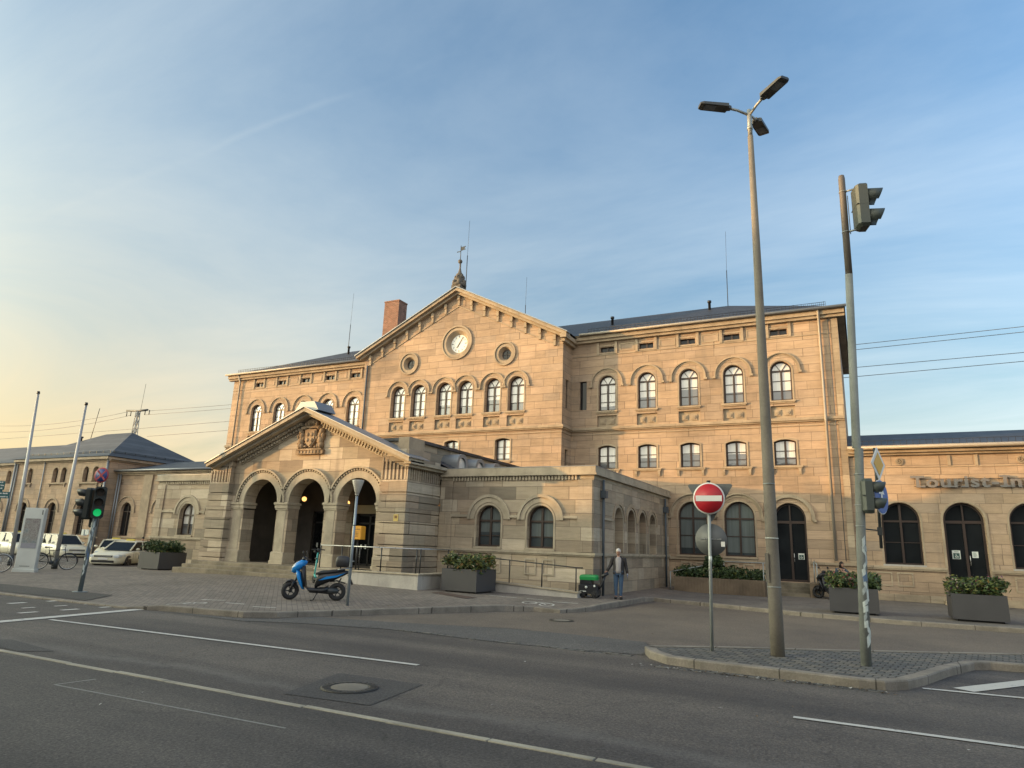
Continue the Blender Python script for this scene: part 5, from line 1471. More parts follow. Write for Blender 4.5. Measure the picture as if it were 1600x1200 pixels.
def planter(x, y, label, s=1.42):
    z = gh(x + s / 2, y + s / 2) if x < -7 else 0.0
    z = min(gh(x, y), gh(x + s, y), gh(x, y + s)) if x < -7 else 0.0
    t = thing("planter", label, "planter", (x + s / 2, y + s / 2, z), group="square charcoal planters")
    h = s / 2
    b = MB()
    o_, i_ = h, h - 0.05
    def sq(r, zz): return [(-r, -r, zz), (r, -r, zz), (r, r, zz), (-r, r, zz)]
    P = sq(o_, 0.06) + sq(o_, 0.80) + sq(i_, 0.80) + sq(i_, 0.70)
    b.add(P, [(3, 2, 1, 0)] + [(a + i, a + (i + 1) % 4, a + 4 + (i + 1) % 4, a + 4 + i) for a in (0, 4, 8) for i in range(4)])
    b.build("box", PLANTER, t, world=False)
    b = MB(); b.box(-h + 0.12, h - 0.12, -h + 0.12, h - 0.12, -0.03, 0.061); b.build("foot", BLACK, t, world=False)
    b = MB(); b.add(sq(i_ + 0.01, 0.73), [(0, 1, 2, 3)]); b.build("soil", SOIL, t, world=False)
    return (x + h, y + h, z + 0.74)
p1 = planter(-30.0, 21.1, "square charcoal planter on the left, beside the taxis")
p2 = planter(-13.35, 21.0, "square charcoal planter in front of the ramp, right of the portico")
p3 = planter(-1.12, 25.1, "square charcoal planter behind the striped sticker covered traffic light pole")
p4 = planter(2.26, 25.3, "square charcoal planter below the tourist office door at the right edge")
leafmass("planter_shrub", "dark green shrub spilling over the planter by the taxis", "plants", p1, 0.68, 0.66, 0.52, 4600, (5, 3, 0.6, 0.2, 0, 0.05, 0), 21, size=(0.04, 0.09))
leafmass("planter_shrub", "yellow green shrub with autumn leaves in the planter before the ramp", "plants", p2, 0.68, 0.66, 0.54, 4600, (2.5, 3, 3, 1.6, 0, 0.3, 0), 22, size=(0.04, 0.09))
leafmass("planter_flowers", "green plants with a few pink flowers in the planter before the seated woman", "plants", p3, 0.68, 0.66, 0.52, 4600, (4, 4, 1.5, 0.3, 0.7, 0.1, 0.2), 23, size=(0.035, 0.09))
leafmass("planter_flowers", "mixed yellow and violet flowering plants in the rightmost planter", "plants", p4, 0.70, 0.66, 0.54, 4600, (3.5, 4, 2.2, 0.4, 0.25, 0.35, 0.9), 24, size=(0.035, 0.09))
# ---------------------------------------------------------------- raised bed by the wing
rb = thing("raised_bed", "long brown ribbed concrete plant bed under the wing's ground floor windows", "plant bed", (-5.9, 32.4, 0))
b = MB(); b.box(-7.8, -3.9, 31.9, 32.05, -0.1, 0.66); b.box(-7.8, -7.65, 32.05, 33.6, -0.1, 0.66); b.box(-4.05, -3.9, 32.05, 33.6, -0.1, 0.66)
for i in range(30): b.box(-7.8 + i * 0.131, -7.72 + i * 0.131, 31.88, 31.9, -0.05, 0.64)
b.build("bed_wall", CONC_BROWN, rb)
b = MB(); b.box(-7.65, -4.05, 32.05, 33.6, 0.5, 0.55); b.build("soil", SOIL, rb)
leafmass("ground_cover_shrub", "low dark green shrubs filling the long concrete plant bed", "shrubs", (-5.9, 32.7, 0.62), 1.85, 0.6, 0.42, 5200, (6, 2.5, 0.3, 0.05, 0, 0, 0), 31, lobes=26, size=(0.05, 0.11))
leafmass("upright_shrub", "taller dark shrub standing in the plant bed behind the no entry post", "shrub", (-6.15, 32.9, 0.7), 0.30, 0.28, 1.25, 1500, (7, 2, 0.2, 0, 0, 0, 0), 32, lobes=12, size=(0.05, 0.11))
rail("handrail", "pale steel handrail arching over the concrete plant bed", [((-7.95, 31.8, 0), 0.86), ((-3.95, 32.0, 0.0), 1.40), ((-3.82, 32.0, 0.0), 1.40), ((-5.9, 33.7, 0.5), 1.40)], [(-7.95, 31.8, 0.86), (-6.9, 32.4, 1.10), (-5.9, 33.7, 1.38), (-3.82, 32.0, 1.40)], postmat=METAL, railmat=METAL)
rail("handrail", "pair of pale steel rail posts on the right side of the door steps", [((-2.05, 34.0, 0.55), 1.52), ((-1.92, 33.7, 0.5), 1.45)], [(-2.05, 34.9, 1.56), (-2.05, 34.0, 1.52), (-1.92, 33.7, 1.45)], postmat=METAL, railmat=METAL)
# ---------------------------------------------------------------- street lamp
CONCPOLE = trimstone("lamp_pole_concrete", (0.19, 0.172, 0.145), grime=0.25)
LENS = plain("lamp_lens", (0.16, 0.17, 0.18), 0.25)
DKMETAL = plain("dark_lamp_metal", (0.055, 0.06, 0.062), 0.5, 0.3)
lp = thing("street_lamp", "tall tapered concrete street lamp with three flat heads on the traffic island", "street lamp", (-1.49, 13.46, 0))
b = MB(); b.tube([(0, 0, -0.05), (0, 0, 1.0), (0, 0.02, 4), (0, 0.03, 7.5), (-0.01, 0.05, 10.35)], [0.122, 0.116, 0.098, 0.076, 0.056], 20)
b.build("pole", CONCPOLE, lp, world=False)
b = MB(); b.tube([(-0.01, 0.05, 10.35), (-0.01, 0.05, 10.98)], 0.048, 12); b.tube([(0, 0, 1.16), (0, 0, 1.175)], 0.1185, 20); b.tube([(0, 0, 3.0), (0, 0, 3.015)], 0.106, 20); b.tube([(-0.01, 0.05, 10.5), (-0.01, 0.05, 10.58)], 0.058, 12)
b.build("pole_cap", METAL, lp, world=False)
b = MB(); b.box(-0.12, -0.06, -0.125, -0.09, 1.25, 1.75); b.build("service_door", CONCPOLE, lp, world=False)
b = MB(); b.torus((0, 0, 2.02), 0.111, 0.008, 'z', 24, 6); b.build("pole_band", STICK, lp, world=False)
for dx, dy in ((-0.86, -0.51), (0.73, -0.68), (0.17, 0.985)):
    L = math.hypot(dx, dy); dx, dy = dx / L, dy / L
    def TT(u, v, w): return (-0.01 + dx * u - dy * v, 0.05 + dy * u + dx * v, w)
    b = MB(); b.tube([TT(0.02, 0, 10.86), TT(0.25, 0, 10.95), TT(0.48, 0, 10.99)], 0.028, 8); b.build("arm", METAL, lp, world=False)
    b = MB()
    def ring(u, hw, z0, z1): return [TT(u, -hw, z0), TT(u, hw, z0), TT(u, hw, z1), TT(u, hw * 0.7, z1 + 0.02), TT(u, -hw * 0.7, z1 + 0.02), TT(u, -hw, z1)]
    b.loft([ring(0.40, 0.05, 10.96, 11.01), ring(0.47, 0.06, 10.955, 11.03), ring(0.48, 0.12, 10.955, 11.03), ring(1.02, 0.12, 10.975, 11.03), ring(1.08, 0.10, 10.985, 11.02)], smooth=False)
    hd = b.build("lamp_head", DKMETAL, lp, world=False)
    b = MB(); b.add([TT(0.74, -0.085, 10.960), TT(0.98, -0.085, 10.968), TT(0.98, 0.085, 10.968), TT(0.74, 0.085, 10.960)], [(0, 1, 2, 3)]); b.build("lamp_lens", LENS, hd, world=False)
# ---------------------------------------------------------------- no entry sign
RED = plain("traffic_red", (0.42, 0.012, 0.022), 0.45, var=0.06)
WHITE = plain("sign_white", (0.66, 0.65, 0.62), 0.45, var=0.05)
GREYBACK = plain("sign_back_grey", (0.115, 0.12, 0.12), 0.55, 0.2, 0.1)
SIGNBLUE = plain("sign_blue", (0.012, 0.075, 0.33), 0.45, var=0.08)
YELLOW = plain("sign_yellow", (0.62, 0.33, 0.012), 0.45, var=0.06)
ns = thing("no_entry_sign", "red no entry sign on a grey post, with two grey sign backs behind it", "traffic sign", (-2.58, 13.26, 0), rz=R(-3))
b = MB(); b.tube([(0, 0, -0.02), (0.03, 0, 3.03)], 0.031, 12); b.build("post", METAL, ns, world=False)
b = MB(); b.tube([(0.03, 0, 3.03), (0.03, 0, 3.06)], 0.036, 10); b.build("post_cap", BLACK, ns, world=False)
b = MB(); b.disc((0.04, -0.055, 2.72), 0.297, 'y', 0.012, 40); pl = b.build("sign_plate", WHITE, ns, world=False)
b = MB(); b.disc((0.04, -0.0635, 2.72), 0.272, 'y', 0.006, 40); b.build("red_disc", RED, pl, world=False)
b = MB(); b.bbox(-0.205, 0.285, -0.0715, -0.0675, 2.668, 2.772, 0.002); b.build("white_bar", WHITE, pl, world=False)
b = MB(); b.prism([(-0.375, 2.98), (-0.35, 3.0), (0.43, 3.0), (0.455, 2.98), (0.455, 2.955), (0.065, 2.30), (0.015, 2.30), (-0.375, 2.955)], 0.045, 0.057, lambda u, v, w: (u, w, v)); b.build("yield_plate", GREYBACK, ns, world=False)
b = MB(); b.disc((0.03, 0.055, 1.96), 0.295, 'y', 0.012, 40); rp = b.build("round_plate", GREYBACK, ns, world=False)
b = MB(); b.box(-0.16, 0.22, 0.036, 0.047, 1.965, 1.985); b.build("clamp_bar", STEEL, rp, world=False)
b = MB(); b.box(0.215, 0.285, 0.044, 0.0485, 1.84, 1.93); b.build("sticker", WHITE, rp, world=False)
b = MB(); b.tube([(0.018, 0, 1.55), (0.019, 0, 1.66)], 0.0325, 12); b.build("post_sticker", STICK, ns, world=False)
# ---------------------------------------------------------------- traffic lights
TLGREEN = plain("traffic_light_housing", (0.060, 0.070, 0.060), 0.5, 0.1, 0.12)
TLDARK = plain("traffic_light_black", (0.016, 0.020, 0.019), 0.45)
LENSOFF = plain("signal_lens_off", (0.05, 0.03, 0.02), 0.25)
GREENLIT = plain("signal_green_lit", (0.02, 0.5, 0.2), 0.4, emit=(0.005, 0.50, 0.12), es=0.3)
def signal_head(parent, cx, cy, cz, ang, n, mat, lit=None, w_=0.30, hh=0.30, dpt=0.17, visor=0.26, r=0.115):
    # ang: heading of the lenses (radians, 0 = +x)
    c, s = math.cos(ang), math.sin(ang)
    def TT(u, v, z): return (cx + c * u - s * v, cy + s * u + c * v, cz + z)     # u forward, v sideways
    H = n * hh
    b = MB()
    prof = [(-dpt, -w_ / 2 + 0.05), (-dpt + 0.04, -w_ / 2), (0, -w_ / 2), (0, w_ / 2), (-dpt + 0.04, w_ / 2), (-dpt, w_ / 2 - 0.05)]
    def ring(z, k): return [TT(u * k, v * k, z) for u, v in prof]
    b.loft([ring(-H / 2 - 0.02, 0.7), ring(-H / 2 + 0.03, 1), ring(H / 2 - 0.03, 1), ring(H / 2 + 0.02, 0.7)], smooth=False)
    for i in range(1, n): b.box(-dpt - 0.003, 0.003, -w_ / 2 - 0.003, w_ / 2 + 0.003, -H / 2 + i * hh - 0.006, -H / 2 + i * hh + 0.006, T=TT)
    hd = b.build("signal_head", mat, parent, world=False)
    for i in range(n):
        zc_ = H / 2 - hh * (i + 0.5)
        b = MB(); N_ = 16; A = []; B_ = []; C_ = []; D_ = []
        for k in range(N_ + 1):
            t = R(-40) + R(260) * k / N_
            for lst, rr, du in ((A, r + 0.012, 0), (B_, r + 0.012, 1), (C_, r, 0), (D_, r, 1)):
                uu = 0 if du == 0 else visor * (0.55 + 0.45 * max(0, math.sin(t) * 0.5 + 0.5))
                lst.append(TT(uu, rr * math.cos(t), zc_ + rr * math.sin(t)))
        n2 = N_ + 1
        b.add(A + B_ + D_ + C_, [(q * n2 + k, q * n2 + k + 1, ((q + 1) % 4) * n2 + k + 1, ((q + 1) % 4) * n2 + k) for q in range(4) for k in range(N_)], True)
        b.build("visor", mat, hd, world=False)
        b = MB(); b.prism([(r * 0.96 * math.cos(2 * PI * k / 20), zc_ + r * 0.96 * math.sin(2 * PI * k / 20)) for k in range(20)], 0.004, 0.012, lambda u, v, w: TT(w, u, v))
        b.build("signal_lens", GREENLIT if lit == i else LENSOFF, hd, world=False)
    return hd
tl = thing("traffic_light", "tall grey sticker covered pole with two dark green signal heads facing right", "traffic light", (-0.11, 13.34, 0))
POLEM = trimstone("weathered_galvanised_pole", (0.20, 0.215, 0.205), grime=0.25)
b = MB(); b.tube([(0, 0, -0.05), (0.07, 0, 1.9), (0.16, 0, 3.6), (0.125, 0, 3.62), (0.24, 0, 6.88)], [0.084, 0.078, 0.072, 0.072, 0.066], 18)
b.build("pole", POLEM, tl, world=False)
b = MB(); b.tube([(0.242, 0, 6.86), (0.255, 0, 8.86), (0.256, 0, 8.93)], [0.062, 0.060, 0.05], 16); b.build("pole_top", plain("brown_pole_paint", (0.11, 0.095, 0.082), 0.6), tl, world=False)
b = MB()
for z, x in ((2.26, 0.085), (2.62, 0.10), (3.15, 0.13), (7.74, 0.25), (8.58, 0.255)): b.torus((x, 0, z), 0.076 if z < 7 else 0.065, 0.008, 'z', 18, 6)
b.tube([(0.28, -0.01, 8.58), (0.45, -0.05, 8.58)], 0.018, 6); b.tube([(0.28, -0.01, 7.74), (0.45, -0.05, 7.74)], 0.018, 6); b.tube([(0.33, 0.02, 8.5), (0.33, 0.02, 7.7)], 0.008, 5)
b.tube([(0.12, -0.01, 3.0), (0.2, -0.04, 3.0)], 0.018, 6); b.tube([(0.1, -0.01, 2.52), (0.2, -0.04, 2.52)], 0.018, 6)
b.build("bracket", METAL, tl, world=False)
signal_head(tl, 0.62, -0.05, 8.16, R(17), 2, TLGREEN, w_=0.36, hh=0.42, dpt=0.2, visor=0.31, r=0.15)
signal_head(tl, 0.29, -0.05, 2.77, R(17), 2, TLGREEN, w_=0.24, hh=0.275, dpt=0.16, visor=0.24, r=0.10)
STK = [plain("sticker_pale", (0.50, 0.55, 0.52), 0.5, var=0.25, scale=30), plain("sticker_blue", (0.10, 0.16, 0.26), 0.5, var=0.3, scale=30), plain("sticker_torn", (0.32, 0.36, 0.36), 0.6, var=0.4, scale=40)]
def stickers(parent, pathfn, zs, seed, arc0, arc1):
    random.seed(seed)
    b = MB()
    for z in zs:
        x, y, r = pathfn(z); a = random.uniform(arc0, arc1); da = random.uniform(0.25, 0.55); h = random.uniform(0.04, 0.10); tilt = random.uniform(-0.03, 0.03)
        n = 5; P = []
        b.cm = random.choice((0, 0, 1, 2))
        for k in range(n):
            t = a + da * (k / (n - 1) - 0.5) * 2
            for s in (-1, 1): P.append((x + (r + 0.004) * math.cos(t), y + (r + 0.004) * math.sin(t), z + s * h + tilt * (k - 2)))
        b.add(P, [(2 * k, 2 * k + 1, 2 * k + 3, 2 * k + 2) for k in range(n - 1)])
    b.build("sticker", STK, parent, world=False)
stickers(tl, lambda z: (0.07 * z / 1.9, 0, 0.085 - 0.0035 * z), [0.42, 0.55, 0.66, 0.78, 0.9, 1.0, 1.12, 1.22, 1.30, 1.42, 1.5, 1.62, 1.70, 1.83, 1.9, 2.0], 5, R(-75), R(-25))
# priority diamond and blue arrow sign on their own bracket tube
ts = thing("traffic_sign", "yellow priority diamond above a round blue arrow sign, bracketed beside the grey pole", "traffic sign", (0.27, 13.64, 1.9))
b = MB(); b.tube([(0, 0, 0.0), (0.03, 0, 1.75)], 0.026, 10); b.tube([(-0.27, -0.24, 0.32), (0.0, 0.0, 0.30)], 0.012, 6); b.box(-0.04, 0.04, -0.04, 0.04, 0.22, 0.36)
b.build("bracket_tube", DKMETAL, ts, world=False)
an = R(-22)
def SG(u, v, w, z0=0): 
    # u across the plate, v up, w outward
    return (0.03 - math.sin(an) * u * 1 + math.cos(an) * (w + 0.03), math.cos(an) * u + math.sin(an) * (w + 0.03), v)
def sgT(cz): return lambda u, v, w: SG(u, v + cz, w)
dz = 1.46
b = MB(); b.prism([(0, -0.30), (0.30, 0), (0, 0.30), (-0.30, 0)], 0, 0.012, sgT(dz)); dp_ = b.build("diamond_plate", WHITE, ts, world=False)
b = MB(); b.prism([(0, -0.205), (0.205, 0), (0, 0.205), (-0.205, 0)], 0.016, 0.02, sgT(dz)); b.build("yellow_field", YELLOW, dp_, world=False)
b = MB(); b.prism(circ(0, 0, 0.30, 36), 0, 0.012, sgT(0.88)); ap = b.build("round_plate", WHITE, ts, world=False)
b = MB(); b.prism(circ(0, 0, 0.287, 36), 0.014, 0.018, sgT(0.88)); b.build("blue_field", SIGNBLUE, ap, world=False)
b = MB(); b.prism([(0.035, -0.19), (0.035, 0.05), (0.12, 0.05), (0, 0.2), (-0.12, 0.05), (-0.035, 0.05), (-0.035, -0.19)], 0.021, 0.024, sgT(0.88)); b.build("arrow", WHITE, ap, world=False)
# left traffic light
t2 = thing("traffic_light", "slim sticker covered pole on the plaza with black signal heads and a green light", "traffic light", (-20.7, 12.86, gh(-20.7, 12.86)))
b = MB(); b.tube([(0, 0, -0.05), (0.08, 0, 1.6), (0.14, 0, 3.02)], [0.064, 0.062, 0.058], 14); b.tube([(0, 0, 0), (0, 0, 0.02)], 0.2, 14); b.build("pole", plain("grey_blue_pole", (0.16, 0.19, 0.20), 0.5, 0.3, 0.2), t2, world=False)
signal_head(t2, 0.36, -0.12, 2.60, R(-36), 3, TLDARK, lit=2, w_=0.32, hh=0.30)
signal_head(t2, -0.16, -0.16, 2.56, R(207), 3, TLDARK, w_=0.30, hh=0.30, visor=0.34)
signal_head(t2, -0.22, 0.16, 2.1, R(150), 2, TLDARK, w_=0.22, hh=0.22, visor=0.2, r=0.085)
b = MB(); b.box(-0.36, -0.24, -0.05, 0.05, 1.62, 1.80); b.box(-0.1, 0.06, -0.10, -0.08, 1.65, 1.80); b.build("button_box", STICK, t2, world=False)
b = MB(); b.tube([(0.14, 0, 2.7), (0.30, -0.02, 2.75)], 0.02, 6); b.tube([(0.13, 0, 2.5), (-0.12, -0.08, 2.5)], 0.02, 6); b.tube([(0.13, 0, 3.02), (0.20, -0.02, 3.25)], 0.02, 6); b.build("bracket", TLDARK, t2, world=False)
stickers(t2, lambda z: (0.05 * z, 0, 0.0655 - 0.002 * z), [0.55, 0.7, 0.85, 0.95, 1.05, 1.2, 1.32, 1.42, 1.5, 1.6, 1.7, 1.8, 1.95], 9, R(-90), R(0))
nsn = thing("no_stopping_sign", "round blue no stopping sign with red cross on top of the left traffic light", "traffic sign", (-20.52, 12.78, 3.42 + gh(-20.7, 12.86)), rz=R(20))
NSBLUE = plain("faded_sign_blue", (0.030, 0.055, 0.20), 0.5); NSRED = plain("faded_sign_red", (0.33, 0.045, 0.055), 0.5)
b = MB(); b.disc((0, 0, 0), 0.235, 'y', 0.012, 36); pl = b.build("sign_plate", NSRED, nsn, world=False)
b = MB(); b.disc((0, -0.009, 0), 0.192, 'y', 0.006, 36); b.build("blue_field", NSBLUE, pl, world=False)
b = MB()
for a in (R(45), R(135)):
    b.box(-0.2, 0.2, -0.017, -0.013, -0.024, 0.024, T=lambda u, y, v, a=a: (u * math.cos(a) - v * math.sin(a), y - (0.001 if a > 1 else 0), u * math.sin(a) + v * math.cos(a)))
b.build("red_cross", NSRED, pl, world=False)
# ---------------------------------------------------------------- slim post with trapezoid head, and mailbox
po = thing("post_lamp", "slim grey post with a flared trapezoid reflector head standing by the kerb", "post lamp", (-12.40, 14.93, gh(-12.4, 14.93)))
b = MB(); b.tube([(0, 0, -0.02), (0.0, 0, 2.98)], [0.042, 0.036], 12); b.tube([(0.0, 0, 1.15), (0.12, -0.02, 1.15)], 0.012, 6); b.build("post", plain("blue_grey_post", (0.26, 0.30, 0.33), 0.45, 0.4, 0.2), po, world=False)
b = MB(); b.torus((0, 0, 0.98), 0.043, 0.012, 'z', 14, 6); b.torus((0, 0, 2.1), 0.041, 0.012, 'z', 14, 6); b.build("clamp", BLACK, po, world=False)
b = MB(); b.lathe([(0.055, 2.95), (0.07, 3.0), (0.165, 3.31), (0.155, 3.33), (0.05, 3.30)], n=20); b.lathe([(0.045, 2.9), (0.06, 2.95)], n=12)
b.build("reflector_head", plain("lamp_opal", (0.36, 0.33, 0.28), 0.4, var=0.2), po, world=False)
mb_ = thing("letter_box", "yellow letter box mounted on a thin post behind the ramp railing", "letter box", (-17.2, 21.0, 0.6))
MAILY = plain("mailbox_yellow", (0.56, 0.26, 0.012), 0.45, var=0.08)
b = MB(); b.bbox(-0.24, 0.24, -0.14, 0.14, 1.16, 1.66, 0.03); bx = b.build("box", MAILY, mb_, world=False)
b = MB(); b.box(-0.17, 0.17, -0.150, -0.138, 1.52, 1.545)
for i in range(4): b.box(-0.12, 0.10, -0.146, -0.139, 1.26 + i * 0.055, 1.275 + i * 0.055)
b.build("slot", plain("mailbox_print", (0.14, 0.06, 0.01), 0.6), bx, world=False)
b = MB(); b.tube([(0, 0, 0), (0, 0, 1.16)], 0.035, 10); b.build("post", BLACK, mb_, world=False)
ye = thing("wall_notice", "small yellow sign on the right corner tower of the portico", "sign", (-15.95, YP - 0.01, 2.62))
b = MB(); b.bbox(-0.11, 0.11, -0.02, 0.0, -0.13, 0.13, 0.005); nb = b.build("plate", plain("notice_yellow", (0.50, 0.36, 0.10), 0.5), ye, world=False)
b = MB(); b.box(-0.06, 0.06, -0.024, -0.021, -0.02, 0.08); b.build("notice_print", MATS["mailbox_print"], nb, world=False)
# ---------------------------------------------------------------- map pylon, flagpoles, wayfinding
PYL = plain("pale_grey_panel", (0.55, 0.57, 0.54), 0.5, 0.2, 0.15, 2.0)
pz_ = gh(-29.6, 16.1)
py_ = thing("map_pylon", "tall pale grey information pylon with a town map, left of the taxis", "information pylon", (-29.75, 16.15, pz_), rz=R(28))
b = MB(); b.bbox(-0.40, 0.40, -0.10, 0.10, 0.12, 2.50, 0.012); b.bbox(-0.44, 0.44, -0.13, 0.13, -0.05, 0.12, 0.01); b.build("panel_body", PYL, py_, world=False)
def mapmat():
    k = NB("town_map_print", 0.4, 0, 0.4)
    p = k.obj()
    v = k.n("ShaderNodeTexVoronoi", feature='DISTANCE_TO_EDGE'); v.inputs['Scale'].default_value = 9; k.set(v.inputs['Vector'], p)
    n_ = k.noise(p, 5, 3)
    base = k.ramp(n_, [(0.35, (0.20, 0.17, 0.17)), (0.5, (0.25, 0.24, 0.22)), (0.65, (0.19, 0.22, 0.23))])
    k.col(k.mix(k.ramp(v.outputs[0], [(0.02, (0.7,) * 3), (0.06, (0, 0, 0))]), base, (0.36, 0.36, 0.33, 1)))
    return k.mat
b = MB(); b.box(-0.30, 0.30, -0.112, -0.101, 1.12, 2.08); b.build("town_map", mapmat(), py_, world=False)
b = MB(); b.box(-0.30, 0.30, -0.112, -0.101, 0.92, 1.115); b.build("legend_strip", plain("legend_grey", (0.26, 0.26, 0.29), 0.5), py_, world=False)
b = MB(); b.box(0.30, 0.34, -0.105, -0.101, 2.24, 2.42); b.box(-0.2, 0.2, -0.106, -0.101, 0.22, 0.24); b.build("print_mark", GREYBACK, py_, world=False)
POLEW = plain("flagpole_grey", (0.36, 0.36, 0.35), 0.45, 0.3, 0.15, 3)
for x, y, dx, h, lb in ((-34.6, 18.1, -0.55, 8.05, "tall bare grey flagpole at the left edge, taller of the two"), (-31.3, 18.15, 0.10, 7.25, "tall bare grey flagpole between the bicycle and the taxis")):
    z = gh(x, y)
    t = thing("flagpole", lb, "flagpole", (x, y, z), group="bare flagpoles")
    b = MB(); b.tube([(0, 0, 0), (dx * 0.4, 0, h * 0.4), (dx, 0, h)], [0.088, 0.082, 0.05], 12); b.build("pole", POLEW, t, world=False)
    b = MB(); b.tube([(dx, 0, h - 0.02), (dx * 1.01, 0, h + 0.1)], [0.075, 0.06], 10); b.build("pole_cap", BLACK, t, world=False)
    b = MB(); b.tube([(0, 0, -0.02), (dx * 0.03, 0, 0.45)], 0.12, 12); b.build("base_sleeve", DKMETAL, t, world=False)
TEAL = plain("wayfinding_teal", (0.012, 0.085, 0.090), 0.45, var=0.1)
wf = thing("wayfinding_post", "dark teal finger post with white lettering at the far left edge", "sign post", (-31.6, 15.62, gh(-31.3, 15.75)))
b = MB(); b.tube([(0, 0, 0), (0, 0, 3.55)], 0.05, 10); b.build("post", TEAL, wf, world=False)
for z0, z1, x0, x1, nl in ((3.20, 3.56, -1.0, 0.15, 3), (2.86, 3.12, -1.0, 0.42, 2)):
    a = R(28)
    def TT(u, y, v, a=a): return (u * math.cos(a) - y * math.sin(a), u * math.sin(a) + y * math.cos(a), v)
    b = MB(); b.box(x0, x1, -0.075, -0.055, z0, z1, T=TT); fb = b.build("sign_blade", TEAL, wf, world=False)
    b = MB()
    for k in range(nl):
        z = z0 + (z1 - z0) * (k + 0.5) / nl; xx = x1 - 0.62
        while xx < x1 - 0.08:
            L = random.uniform(0.02, 0.06); b.box(xx, xx + L, -0.078, -0.0755, z - 0.022, z + random.choice((0.018, 0.03)), T=TT); xx += L + random.choice((0.012, 0.012, 0.04))
    b.build("lettering", WHITE, fb, world=False)
# ---------------------------------------------------------------- lattice mast and overhead wires
lm = thing("lattice_mast", "steel lattice mast with a cross arm behind the pavilion roof", "mast", (-69.4, 46, 0))
b = MB()
for sx in (-1, 1):
    for sy in (-1, 1): b.tube([(sx * 0.32, sy * 0.32, 7), (sx * 0.14, sy * 0.14, 14.6)], 0.05, 4)
for i in range(9):
    z0, z1 = 7 + i * 0.84, 7 + (i + 1) * 0.84; w0_ = 0.32 - 0.18 * (z0 - 7) / 7.6; w1_ = 0.32 - 0.18 * (z1 - 7) / 7.6
    for s in (-1, 1):
        b.tube([(-w0_, s * w0_, z0), (w1_, s * w1_, z1)], 0.03, 4); b.tube([(w0_, s * w0_, z0), (-w1_, s * w1_, z1)], 0.03, 4)
        b.tube([(s * w0_, -w0_, z0), (s * w1_, w1_, z1)], 0.03, 4)
b.build("lattice", METAL, lm, world=False)
b = MB(); b.tube([(-2.0, 0, 14.75), (0, 0, 14.6), (2.0, -0.3, 14.55)], 0.11, 6); b.tube([(0.4, 0, 14.6), (0.55, 0, 17.6)], 0.02, 4)
for x in (-1.9, -1.2, 1.2, 1.9): b.tube([(x, 0, 14.6), (x, 0, 14.1)], 0.05, 6)
b.build("cross_arm", DKMETAL, lm, world=False)
WIRE = plain("wire", (0.10, 0.10, 0.105), 0.6)
for i, (p, q) in enumerate((((-95, 45, 14.0), (-71.3, 46, 14.6)), ((-95, 45, 13.2), (-70.5, 46, 14.2)), ((-67.6, 46, 14.5), (30, 45, 15.3)), ((-68.2, 46, 14.1), (30, 45, 15.0)), ((-95, 45.5, 12.4), (30, 45, 13.6)), ((-66.5, 45.5, 11.6), (30, 45, 13.3)))):
    b = MB(); P = []
    for k in range(13):
        t = k / 12; v_ = Vector(p).lerp(Vector(q), t); v_.z -= 0.5 * 4 * t * (1 - t) * (1 if i < 4 else 0.5); P.append(v_)
    b.tube(P, 0.018, 4)
    tag(b.build("overhead_wire", WIRE), "thin overhead railway wire strung across the sky behind the station", "wire", group="overhead railway wires")
HOUSES = [(10, 18), (11, 18), (10, 14.2), (10, 13.6), (9, 13.2), (9, 12.6), (10, 11.6), (9, 10.9), (8, 10.2), (6, 9.0), (11, 13.5), (12, 14), (12, 13), (12, 13.5), (12, 12.6), (12, 13), (12, 12.2), (12, 13), (12, 12.6), (12, 13), (12, 12.4)]
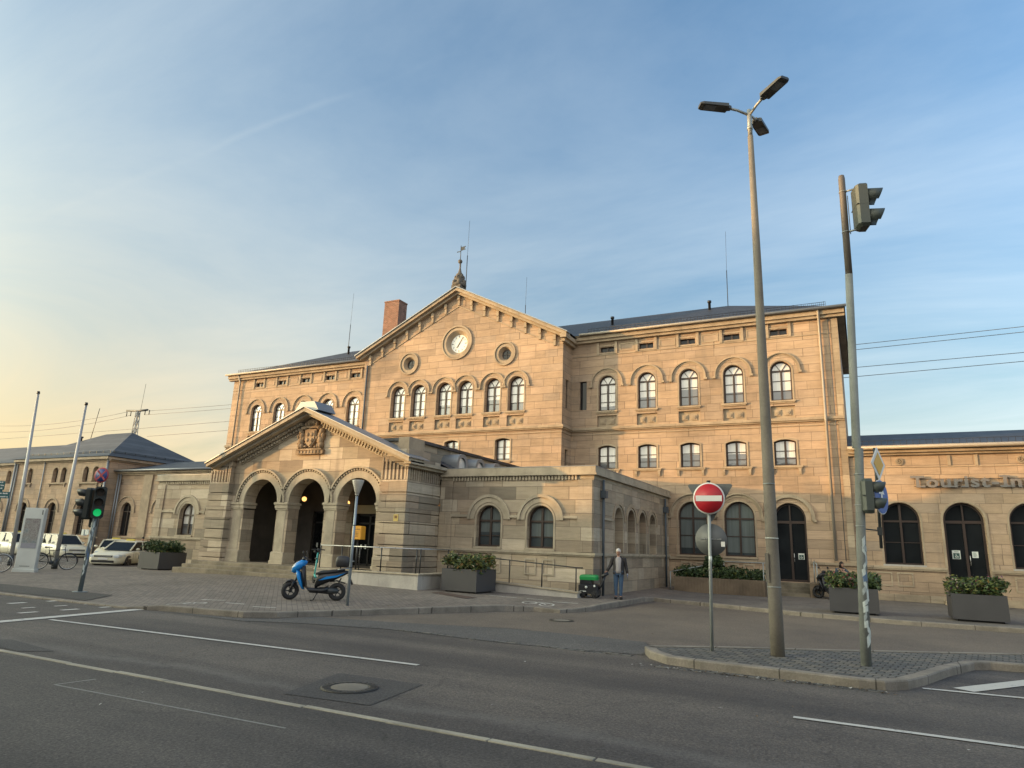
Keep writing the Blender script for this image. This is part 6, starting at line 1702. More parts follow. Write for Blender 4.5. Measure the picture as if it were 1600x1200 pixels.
# ---------------------------------------------------------------- taxis
TAXI = plain("taxi_ivory", (0.62, 0.595, 0.47), 0.30, var=0.04, scale=2)
CARGLASS = glass("car_glass", (0.012, 0.014, 0.016), ior=1.4, spec=0.22)
RIM = plain("alloy_rim", (0.30, 0.30, 0.30), 0.35, 0.7)
HEADL = plain("headlight_glass", (0.50, 0.54, 0.56), 0.15)
TAXISIGN = plain("taxi_roof_sign", (0.62, 0.50, 0.10), 0.4)
TAILR = plain("tail_light_red", (0.25, 0.01, 0.01), 0.3)
def car(loc, head, label, group, prof):
    t = thing("taxi", label, "taxi", loc, rz=head, group=group)
    L, W, st_, cab = prof['L'], prof['W'], prof['st'], prof['cab']
    # lower body: stations (x, half width, bottom, belt)
    b = MB(); rings = []
    for x, hw, zb, zt in st_:
        rings.append([(x, -hw * 0.86, zb), (x, -hw * 0.98, zb + 0.10), (x, -hw, zb + (zt - zb) * 0.5), (x, -hw * 0.985, zt - 0.07), (x, -hw * 0.90, zt), (x, -hw * 0.45, zt + 0.025), (x, hw * 0.45, zt + 0.025), (x, hw * 0.90, zt), (x, hw * 0.985, zt - 0.07), (x, hw, zb + (zt - zb) * 0.5), (x, hw * 0.98, zb + 0.10), (x, hw * 0.86, zb)])
    b.loft(rings); body = b.build("body", TAXI, t, world=False)
    # greenhouse
    zr = prof['zr']; b = MB()
    xs = cab                                     # (x front base, x front roof, x rear roof, x rear base), belt z
    hw, hr, zbelt = W / 2 * 0.90, W / 2 * 0.70, prof['belt']
    def R4(x, h, z): return [(x, -h, z), (x, h, z)]
    A = R4(xs[0], hw * 0.92, zbelt) + R4(xs[1], hr, zr - 0.03) + R4(xs[2], hr, zr - 0.03) + R4(xs[3], hw * 0.9, zbelt) + R4((xs[0] * 0.6 + xs[3] * 0.4), hw, zbelt)
    b.add(A[:8], [(0, 1, 3, 2), (2, 3, 5, 4), (4, 5, 7, 6), (0, 2, 4, 6), (1, 7, 5, 3)])
    b.build("windows", CARGLASS, t, world=False)
    b = MB()
    def ring(x, h, z): return [(x, -h, z - 0.05), (x, -h * 0.9, z), (x, -h * 0.4, z + 0.02), (x, h * 0.4, z + 0.02), (x, h * 0.9, z), (x, h, z - 0.05)]
    b.loft([ring(xs[1] + 0.05, hr, zr - 0.03), ring(xs[1] - 0.25, hr * 1.03, zr), ring((xs[1] + xs[2]) / 2, hr * 1.04, zr + 0.015), ring(xs[2] + 0.2, hr * 1.02, zr), ring(xs[2] - 0.04, hr, zr - 0.03)])
    for s in (-1, 1):
        for (xa, ya, za, xb, yb, zb, wd) in ((xs[0], hw * 0.92, zbelt, xs[1], hr, zr - 0.03, 0.045), (xs[3], hw * 0.9, zbelt, xs[2], hr, zr - 0.03, 0.07), (prof['bp'], hw * 0.97, zbelt, prof['bp'] - 0.1, hr, zr - 0.03, 0.04), (prof['cp'], hw * 0.95, zbelt, prof['cp'] - 0.06, hr, zr - 0.03, 0.045)):
            b.tube([(xa, s * (ya + 0.004), za), (xb, s * (yb + 0.004), zb)], wd, 6)
    b.build("roof", TAXI, t, world=False)
    for x in (prof['wf'], prof['wr']):
        for s in (-1, 1):
            y = s * (W / 2 - 0.10)
            b = MB(); b.torus((x, y, 0.32), 0.235, 0.09, 'y', 22, 8); wh = b.build("wheel", RUBBER, t, world=False)
            b = MB(); b.disc((x, y + s * 0.06, 0.32), 0.215, 'y', 0.05, 20)
            for k in range(5):
                a = 2 * PI * k / 5; b.box(-0.03, 0.03, y + s * 0.07, y + s * 0.095, 0.03, 0.2, T=lambda u, yy, v, a=a: (x + u * math.cos(a) - v * math.sin(a), yy, 0.32 + u * math.sin(a) + v * math.cos(a)))
            b.build("rim", RIM, wh, world=False)
    for x in (prof['wf'], prof['wr']):
        for s in (-1, 1): b = MB(); b.disc((x, s * (W / 2 - 0.055), 0.34), 0.355, 'y', 0.10, 22); b.build("wheel_arch", BLACK, t, world=False)
    xf = L / 2
    for s in (-1, 1):
        b = MB(); b.loft([[(xf - 0.60, s * (W / 2 - 0.01), 0.64), (xf - 0.60, s * (W / 2 - 0.02), 0.735), (xf - 0.52, s * (W / 2 - 0.20), 0.77), (xf - 0.45, s * (W / 2 - 0.2), 0.64)], [(xf - 0.055, s * (W / 2 - 0.10), 0.575), (xf - 0.07, s * (W / 2 - 0.11), 0.70), (xf - 0.09, s * (W / 2 - 0.18), 0.725), (xf - 0.05, s * (W / 2 - 0.2), 0.575)], [(xf + 0.012, s * (W / 2 - 0.32), 0.565), (xf + 0.005, s * (W / 2 - 0.32), 0.665), (xf - 0.03, s * (W / 2 - 0.40), 0.68), (xf - 0.01, s * (W / 2 - 0.42), 0.565)]], smooth=False)
        b.build("headlight", HEADL, t, world=False)
        b = MB(); b.ellipsoid((prof['mx'], s * (W / 2 + 0.08), zbelt + 0.08), 0.09, 0.11, 0.075, 10, 7); b.build("wing_mirror", TAXI, t, world=False)
        b = MB(); b.box(-xf - 0.005, -xf + 0.12, s * (W / 2 - 0.30) - 0.12, s * (W / 2 - 0.30) + 0.14, 0.74, 0.90); b.build("tail_light", TAILR, t, world=False)
    b = MB(); b.box(xf - 0.06, xf + 0.012, -0.50, 0.50, 0.585, 0.685); b.box(xf - 0.05, xf + 0.016, -0.62, 0.62, 0.30, 0.42); b.build("grille", BLACK, t, world=False)
    b = MB(); b.box(xf + 0.0, xf + 0.03, -0.26, 0.26, 0.45, 0.56); b.box(xf + 0.0, xf + 0.022, -0.45, 0.45, 0.63, 0.645); b.build("number_plate", WHITE, t, world=False)
    b = MB(); b.bbox(prof['bp'] - 0.08, prof['bp'] + 0.08, -0.24, 0.24, zr + 0.015, zr + 0.13, 0.02); b.build("roof_sign", TAXISIGN, t, world=False)
    b = MB()
    for s in (-1, 1):
        for x in prof['doors']: b.box(x - 0.006, x + 0.006, s * (W / 2) - 0.004, s * (W / 2) + 0.002, 0.32, zbelt - 0.06)
        for x in prof['handles']: b.box(x - 0.09, x + 0.09, s * (W / 2 - 0.01) - 0.008, s * (W / 2 - 0.01) + 0.018, 0.76, 0.785)
        b.box(-1.3, 1.3, s * (W / 2) - 0.03, s * (W / 2) + 0.004, 0.20, 0.25)
    b.build("door_seam", plain("dark_trim", (0.05, 0.048, 0.042), 0.6), t, world=False)
    if prof.get('ad'):
        b = MB(); s = 1
        b.box(0.05, 0.40, W / 2 - 0.01, W / 2 + 0.006, 0.50, 0.70); b.box(-0.75, -0.5, W / 2 - 0.01, W / 2 + 0.006, 0.54, 0.68)
        b.build("door_advert", plain("advert_blue", (0.14, 0.17, 0.21), 0.5), t, world=False)
    return t
SEDAN = dict(L=4.75, W=1.84, zr=1.46, belt=0.94, st=[(2.375, 0.62, 0.26, 0.62), (2.30, 0.78, 0.22, 0.70), (2.0, 0.89, 0.20, 0.76), (1.5, 0.915, 0.20, 0.83), (0.95, 0.92, 0.20, 0.91), (0, 0.92, 0.20, 0.93), (-1.2, 0.92, 0.20, 0.95), (-1.9, 0.90, 0.22, 0.95), (-2.28, 0.82, 0.28, 0.90), (-2.375, 0.70, 0.34, 0.80)], cab=(1.10, 0.30, -1.65, -2.25), bp=-0.25, cp=-1.25, wf=1.42, wr=-1.38, mx=0.72, doors=(0.95, -0.2, -1.15), handles=(-0.05, -1.0), ad=True)
VAN = dict(L=4.5, W=1.83, zr=1.66, belt=1.02, st=[(2.25, 0.66, 0.26, 0.66), (2.17, 0.80, 0.22, 0.76), (1.9, 0.90, 0.20, 0.86), (1.5, 0.91, 0.20, 0.95), (1.1, 0.915, 0.20, 1.01), (0, 0.915, 0.20, 1.02), (-1.2, 0.915, 0.20, 1.03), (-1.9, 0.90, 0.22, 1.03), (-2.17, 0.84, 0.28, 1.0), (-2.25, 0.74, 0.34, 0.9)], cab=(1.32, 0.45, -1.95, -2.2), bp=-0.25, cp=-1.25, wf=1.36, wr=-1.34, mx=0.85, doors=(1.0, -0.15, -1.15), handles=(0.0, -1.0))
tg = "ivory taxis waiting at the rank"
car((-38.7, 26.4, gh(-38.7, 26.4)), R(-62), "ivory estate taxi facing the street, nearest to the dark planter", tg, SEDAN)
car((-50.8, 29.7, gh(-50, 29.7)), R(-6), "ivory compact van taxi behind the bicycle and flagpole", tg, VAN)
car((-55.2, 29.0, gh(-55, 29)), R(-4), "ivory taxi at the far left, half hidden behind the map pylon", tg, VAN)
car((-45.2, 29.9, gh(-45, 30)), R(-40), "ivory taxi of which little but the roof shows behind the estate taxi", tg, SEDAN)
# ---------------------------------------------------------------- bicycles
def bicycle(loc, head, label, frame, tyre_pale=False, lean=R(5)):
    t = thing("bicycle", label, "bicycle", loc, rz=head)
    t.rotation_euler = (lean, 0, head)
    for x in (-0.52, 0.52):
        b = MB(); b.torus((x, 0, 0.34), 0.325, 0.018, 'y', 30, 6); wh = b.build("wheel", RUBBER, t, world=False)
        b = MB(); b.torus((x, 0, 0.34), 0.305, 0.010, 'y', 30, 5)
        for k in range(14):
            a = 2 * PI * k / 14; b.tube([(x, 0, 0.34), (x + 0.30 * math.cos(a), 0, 0.34 + 0.30 * math.sin(a))], 0.0022, 3)
        b.build("rim", STEEL, wh, world=False)
    b = MB()
    bb, se, hd = (-0.08, 0, 0.30), (-0.22, 0, 0.78), (0.34, 0, 0.84)
    for p, q in ((bb, se), (bb, (0.37, 0, 0.68)), (se, hd), (bb, (-0.52, 0, 0.34)), ((-0.20, 0, 0.70), (-0.52, 0, 0.34)), ((0.33, 0, 0.90), (0.40, 0, 0.58)), ((0.40, 0, 0.60), (0.52, 0, 0.34)), (se, (-0.25, 0, 0.90))): b.tube([p, q], 0.016, 6)
    b.build("frame", frame, t, world=False)
    b = MB(); b.tube([(0.24, -0.28, 1.02), (0.33, -0.18, 1.04), (0.35, 0, 1.02), (0.33, 0.18, 1.04), (0.24, 0.28, 1.02)], 0.013, 6); b.tube([(0.33, 0, 0.88), (0.35, 0, 1.02)], 0.013, 6); b.build("handlebar", BLACK, t, world=False)
    b = MB(); b.loft([[(-0.40, -0.08, 0.90), (-0.40, 0.08, 0.90), (-0.40, 0.07, 0.95), (-0.40, -0.07, 0.95)], [(-0.25, -0.06, 0.91), (-0.25, 0.06, 0.91), (-0.25, 0.05, 0.95), (-0.25, -0.05, 0.95)], [(-0.12, -0.02, 0.91), (-0.12, 0.02, 0.91), (-0.12, 0.02, 0.94), (-0.12, -0.02, 0.94)]]); b.build("saddle", BLACK, t, world=False)
    b = MB()
    for x, a0, a1 in ((-0.52, R(30), R(190)), (0.52, R(-10), R(120))):
        P = [(x + 0.36 * math.cos(a0 + (a1 - a0) * k / 10), 0, 0.34 + 0.36 * math.sin(a0 + (a1 - a0) * k / 10)) for k in range(11)]
        b.tube(P, 0.014, 5)
    b.build("mudguard", frame if not tyre_pale else STEEL, t, world=False)
    b = MB(); b.disc((-0.08, -0.03, 0.30), 0.09, 'y', 0.01, 16); b.tube([(-0.08, -0.05, 0.30), (-0.02, -0.06, 0.14)], 0.01, 5); b.box(-0.08, 0.02, -0.14, -0.05, 0.125, 0.145); b.tube([(-0.08, 0.05, 0.30), (-0.14, 0.06, 0.46)], 0.01, 5); b.build("crank", DKMETAL, t, world=False)
    return t
bicycle((-30.75, 17.75, gh(-30.7, 17.8)), R(63), "black bicycle leaning against the shorter flagpole", BLACK)
bicycle((-30.35, 15.0, gh(-30.3, 15)), R(50), "silver bicycle with pale mudguard at the left edge by the pylon", STEEL, True)
# ---------------------------------------------------------------- moped
SCB = plain("scooter_blue", (0.012, 0.22, 0.60), 0.25, var=0.05)
SCW = plain("scooter_white", (0.50, 0.55, 0.58), 0.3)
SCK = plain("scooter_black_plastic", (0.013, 0.014, 0.017), 0.38)
SEATM = plain("scooter_seat", (0.016, 0.016, 0.017), 0.6)
def moped(loc, head, label, colour, white, box=True, name="moped"):
    t = thing(name, label, "scooter", loc, rz=head)
    def wheel(x, yaw=0.0):
        b = MB(); b.torus((0, 0, 0), 0.185, 0.062, 'y', 26, 10); wh = b.build("wheel", RUBBER, t, world=False); wh.location = (x, 0, 0.245); wh.rotation_euler = (0, 0, yaw)
        b = MB(); b.disc((0, 0, 0), 0.05, 'y', 0.11, 14); b.torus((0, 0, 0), 0.145, 0.016, 'y', 24, 6)
        for k in range(5):
            a = 2 * PI * k / 5; b.tube([(0, 0, 0), (0.145 * math.cos(a), 0, 0.145 * math.sin(a))], 0.014, 5)
        b.build("rim", DKMETAL, wh, world=False)
    wheel(0.645, R(22)); wheel(-0.645)
    def ring(x, z, hw, hh, rot=0.0, n=12):
        P = []
        for k in range(n):
            a = 2 * PI * k / n; u = hh * math.sin(a); v = hw * math.cos(a)
            P.append((x + u * math.sin(rot), v, z + u * math.cos(rot)))
        return P
    # front apron leaning back
    b = MB(); b.loft([ring(0.62, 0.74, 0.05, 0.05, R(60)), ring(0.57, 0.83, 0.15, 0.11, R(60)), ring(0.45, 0.94, 0.20, 0.13, R(60)), ring(0.34, 1.04, 0.15, 0.10, R(60)), ring(0.29, 1.09, 0.08, 0.06, R(60))]); fa = b.build("front_fairing", colour, t, world=False)
    b = MB(); b.loft([ring(0.64, 0.78, 0.05, 0.03, R(60)), ring(0.615, 0.87, 0.13, 0.05, R(60)), ring(0.545, 0.965, 0.12, 0.05, R(60)), ring(0.46, 1.05, 0.06, 0.03, R(60))]); b.build("headlight", white, fa, world=False)
    b = MB(); b.loft([ring(0.48, 0.80, 0.17, 0.07, R(70)), ring(0.43, 0.62, 0.19, 0.08, R(70)), ring(0.36, 0.42, 0.16, 0.07, R(70)), ring(0.30, 0.30, 0.12, 0.05, R(70))]); b.build("leg_shield", colour, t, world=False)
    b = MB(); b.loft([ring(0.34, 0.94, 0.13, 0.07, R(70)), ring(0.31, 0.62, 0.16, 0.08, R(70)), ring(0.25, 0.36, 0.16, 0.08, R(60)), ring(0.10, 0.27, 0.16, 0.075, 0), ring(-0.25, 0.27, 0.16, 0.08, 0), ring(-0.40, 0.32, 0.14, 0.10, 0)]); b.build("footboard", SCK, t, world=False)
    b = MB(); b.tube([(0.42, 0, 0.78), (0.645, 0.0, 0.26)], 0.035, 8)
    for s in (-1, 1): b.tube([(0.56, s * 0.085, 0.50), (0.645, s * 0.085, 0.245)], 0.026, 8)
    b.loft([ring(0.86, 0.38, 0.05, 0.02, R(50)), ring(0.74, 0.50, 0.08, 0.03, R(10)), ring(0.62, 0.53, 0.085, 0.03, 0), ring(0.48, 0.44, 0.07, 0.03, R(-40))]); b.build("fork", SCK, t, world=False)
    b = MB(); b.loft([ring(-0.02, 0.40, 0.08, 0.10, 0), ring(-0.10, 0.55, 0.13, 0.19, 0), ring(-0.28, 0.62, 0.15, 0.17, 0), ring(-0.55, 0.68, 0.15, 0.12, 0), ring(-0.80, 0.76, 0.11, 0.075, 0), ring(-0.95, 0.80, 0.05, 0.035, 0)]); b.build("rear_body", SCK, t, world=False)
    for s in (-1, 1):
        b = MB(); b.prism([(-0.30, 0.58), (-0.12, 0.55), (-0.34, 0.66), (-0.62, 0.70), (-0.86, 0.77), (-0.62, 0.65)], s * 0.145, s * 0.158, lambda u, v, w: (u, w, v)); b.build("side_panel", colour, t, world=False)
    b = MB(); b.loft([ring(-0.02, 0.72, 0.06, 0.03, 0), ring(-0.15, 0.75, 0.12, 0.06, 0), ring(-0.35, 0.775, 0.14, 0.055, 0), ring(-0.60, 0.815, 0.13, 0.055, 0), ring(-0.82, 0.855, 0.09, 0.035, 0)]); b.build("seat", SEATM, t, world=False)
    b = MB(); b.tube([(-0.62, 0.11, 0.86), (-0.88, 0.09, 0.90), (-0.93, 0, 0.90), (-0.88, -0.09, 0.90), (-0.62, -0.11, 0.86)], 0.014, 6); b.build("grab_rail", STEEL, t, world=False)
    b = MB(); b.loft([ring(-0.15, 0.28, 0.10, 0.09, 0), ring(-0.45, 0.27, 0.11, 0.10, 0), ring(-0.68, 0.27, 0.10, 0.07, 0)]); b.tube([(-0.60, -0.13, 0.32), (-0.72, -0.11, 0.62)], 0.022, 6); b.build("motor", DKMETAL, t, world=False)
    b = MB(); b.prism([(-0.94, 0.74), (-0.90, 0.72), (-1.04, 0.44), (-1.08, 0.46)], -0.07, 0.07, lambda u, v, w: (u, w, v)); b.loft([ring(-0.44, 0.52, 0.07, 0.02, R(30)), ring(-0.62, 0.545, 0.08, 0.02, 0), ring(-0.86, 0.48, 0.07, 0.02, R(-30))]); b.build("rear_mudguard", SCK, t, world=False)
    b = MB(); b.ellipsoid((-0.93, 0, 0.80), 0.04, 0.06, 0.03, 8, 6); b.build("tail_light", TAILR, t, world=False)
    b = MB(); b.tube([(0.34, 0, 1.02), (0.30, 0, 1.10)], 0.05, 8); b.tube([(0.20, -0.32, 1.09), (0.28, -0.16, 1.11), (0.31, 0, 1.12), (0.28, 0.16, 1.11), (0.20, 0.32, 1.09)], 0.018, 7); b.ellipsoid((0.33, 0, 1.12), 0.08, 0.12, 0.07, 10, 7); b.build("handlebar", SCK, t, world=False)
    for s in (-1, 1):
        b = MB(); b.tube([(0.28, s * 0.20, 1.11), (0.33, s * 0.30, 1.26)], 0.008, 5); b.ellipsoid((0.34, s * 0.33, 1.30), 0.02, 0.07, 0.05, 10, 7); b.build("wing_mirror", SCK, t, world=False)
    b = MB(); b.tube([(-0.12, 0.10, 0.22), (-0.03, 0.20, 0.02)], 0.014, 6); b.tube([(-0.03, 0.20, 0.015), (0.05, 0.23, 0.015)], 0.016, 6); b.build("side_stand", SCK, t, world=False)
    if box:
        b = MB()
        b.loft([ring(-0.74, 0.93, 0.19, 0.05, R(90)), ring(-0.74, 0.99, 0.21, 0.19, R(90)), ring(-0.74, 1.18, 0.20, 0.19, R(90)), ring(-0.74, 1.24, 0.15, 0.13, R(90))] if False else [[(-0.74 + 0.20 * k * math.copysign(abs(math.cos(a)) ** 0.5, math.cos(a)), 0.21 * k * math.copysign(abs(math.sin(a)) ** 0.5, math.sin(a)), z) for a in [2 * PI * i / 16 for i in range(16)]] for z, k in ((0.93, 0.80), (0.97, 0.95), (1.07, 1.0), (1.16, 0.97), (1.22, 0.8), (1.235, 0.55))])
        b.build("top_box", plain("top_box_grey", (0.030, 0.029, 0.030), 0.5), t, world=False)
    return t
moped((-14.0, 15.35, gh(-14, 15.4)), R(222 - 7), "blue and black electric moped with a top box parked by the kerb", SCB, SCW)
moped((-1.35, 33.2, 0), R(150), "dark motor scooter parked behind the planter next to the seated woman", SCK, SCW, box=False)
# turquoise kick scooter behind the moped
TQ = plain("scooter_turquoise", (0.05, 0.36, 0.32), 0.4)
kx, ky = -17.35, 19.2
ks = thing("kick_scooter", "turquoise electric kick scooter standing behind the blue moped", "kick scooter", (kx, ky, gh(kx, ky)), rz=R(150))
b = MB(); b.tube([(-0.40, 0, 0.18), (0.35, 0, 0.18), (0.46, 0, 0.28)], 0.02, 6); b.bbox(-0.45, 0.35, -0.08, 0.08, 0.14, 0.19, 0.01); b.build("deck", SCK, ks, world=False)
b = MB(); b.tube([(0.50, 0, 0.18), (0.44, 0, 0.45), (0.34, 0, 1.10)], 0.03, 8); b.tube([(0.30, 0, 0.20), (0.47, 0, 0.30)], 0.035, 8); b.build("stem", TQ, ks, world=False)
b = MB(); b.tube([(0.31, -0.24, 1.17), (0.33, 0, 1.19), (0.31, 0.24, 1.17)], 0.018, 6); b.tube([(0.335, 0, 1.08), (0.33, 0, 1.22)], 0.035, 8); b.ellipsoid((0.40, 0.02, 0.86), 0.07, 0.05, 0.045, 8, 6); b.ellipsoid((0.36, 0.1, 1.10), 0.06, 0.05, 0.05, 8, 6); b.build("handlebar", SCK, ks, world=False)
for x in (-0.52, 0.52):
    b = MB(); b.torus((x, 0, 0.13), 0.10, 0.03, 'y', 18, 7); b.disc((x, 0, 0.13), 0.08, 'y', 0.03, 14); b.build("wheel", RUBBER, ks, world=False)
# ---------------------------------------------------------------- people
SKIN = plain("skin", (0.42, 0.24, 0.17), 0.5, var=0.1)
def skinned(name, joints, edges, mat, parent, root=0, sub=2):
    names = list(joints); idx = {n: i for i, n in enumerate(names)}
    me = bpy.data.meshes.new(name)
    me.from_pydata([joints[n][0] for n in names], [(idx[a], idx[c]) for a, c in edges], [])
    me.materials.append(mat)
    o = bpy.data.objects.new(name, me); COL.objects.link(o); o.parent = parent
    sk = o.modifiers.new("skin", 'SKIN'); sk.use_smooth_shade = True
    sl = me.skin_vertices[0].data
    for n in names:
        r = joints[n][1]; r = r if isinstance(r, tuple) else (r, r)
        sl[idx[n]].radius = r
    for v in sl: v.use_root = False
    sl[root].use_root = True
    s = o.modifiers.new("sub", 'SUBSURF'); s.levels = sub; s.render_levels = sub
    return o
def bake(o):
    dg = bpy.context.evaluated_depsgraph_get(); bpy.context.view_layer.update()
    me = bpy.data.meshes.new_from_object(o.evaluated_get(dg)); o.modifiers.clear(); old = o.data; o.data = me; bpy.data.meshes.remove(old)
    for p in me.polygons: p.use_smooth = True
    return o
def head(t, c, fwd, hair, hairlen=0.0, beard=None, tilt=0.0):
    # c: centre of the head; fwd: yaw in local space (0 = -y)
    def TT(p):
        x, y, z = p; y2 = y * math.cos(tilt) - z * math.sin(tilt); z2 = y * math.sin(tilt) + z * math.cos(tilt)
        return (c[0] + x * math.cos(fwd) - y2 * math.sin(fwd), c[1] + x * math.sin(fwd) + y2 * math.cos(fwd), c[2] + z2)
    b = MB(); n = 18; rings = []
    for (z, rx, ryf, ryb) in ((-0.125, 0.028, 0.045, 0.02), (-0.11, 0.045, 0.075, 0.045), (-0.07, 0.060, 0.088, 0.07), (-0.03, 0.070, 0.090, 0.085), (0.02, 0.076, 0.092, 0.097), (0.06, 0.076, 0.090, 0.100), (0.09, 0.066, 0.075, 0.085), (0.115, 0.042, 0.045, 0.055), (0.125, 0.012, 0.012, 0.015)):
        rings.append([TT((rx * math.cos(2 * PI * k / n), (ryb if math.sin(2 * PI * k / n) > 0 else ryf) * math.sin(2 * PI * k / n), z)) for k in range(n)])
    b.loft(rings)
    b.loft([[TT(p) for p in ((-0.010, -0.088, 0.02), (0.010, -0.088, 0.02), (0, -0.080, 0.025))], [TT(p) for p in ((-0.018, -0.090, -0.025), (0.018, -0.090, -0.025), (0, -0.118, -0.022))]])
    for s in (-1, 1):
        b.add([TT((s * 0.075 + 0.02 * s * math.sin(a) * 0.3, 0.01 + 0.018 * math.cos(a), 0.0 + 0.032 * math.sin(a))) for a in [2 * PI * k / 10 for k in range(10)]] + [TT((s * 0.092, 0.02, 0))], [(k, (k + 1) % 10, 10) for k in range(10)], True)
    hd = b.build("head", SKIN, t, world=False)
    b = MB()
    for s in (-1, 1): b.ellipsoid(TT((s * 0.030, -0.086, 0.022)), 0.010, 0.008, 0.006, 8, 6)
    b.build("eye", BLACK, hd, world=False)
    b = MB(); b.loft([[TT((x, -0.089, -0.062)), TT((x, -0.092, -0.066)), TT((x, -0.089, -0.072))] for x in (-0.026, 0, 0.026)]); b.build("mouth", plain("lip", (0.30, 0.12, 0.10), 0.5), hd, world=False)
    b = MB(); rings = []
    lo = 0.0 if not hairlen else -hairlen
    for (z, k_) in ((lo, 1.02), (0.02, 1.07), (0.06, 1.09), (0.095, 1.10), (0.125, 0.75), (0.138, 0.2)):
        s = math.sqrt(max(0.03, 1 - max(0, z / 0.145) ** 2))
        ring = []
        for k in range(n):
            a = 2 * PI * k / n; y = math.sin(a); back = y > -0.35
            ring.append(TT((0.080 * k_ * s * math.cos(a), (0.103 if y > 0 else 0.096) * k_ * s * y if back or z > 0.055 else 0.072 * s * y, z)))
        rings.append(ring)
    b.loft(rings); b.build("hair", hair, t, world=False)
    return hd
def hand(t, wrist, dirv, side, mat, curl=0.5):
    # palm and five fingers hanging from the wrist along dirv
    d = Vector(dirv).normalized(); s = Vector(side).normalized(); nrm = d.cross(s).normalized(); w0_ = Vector(wrist)
    b = MB()
    def pt(a, c, e): return tuple(w0_ + d * a + s * c + nrm * e)
    b.loft([[pt(0, c, e) for c, e in ((-.025, -.015), (.025, -.015), (.025, .015), (-.025, .015))], [pt(.045, c, e) for c, e in ((-.042, -.014), (.042, -.014), (.042, .014), (-.042, .014))], [pt(.095, c, e) for c, e in ((-.042, -.012), (.042, -.012), (.042, .012), (-.042, .012))]])
    for c, L in ((-.032, .072), (-.011, .085), (.011, .080), (.032, .062)):
        b.tube([pt(.09, c, 0), pt(.09 + L * .5, c, .012 * curl * 2), pt(.09 + L * (1 - .35 * curl), c, .05 * curl)], [.0095, .009, .007], 7)
    b.tube([pt(.02, -.035, .005), pt(.055, -.062, .015), pt(.085, -.062, .03)], [.012, .0105, .008], 7)
    return b.build("hand", mat, t, world=False)
JACKET = plain("dark_jacket", (0.022, 0.019, 0.020), 0.8, var=0.3, scale=12); SHIRT = plain("grey_shirt", (0.30, 0.28, 0.28), 0.8, var=0.15, scale=10); JEANS = plain("blue_jeans", (0.045, 0.085, 0.15), 0.8, var=0.3, scale=9); SHOE = plain("dark_shoe", (0.012, 0.012, 0.012), 0.6)
WHAIR = plain("white_hair", (0.55, 0.52, 0.48), 0.8, var=0.2, scale=25); DHAIR = plain("dark_hair", (0.014, 0.010, 0.009), 0.7, var=0.3, scale=25)
man = thing("person", "white haired man in dark jacket and jeans holding a green topped machine's hose", "person", (-7.78, 23.8, gh(-7.78, 23.8) + 0.0), rz=R(14))
J = {'pel': ((0, 0, 0.93), (0.135, 0.10)), 'wst': ((0, -0.01, 1.08), (0.14, 0.105)), 'chs': ((0, 0, 1.27), (0.155, 0.11)), 'nck': ((0, -0.01, 1.43), 0.065), 'hdb': ((0, -0.03, 1.52), 0.055),
     'hl': ((-0.09, 0, 0.88), 0.095), 'kl': ((-0.095, -0.01, 0.49), 0.062), 'al': ((-0.09, 0.01, 0.08), 0.042), 'tl': ((-0.11, -0.13, 0.04), 0.035),
     'hr': ((0.09, 0, 0.88), 0.095), 'kr': ((0.085, -0.02, 0.49), 0.062), 'ar': ((0.075, 0.0, 0.08), 0.042), 'tr': ((0.11, -0.14, 0.04), 0.035),
     'sl': ((-0.19, 0, 1.38), 0.062), 'el': ((-0.28, 0.0, 1.13), 0.046), 'wl': ((-0.40, -0.12, 0.93), 0.032),
     'sr': ((0.19, 0, 1.38), 0.062), 'er': ((0.255, 0.03, 1.11), 0.046), 'wr': ((0.31, -0.06, 0.88), 0.032)}
E_ = [('pel', 'wst'), ('wst', 'chs'), ('chs', 'nck'), ('nck', 'hdb'), ('pel', 'hl'), ('hl', 'kl'), ('kl', 'al'), ('al', 'tl'), ('pel', 'hr'), ('hr', 'kr'), ('kr', 'ar'), ('ar', 'tr'), ('chs', 'sl'), ('sl', 'el'), ('el', 'wl'), ('chs', 'sr'), ('sr', 'er'), ('er', 'wr')]
bake(skinned("body", J, E_, SKIN, man))
def sub(J, keys, k, extra=None):
    o = {n: (J[n][0], tuple(r * k for r in J[n][1]) if isinstance(J[n][1], tuple) else J[n][1] * k) for n in keys}
    if extra: o.update(extra)
    return o
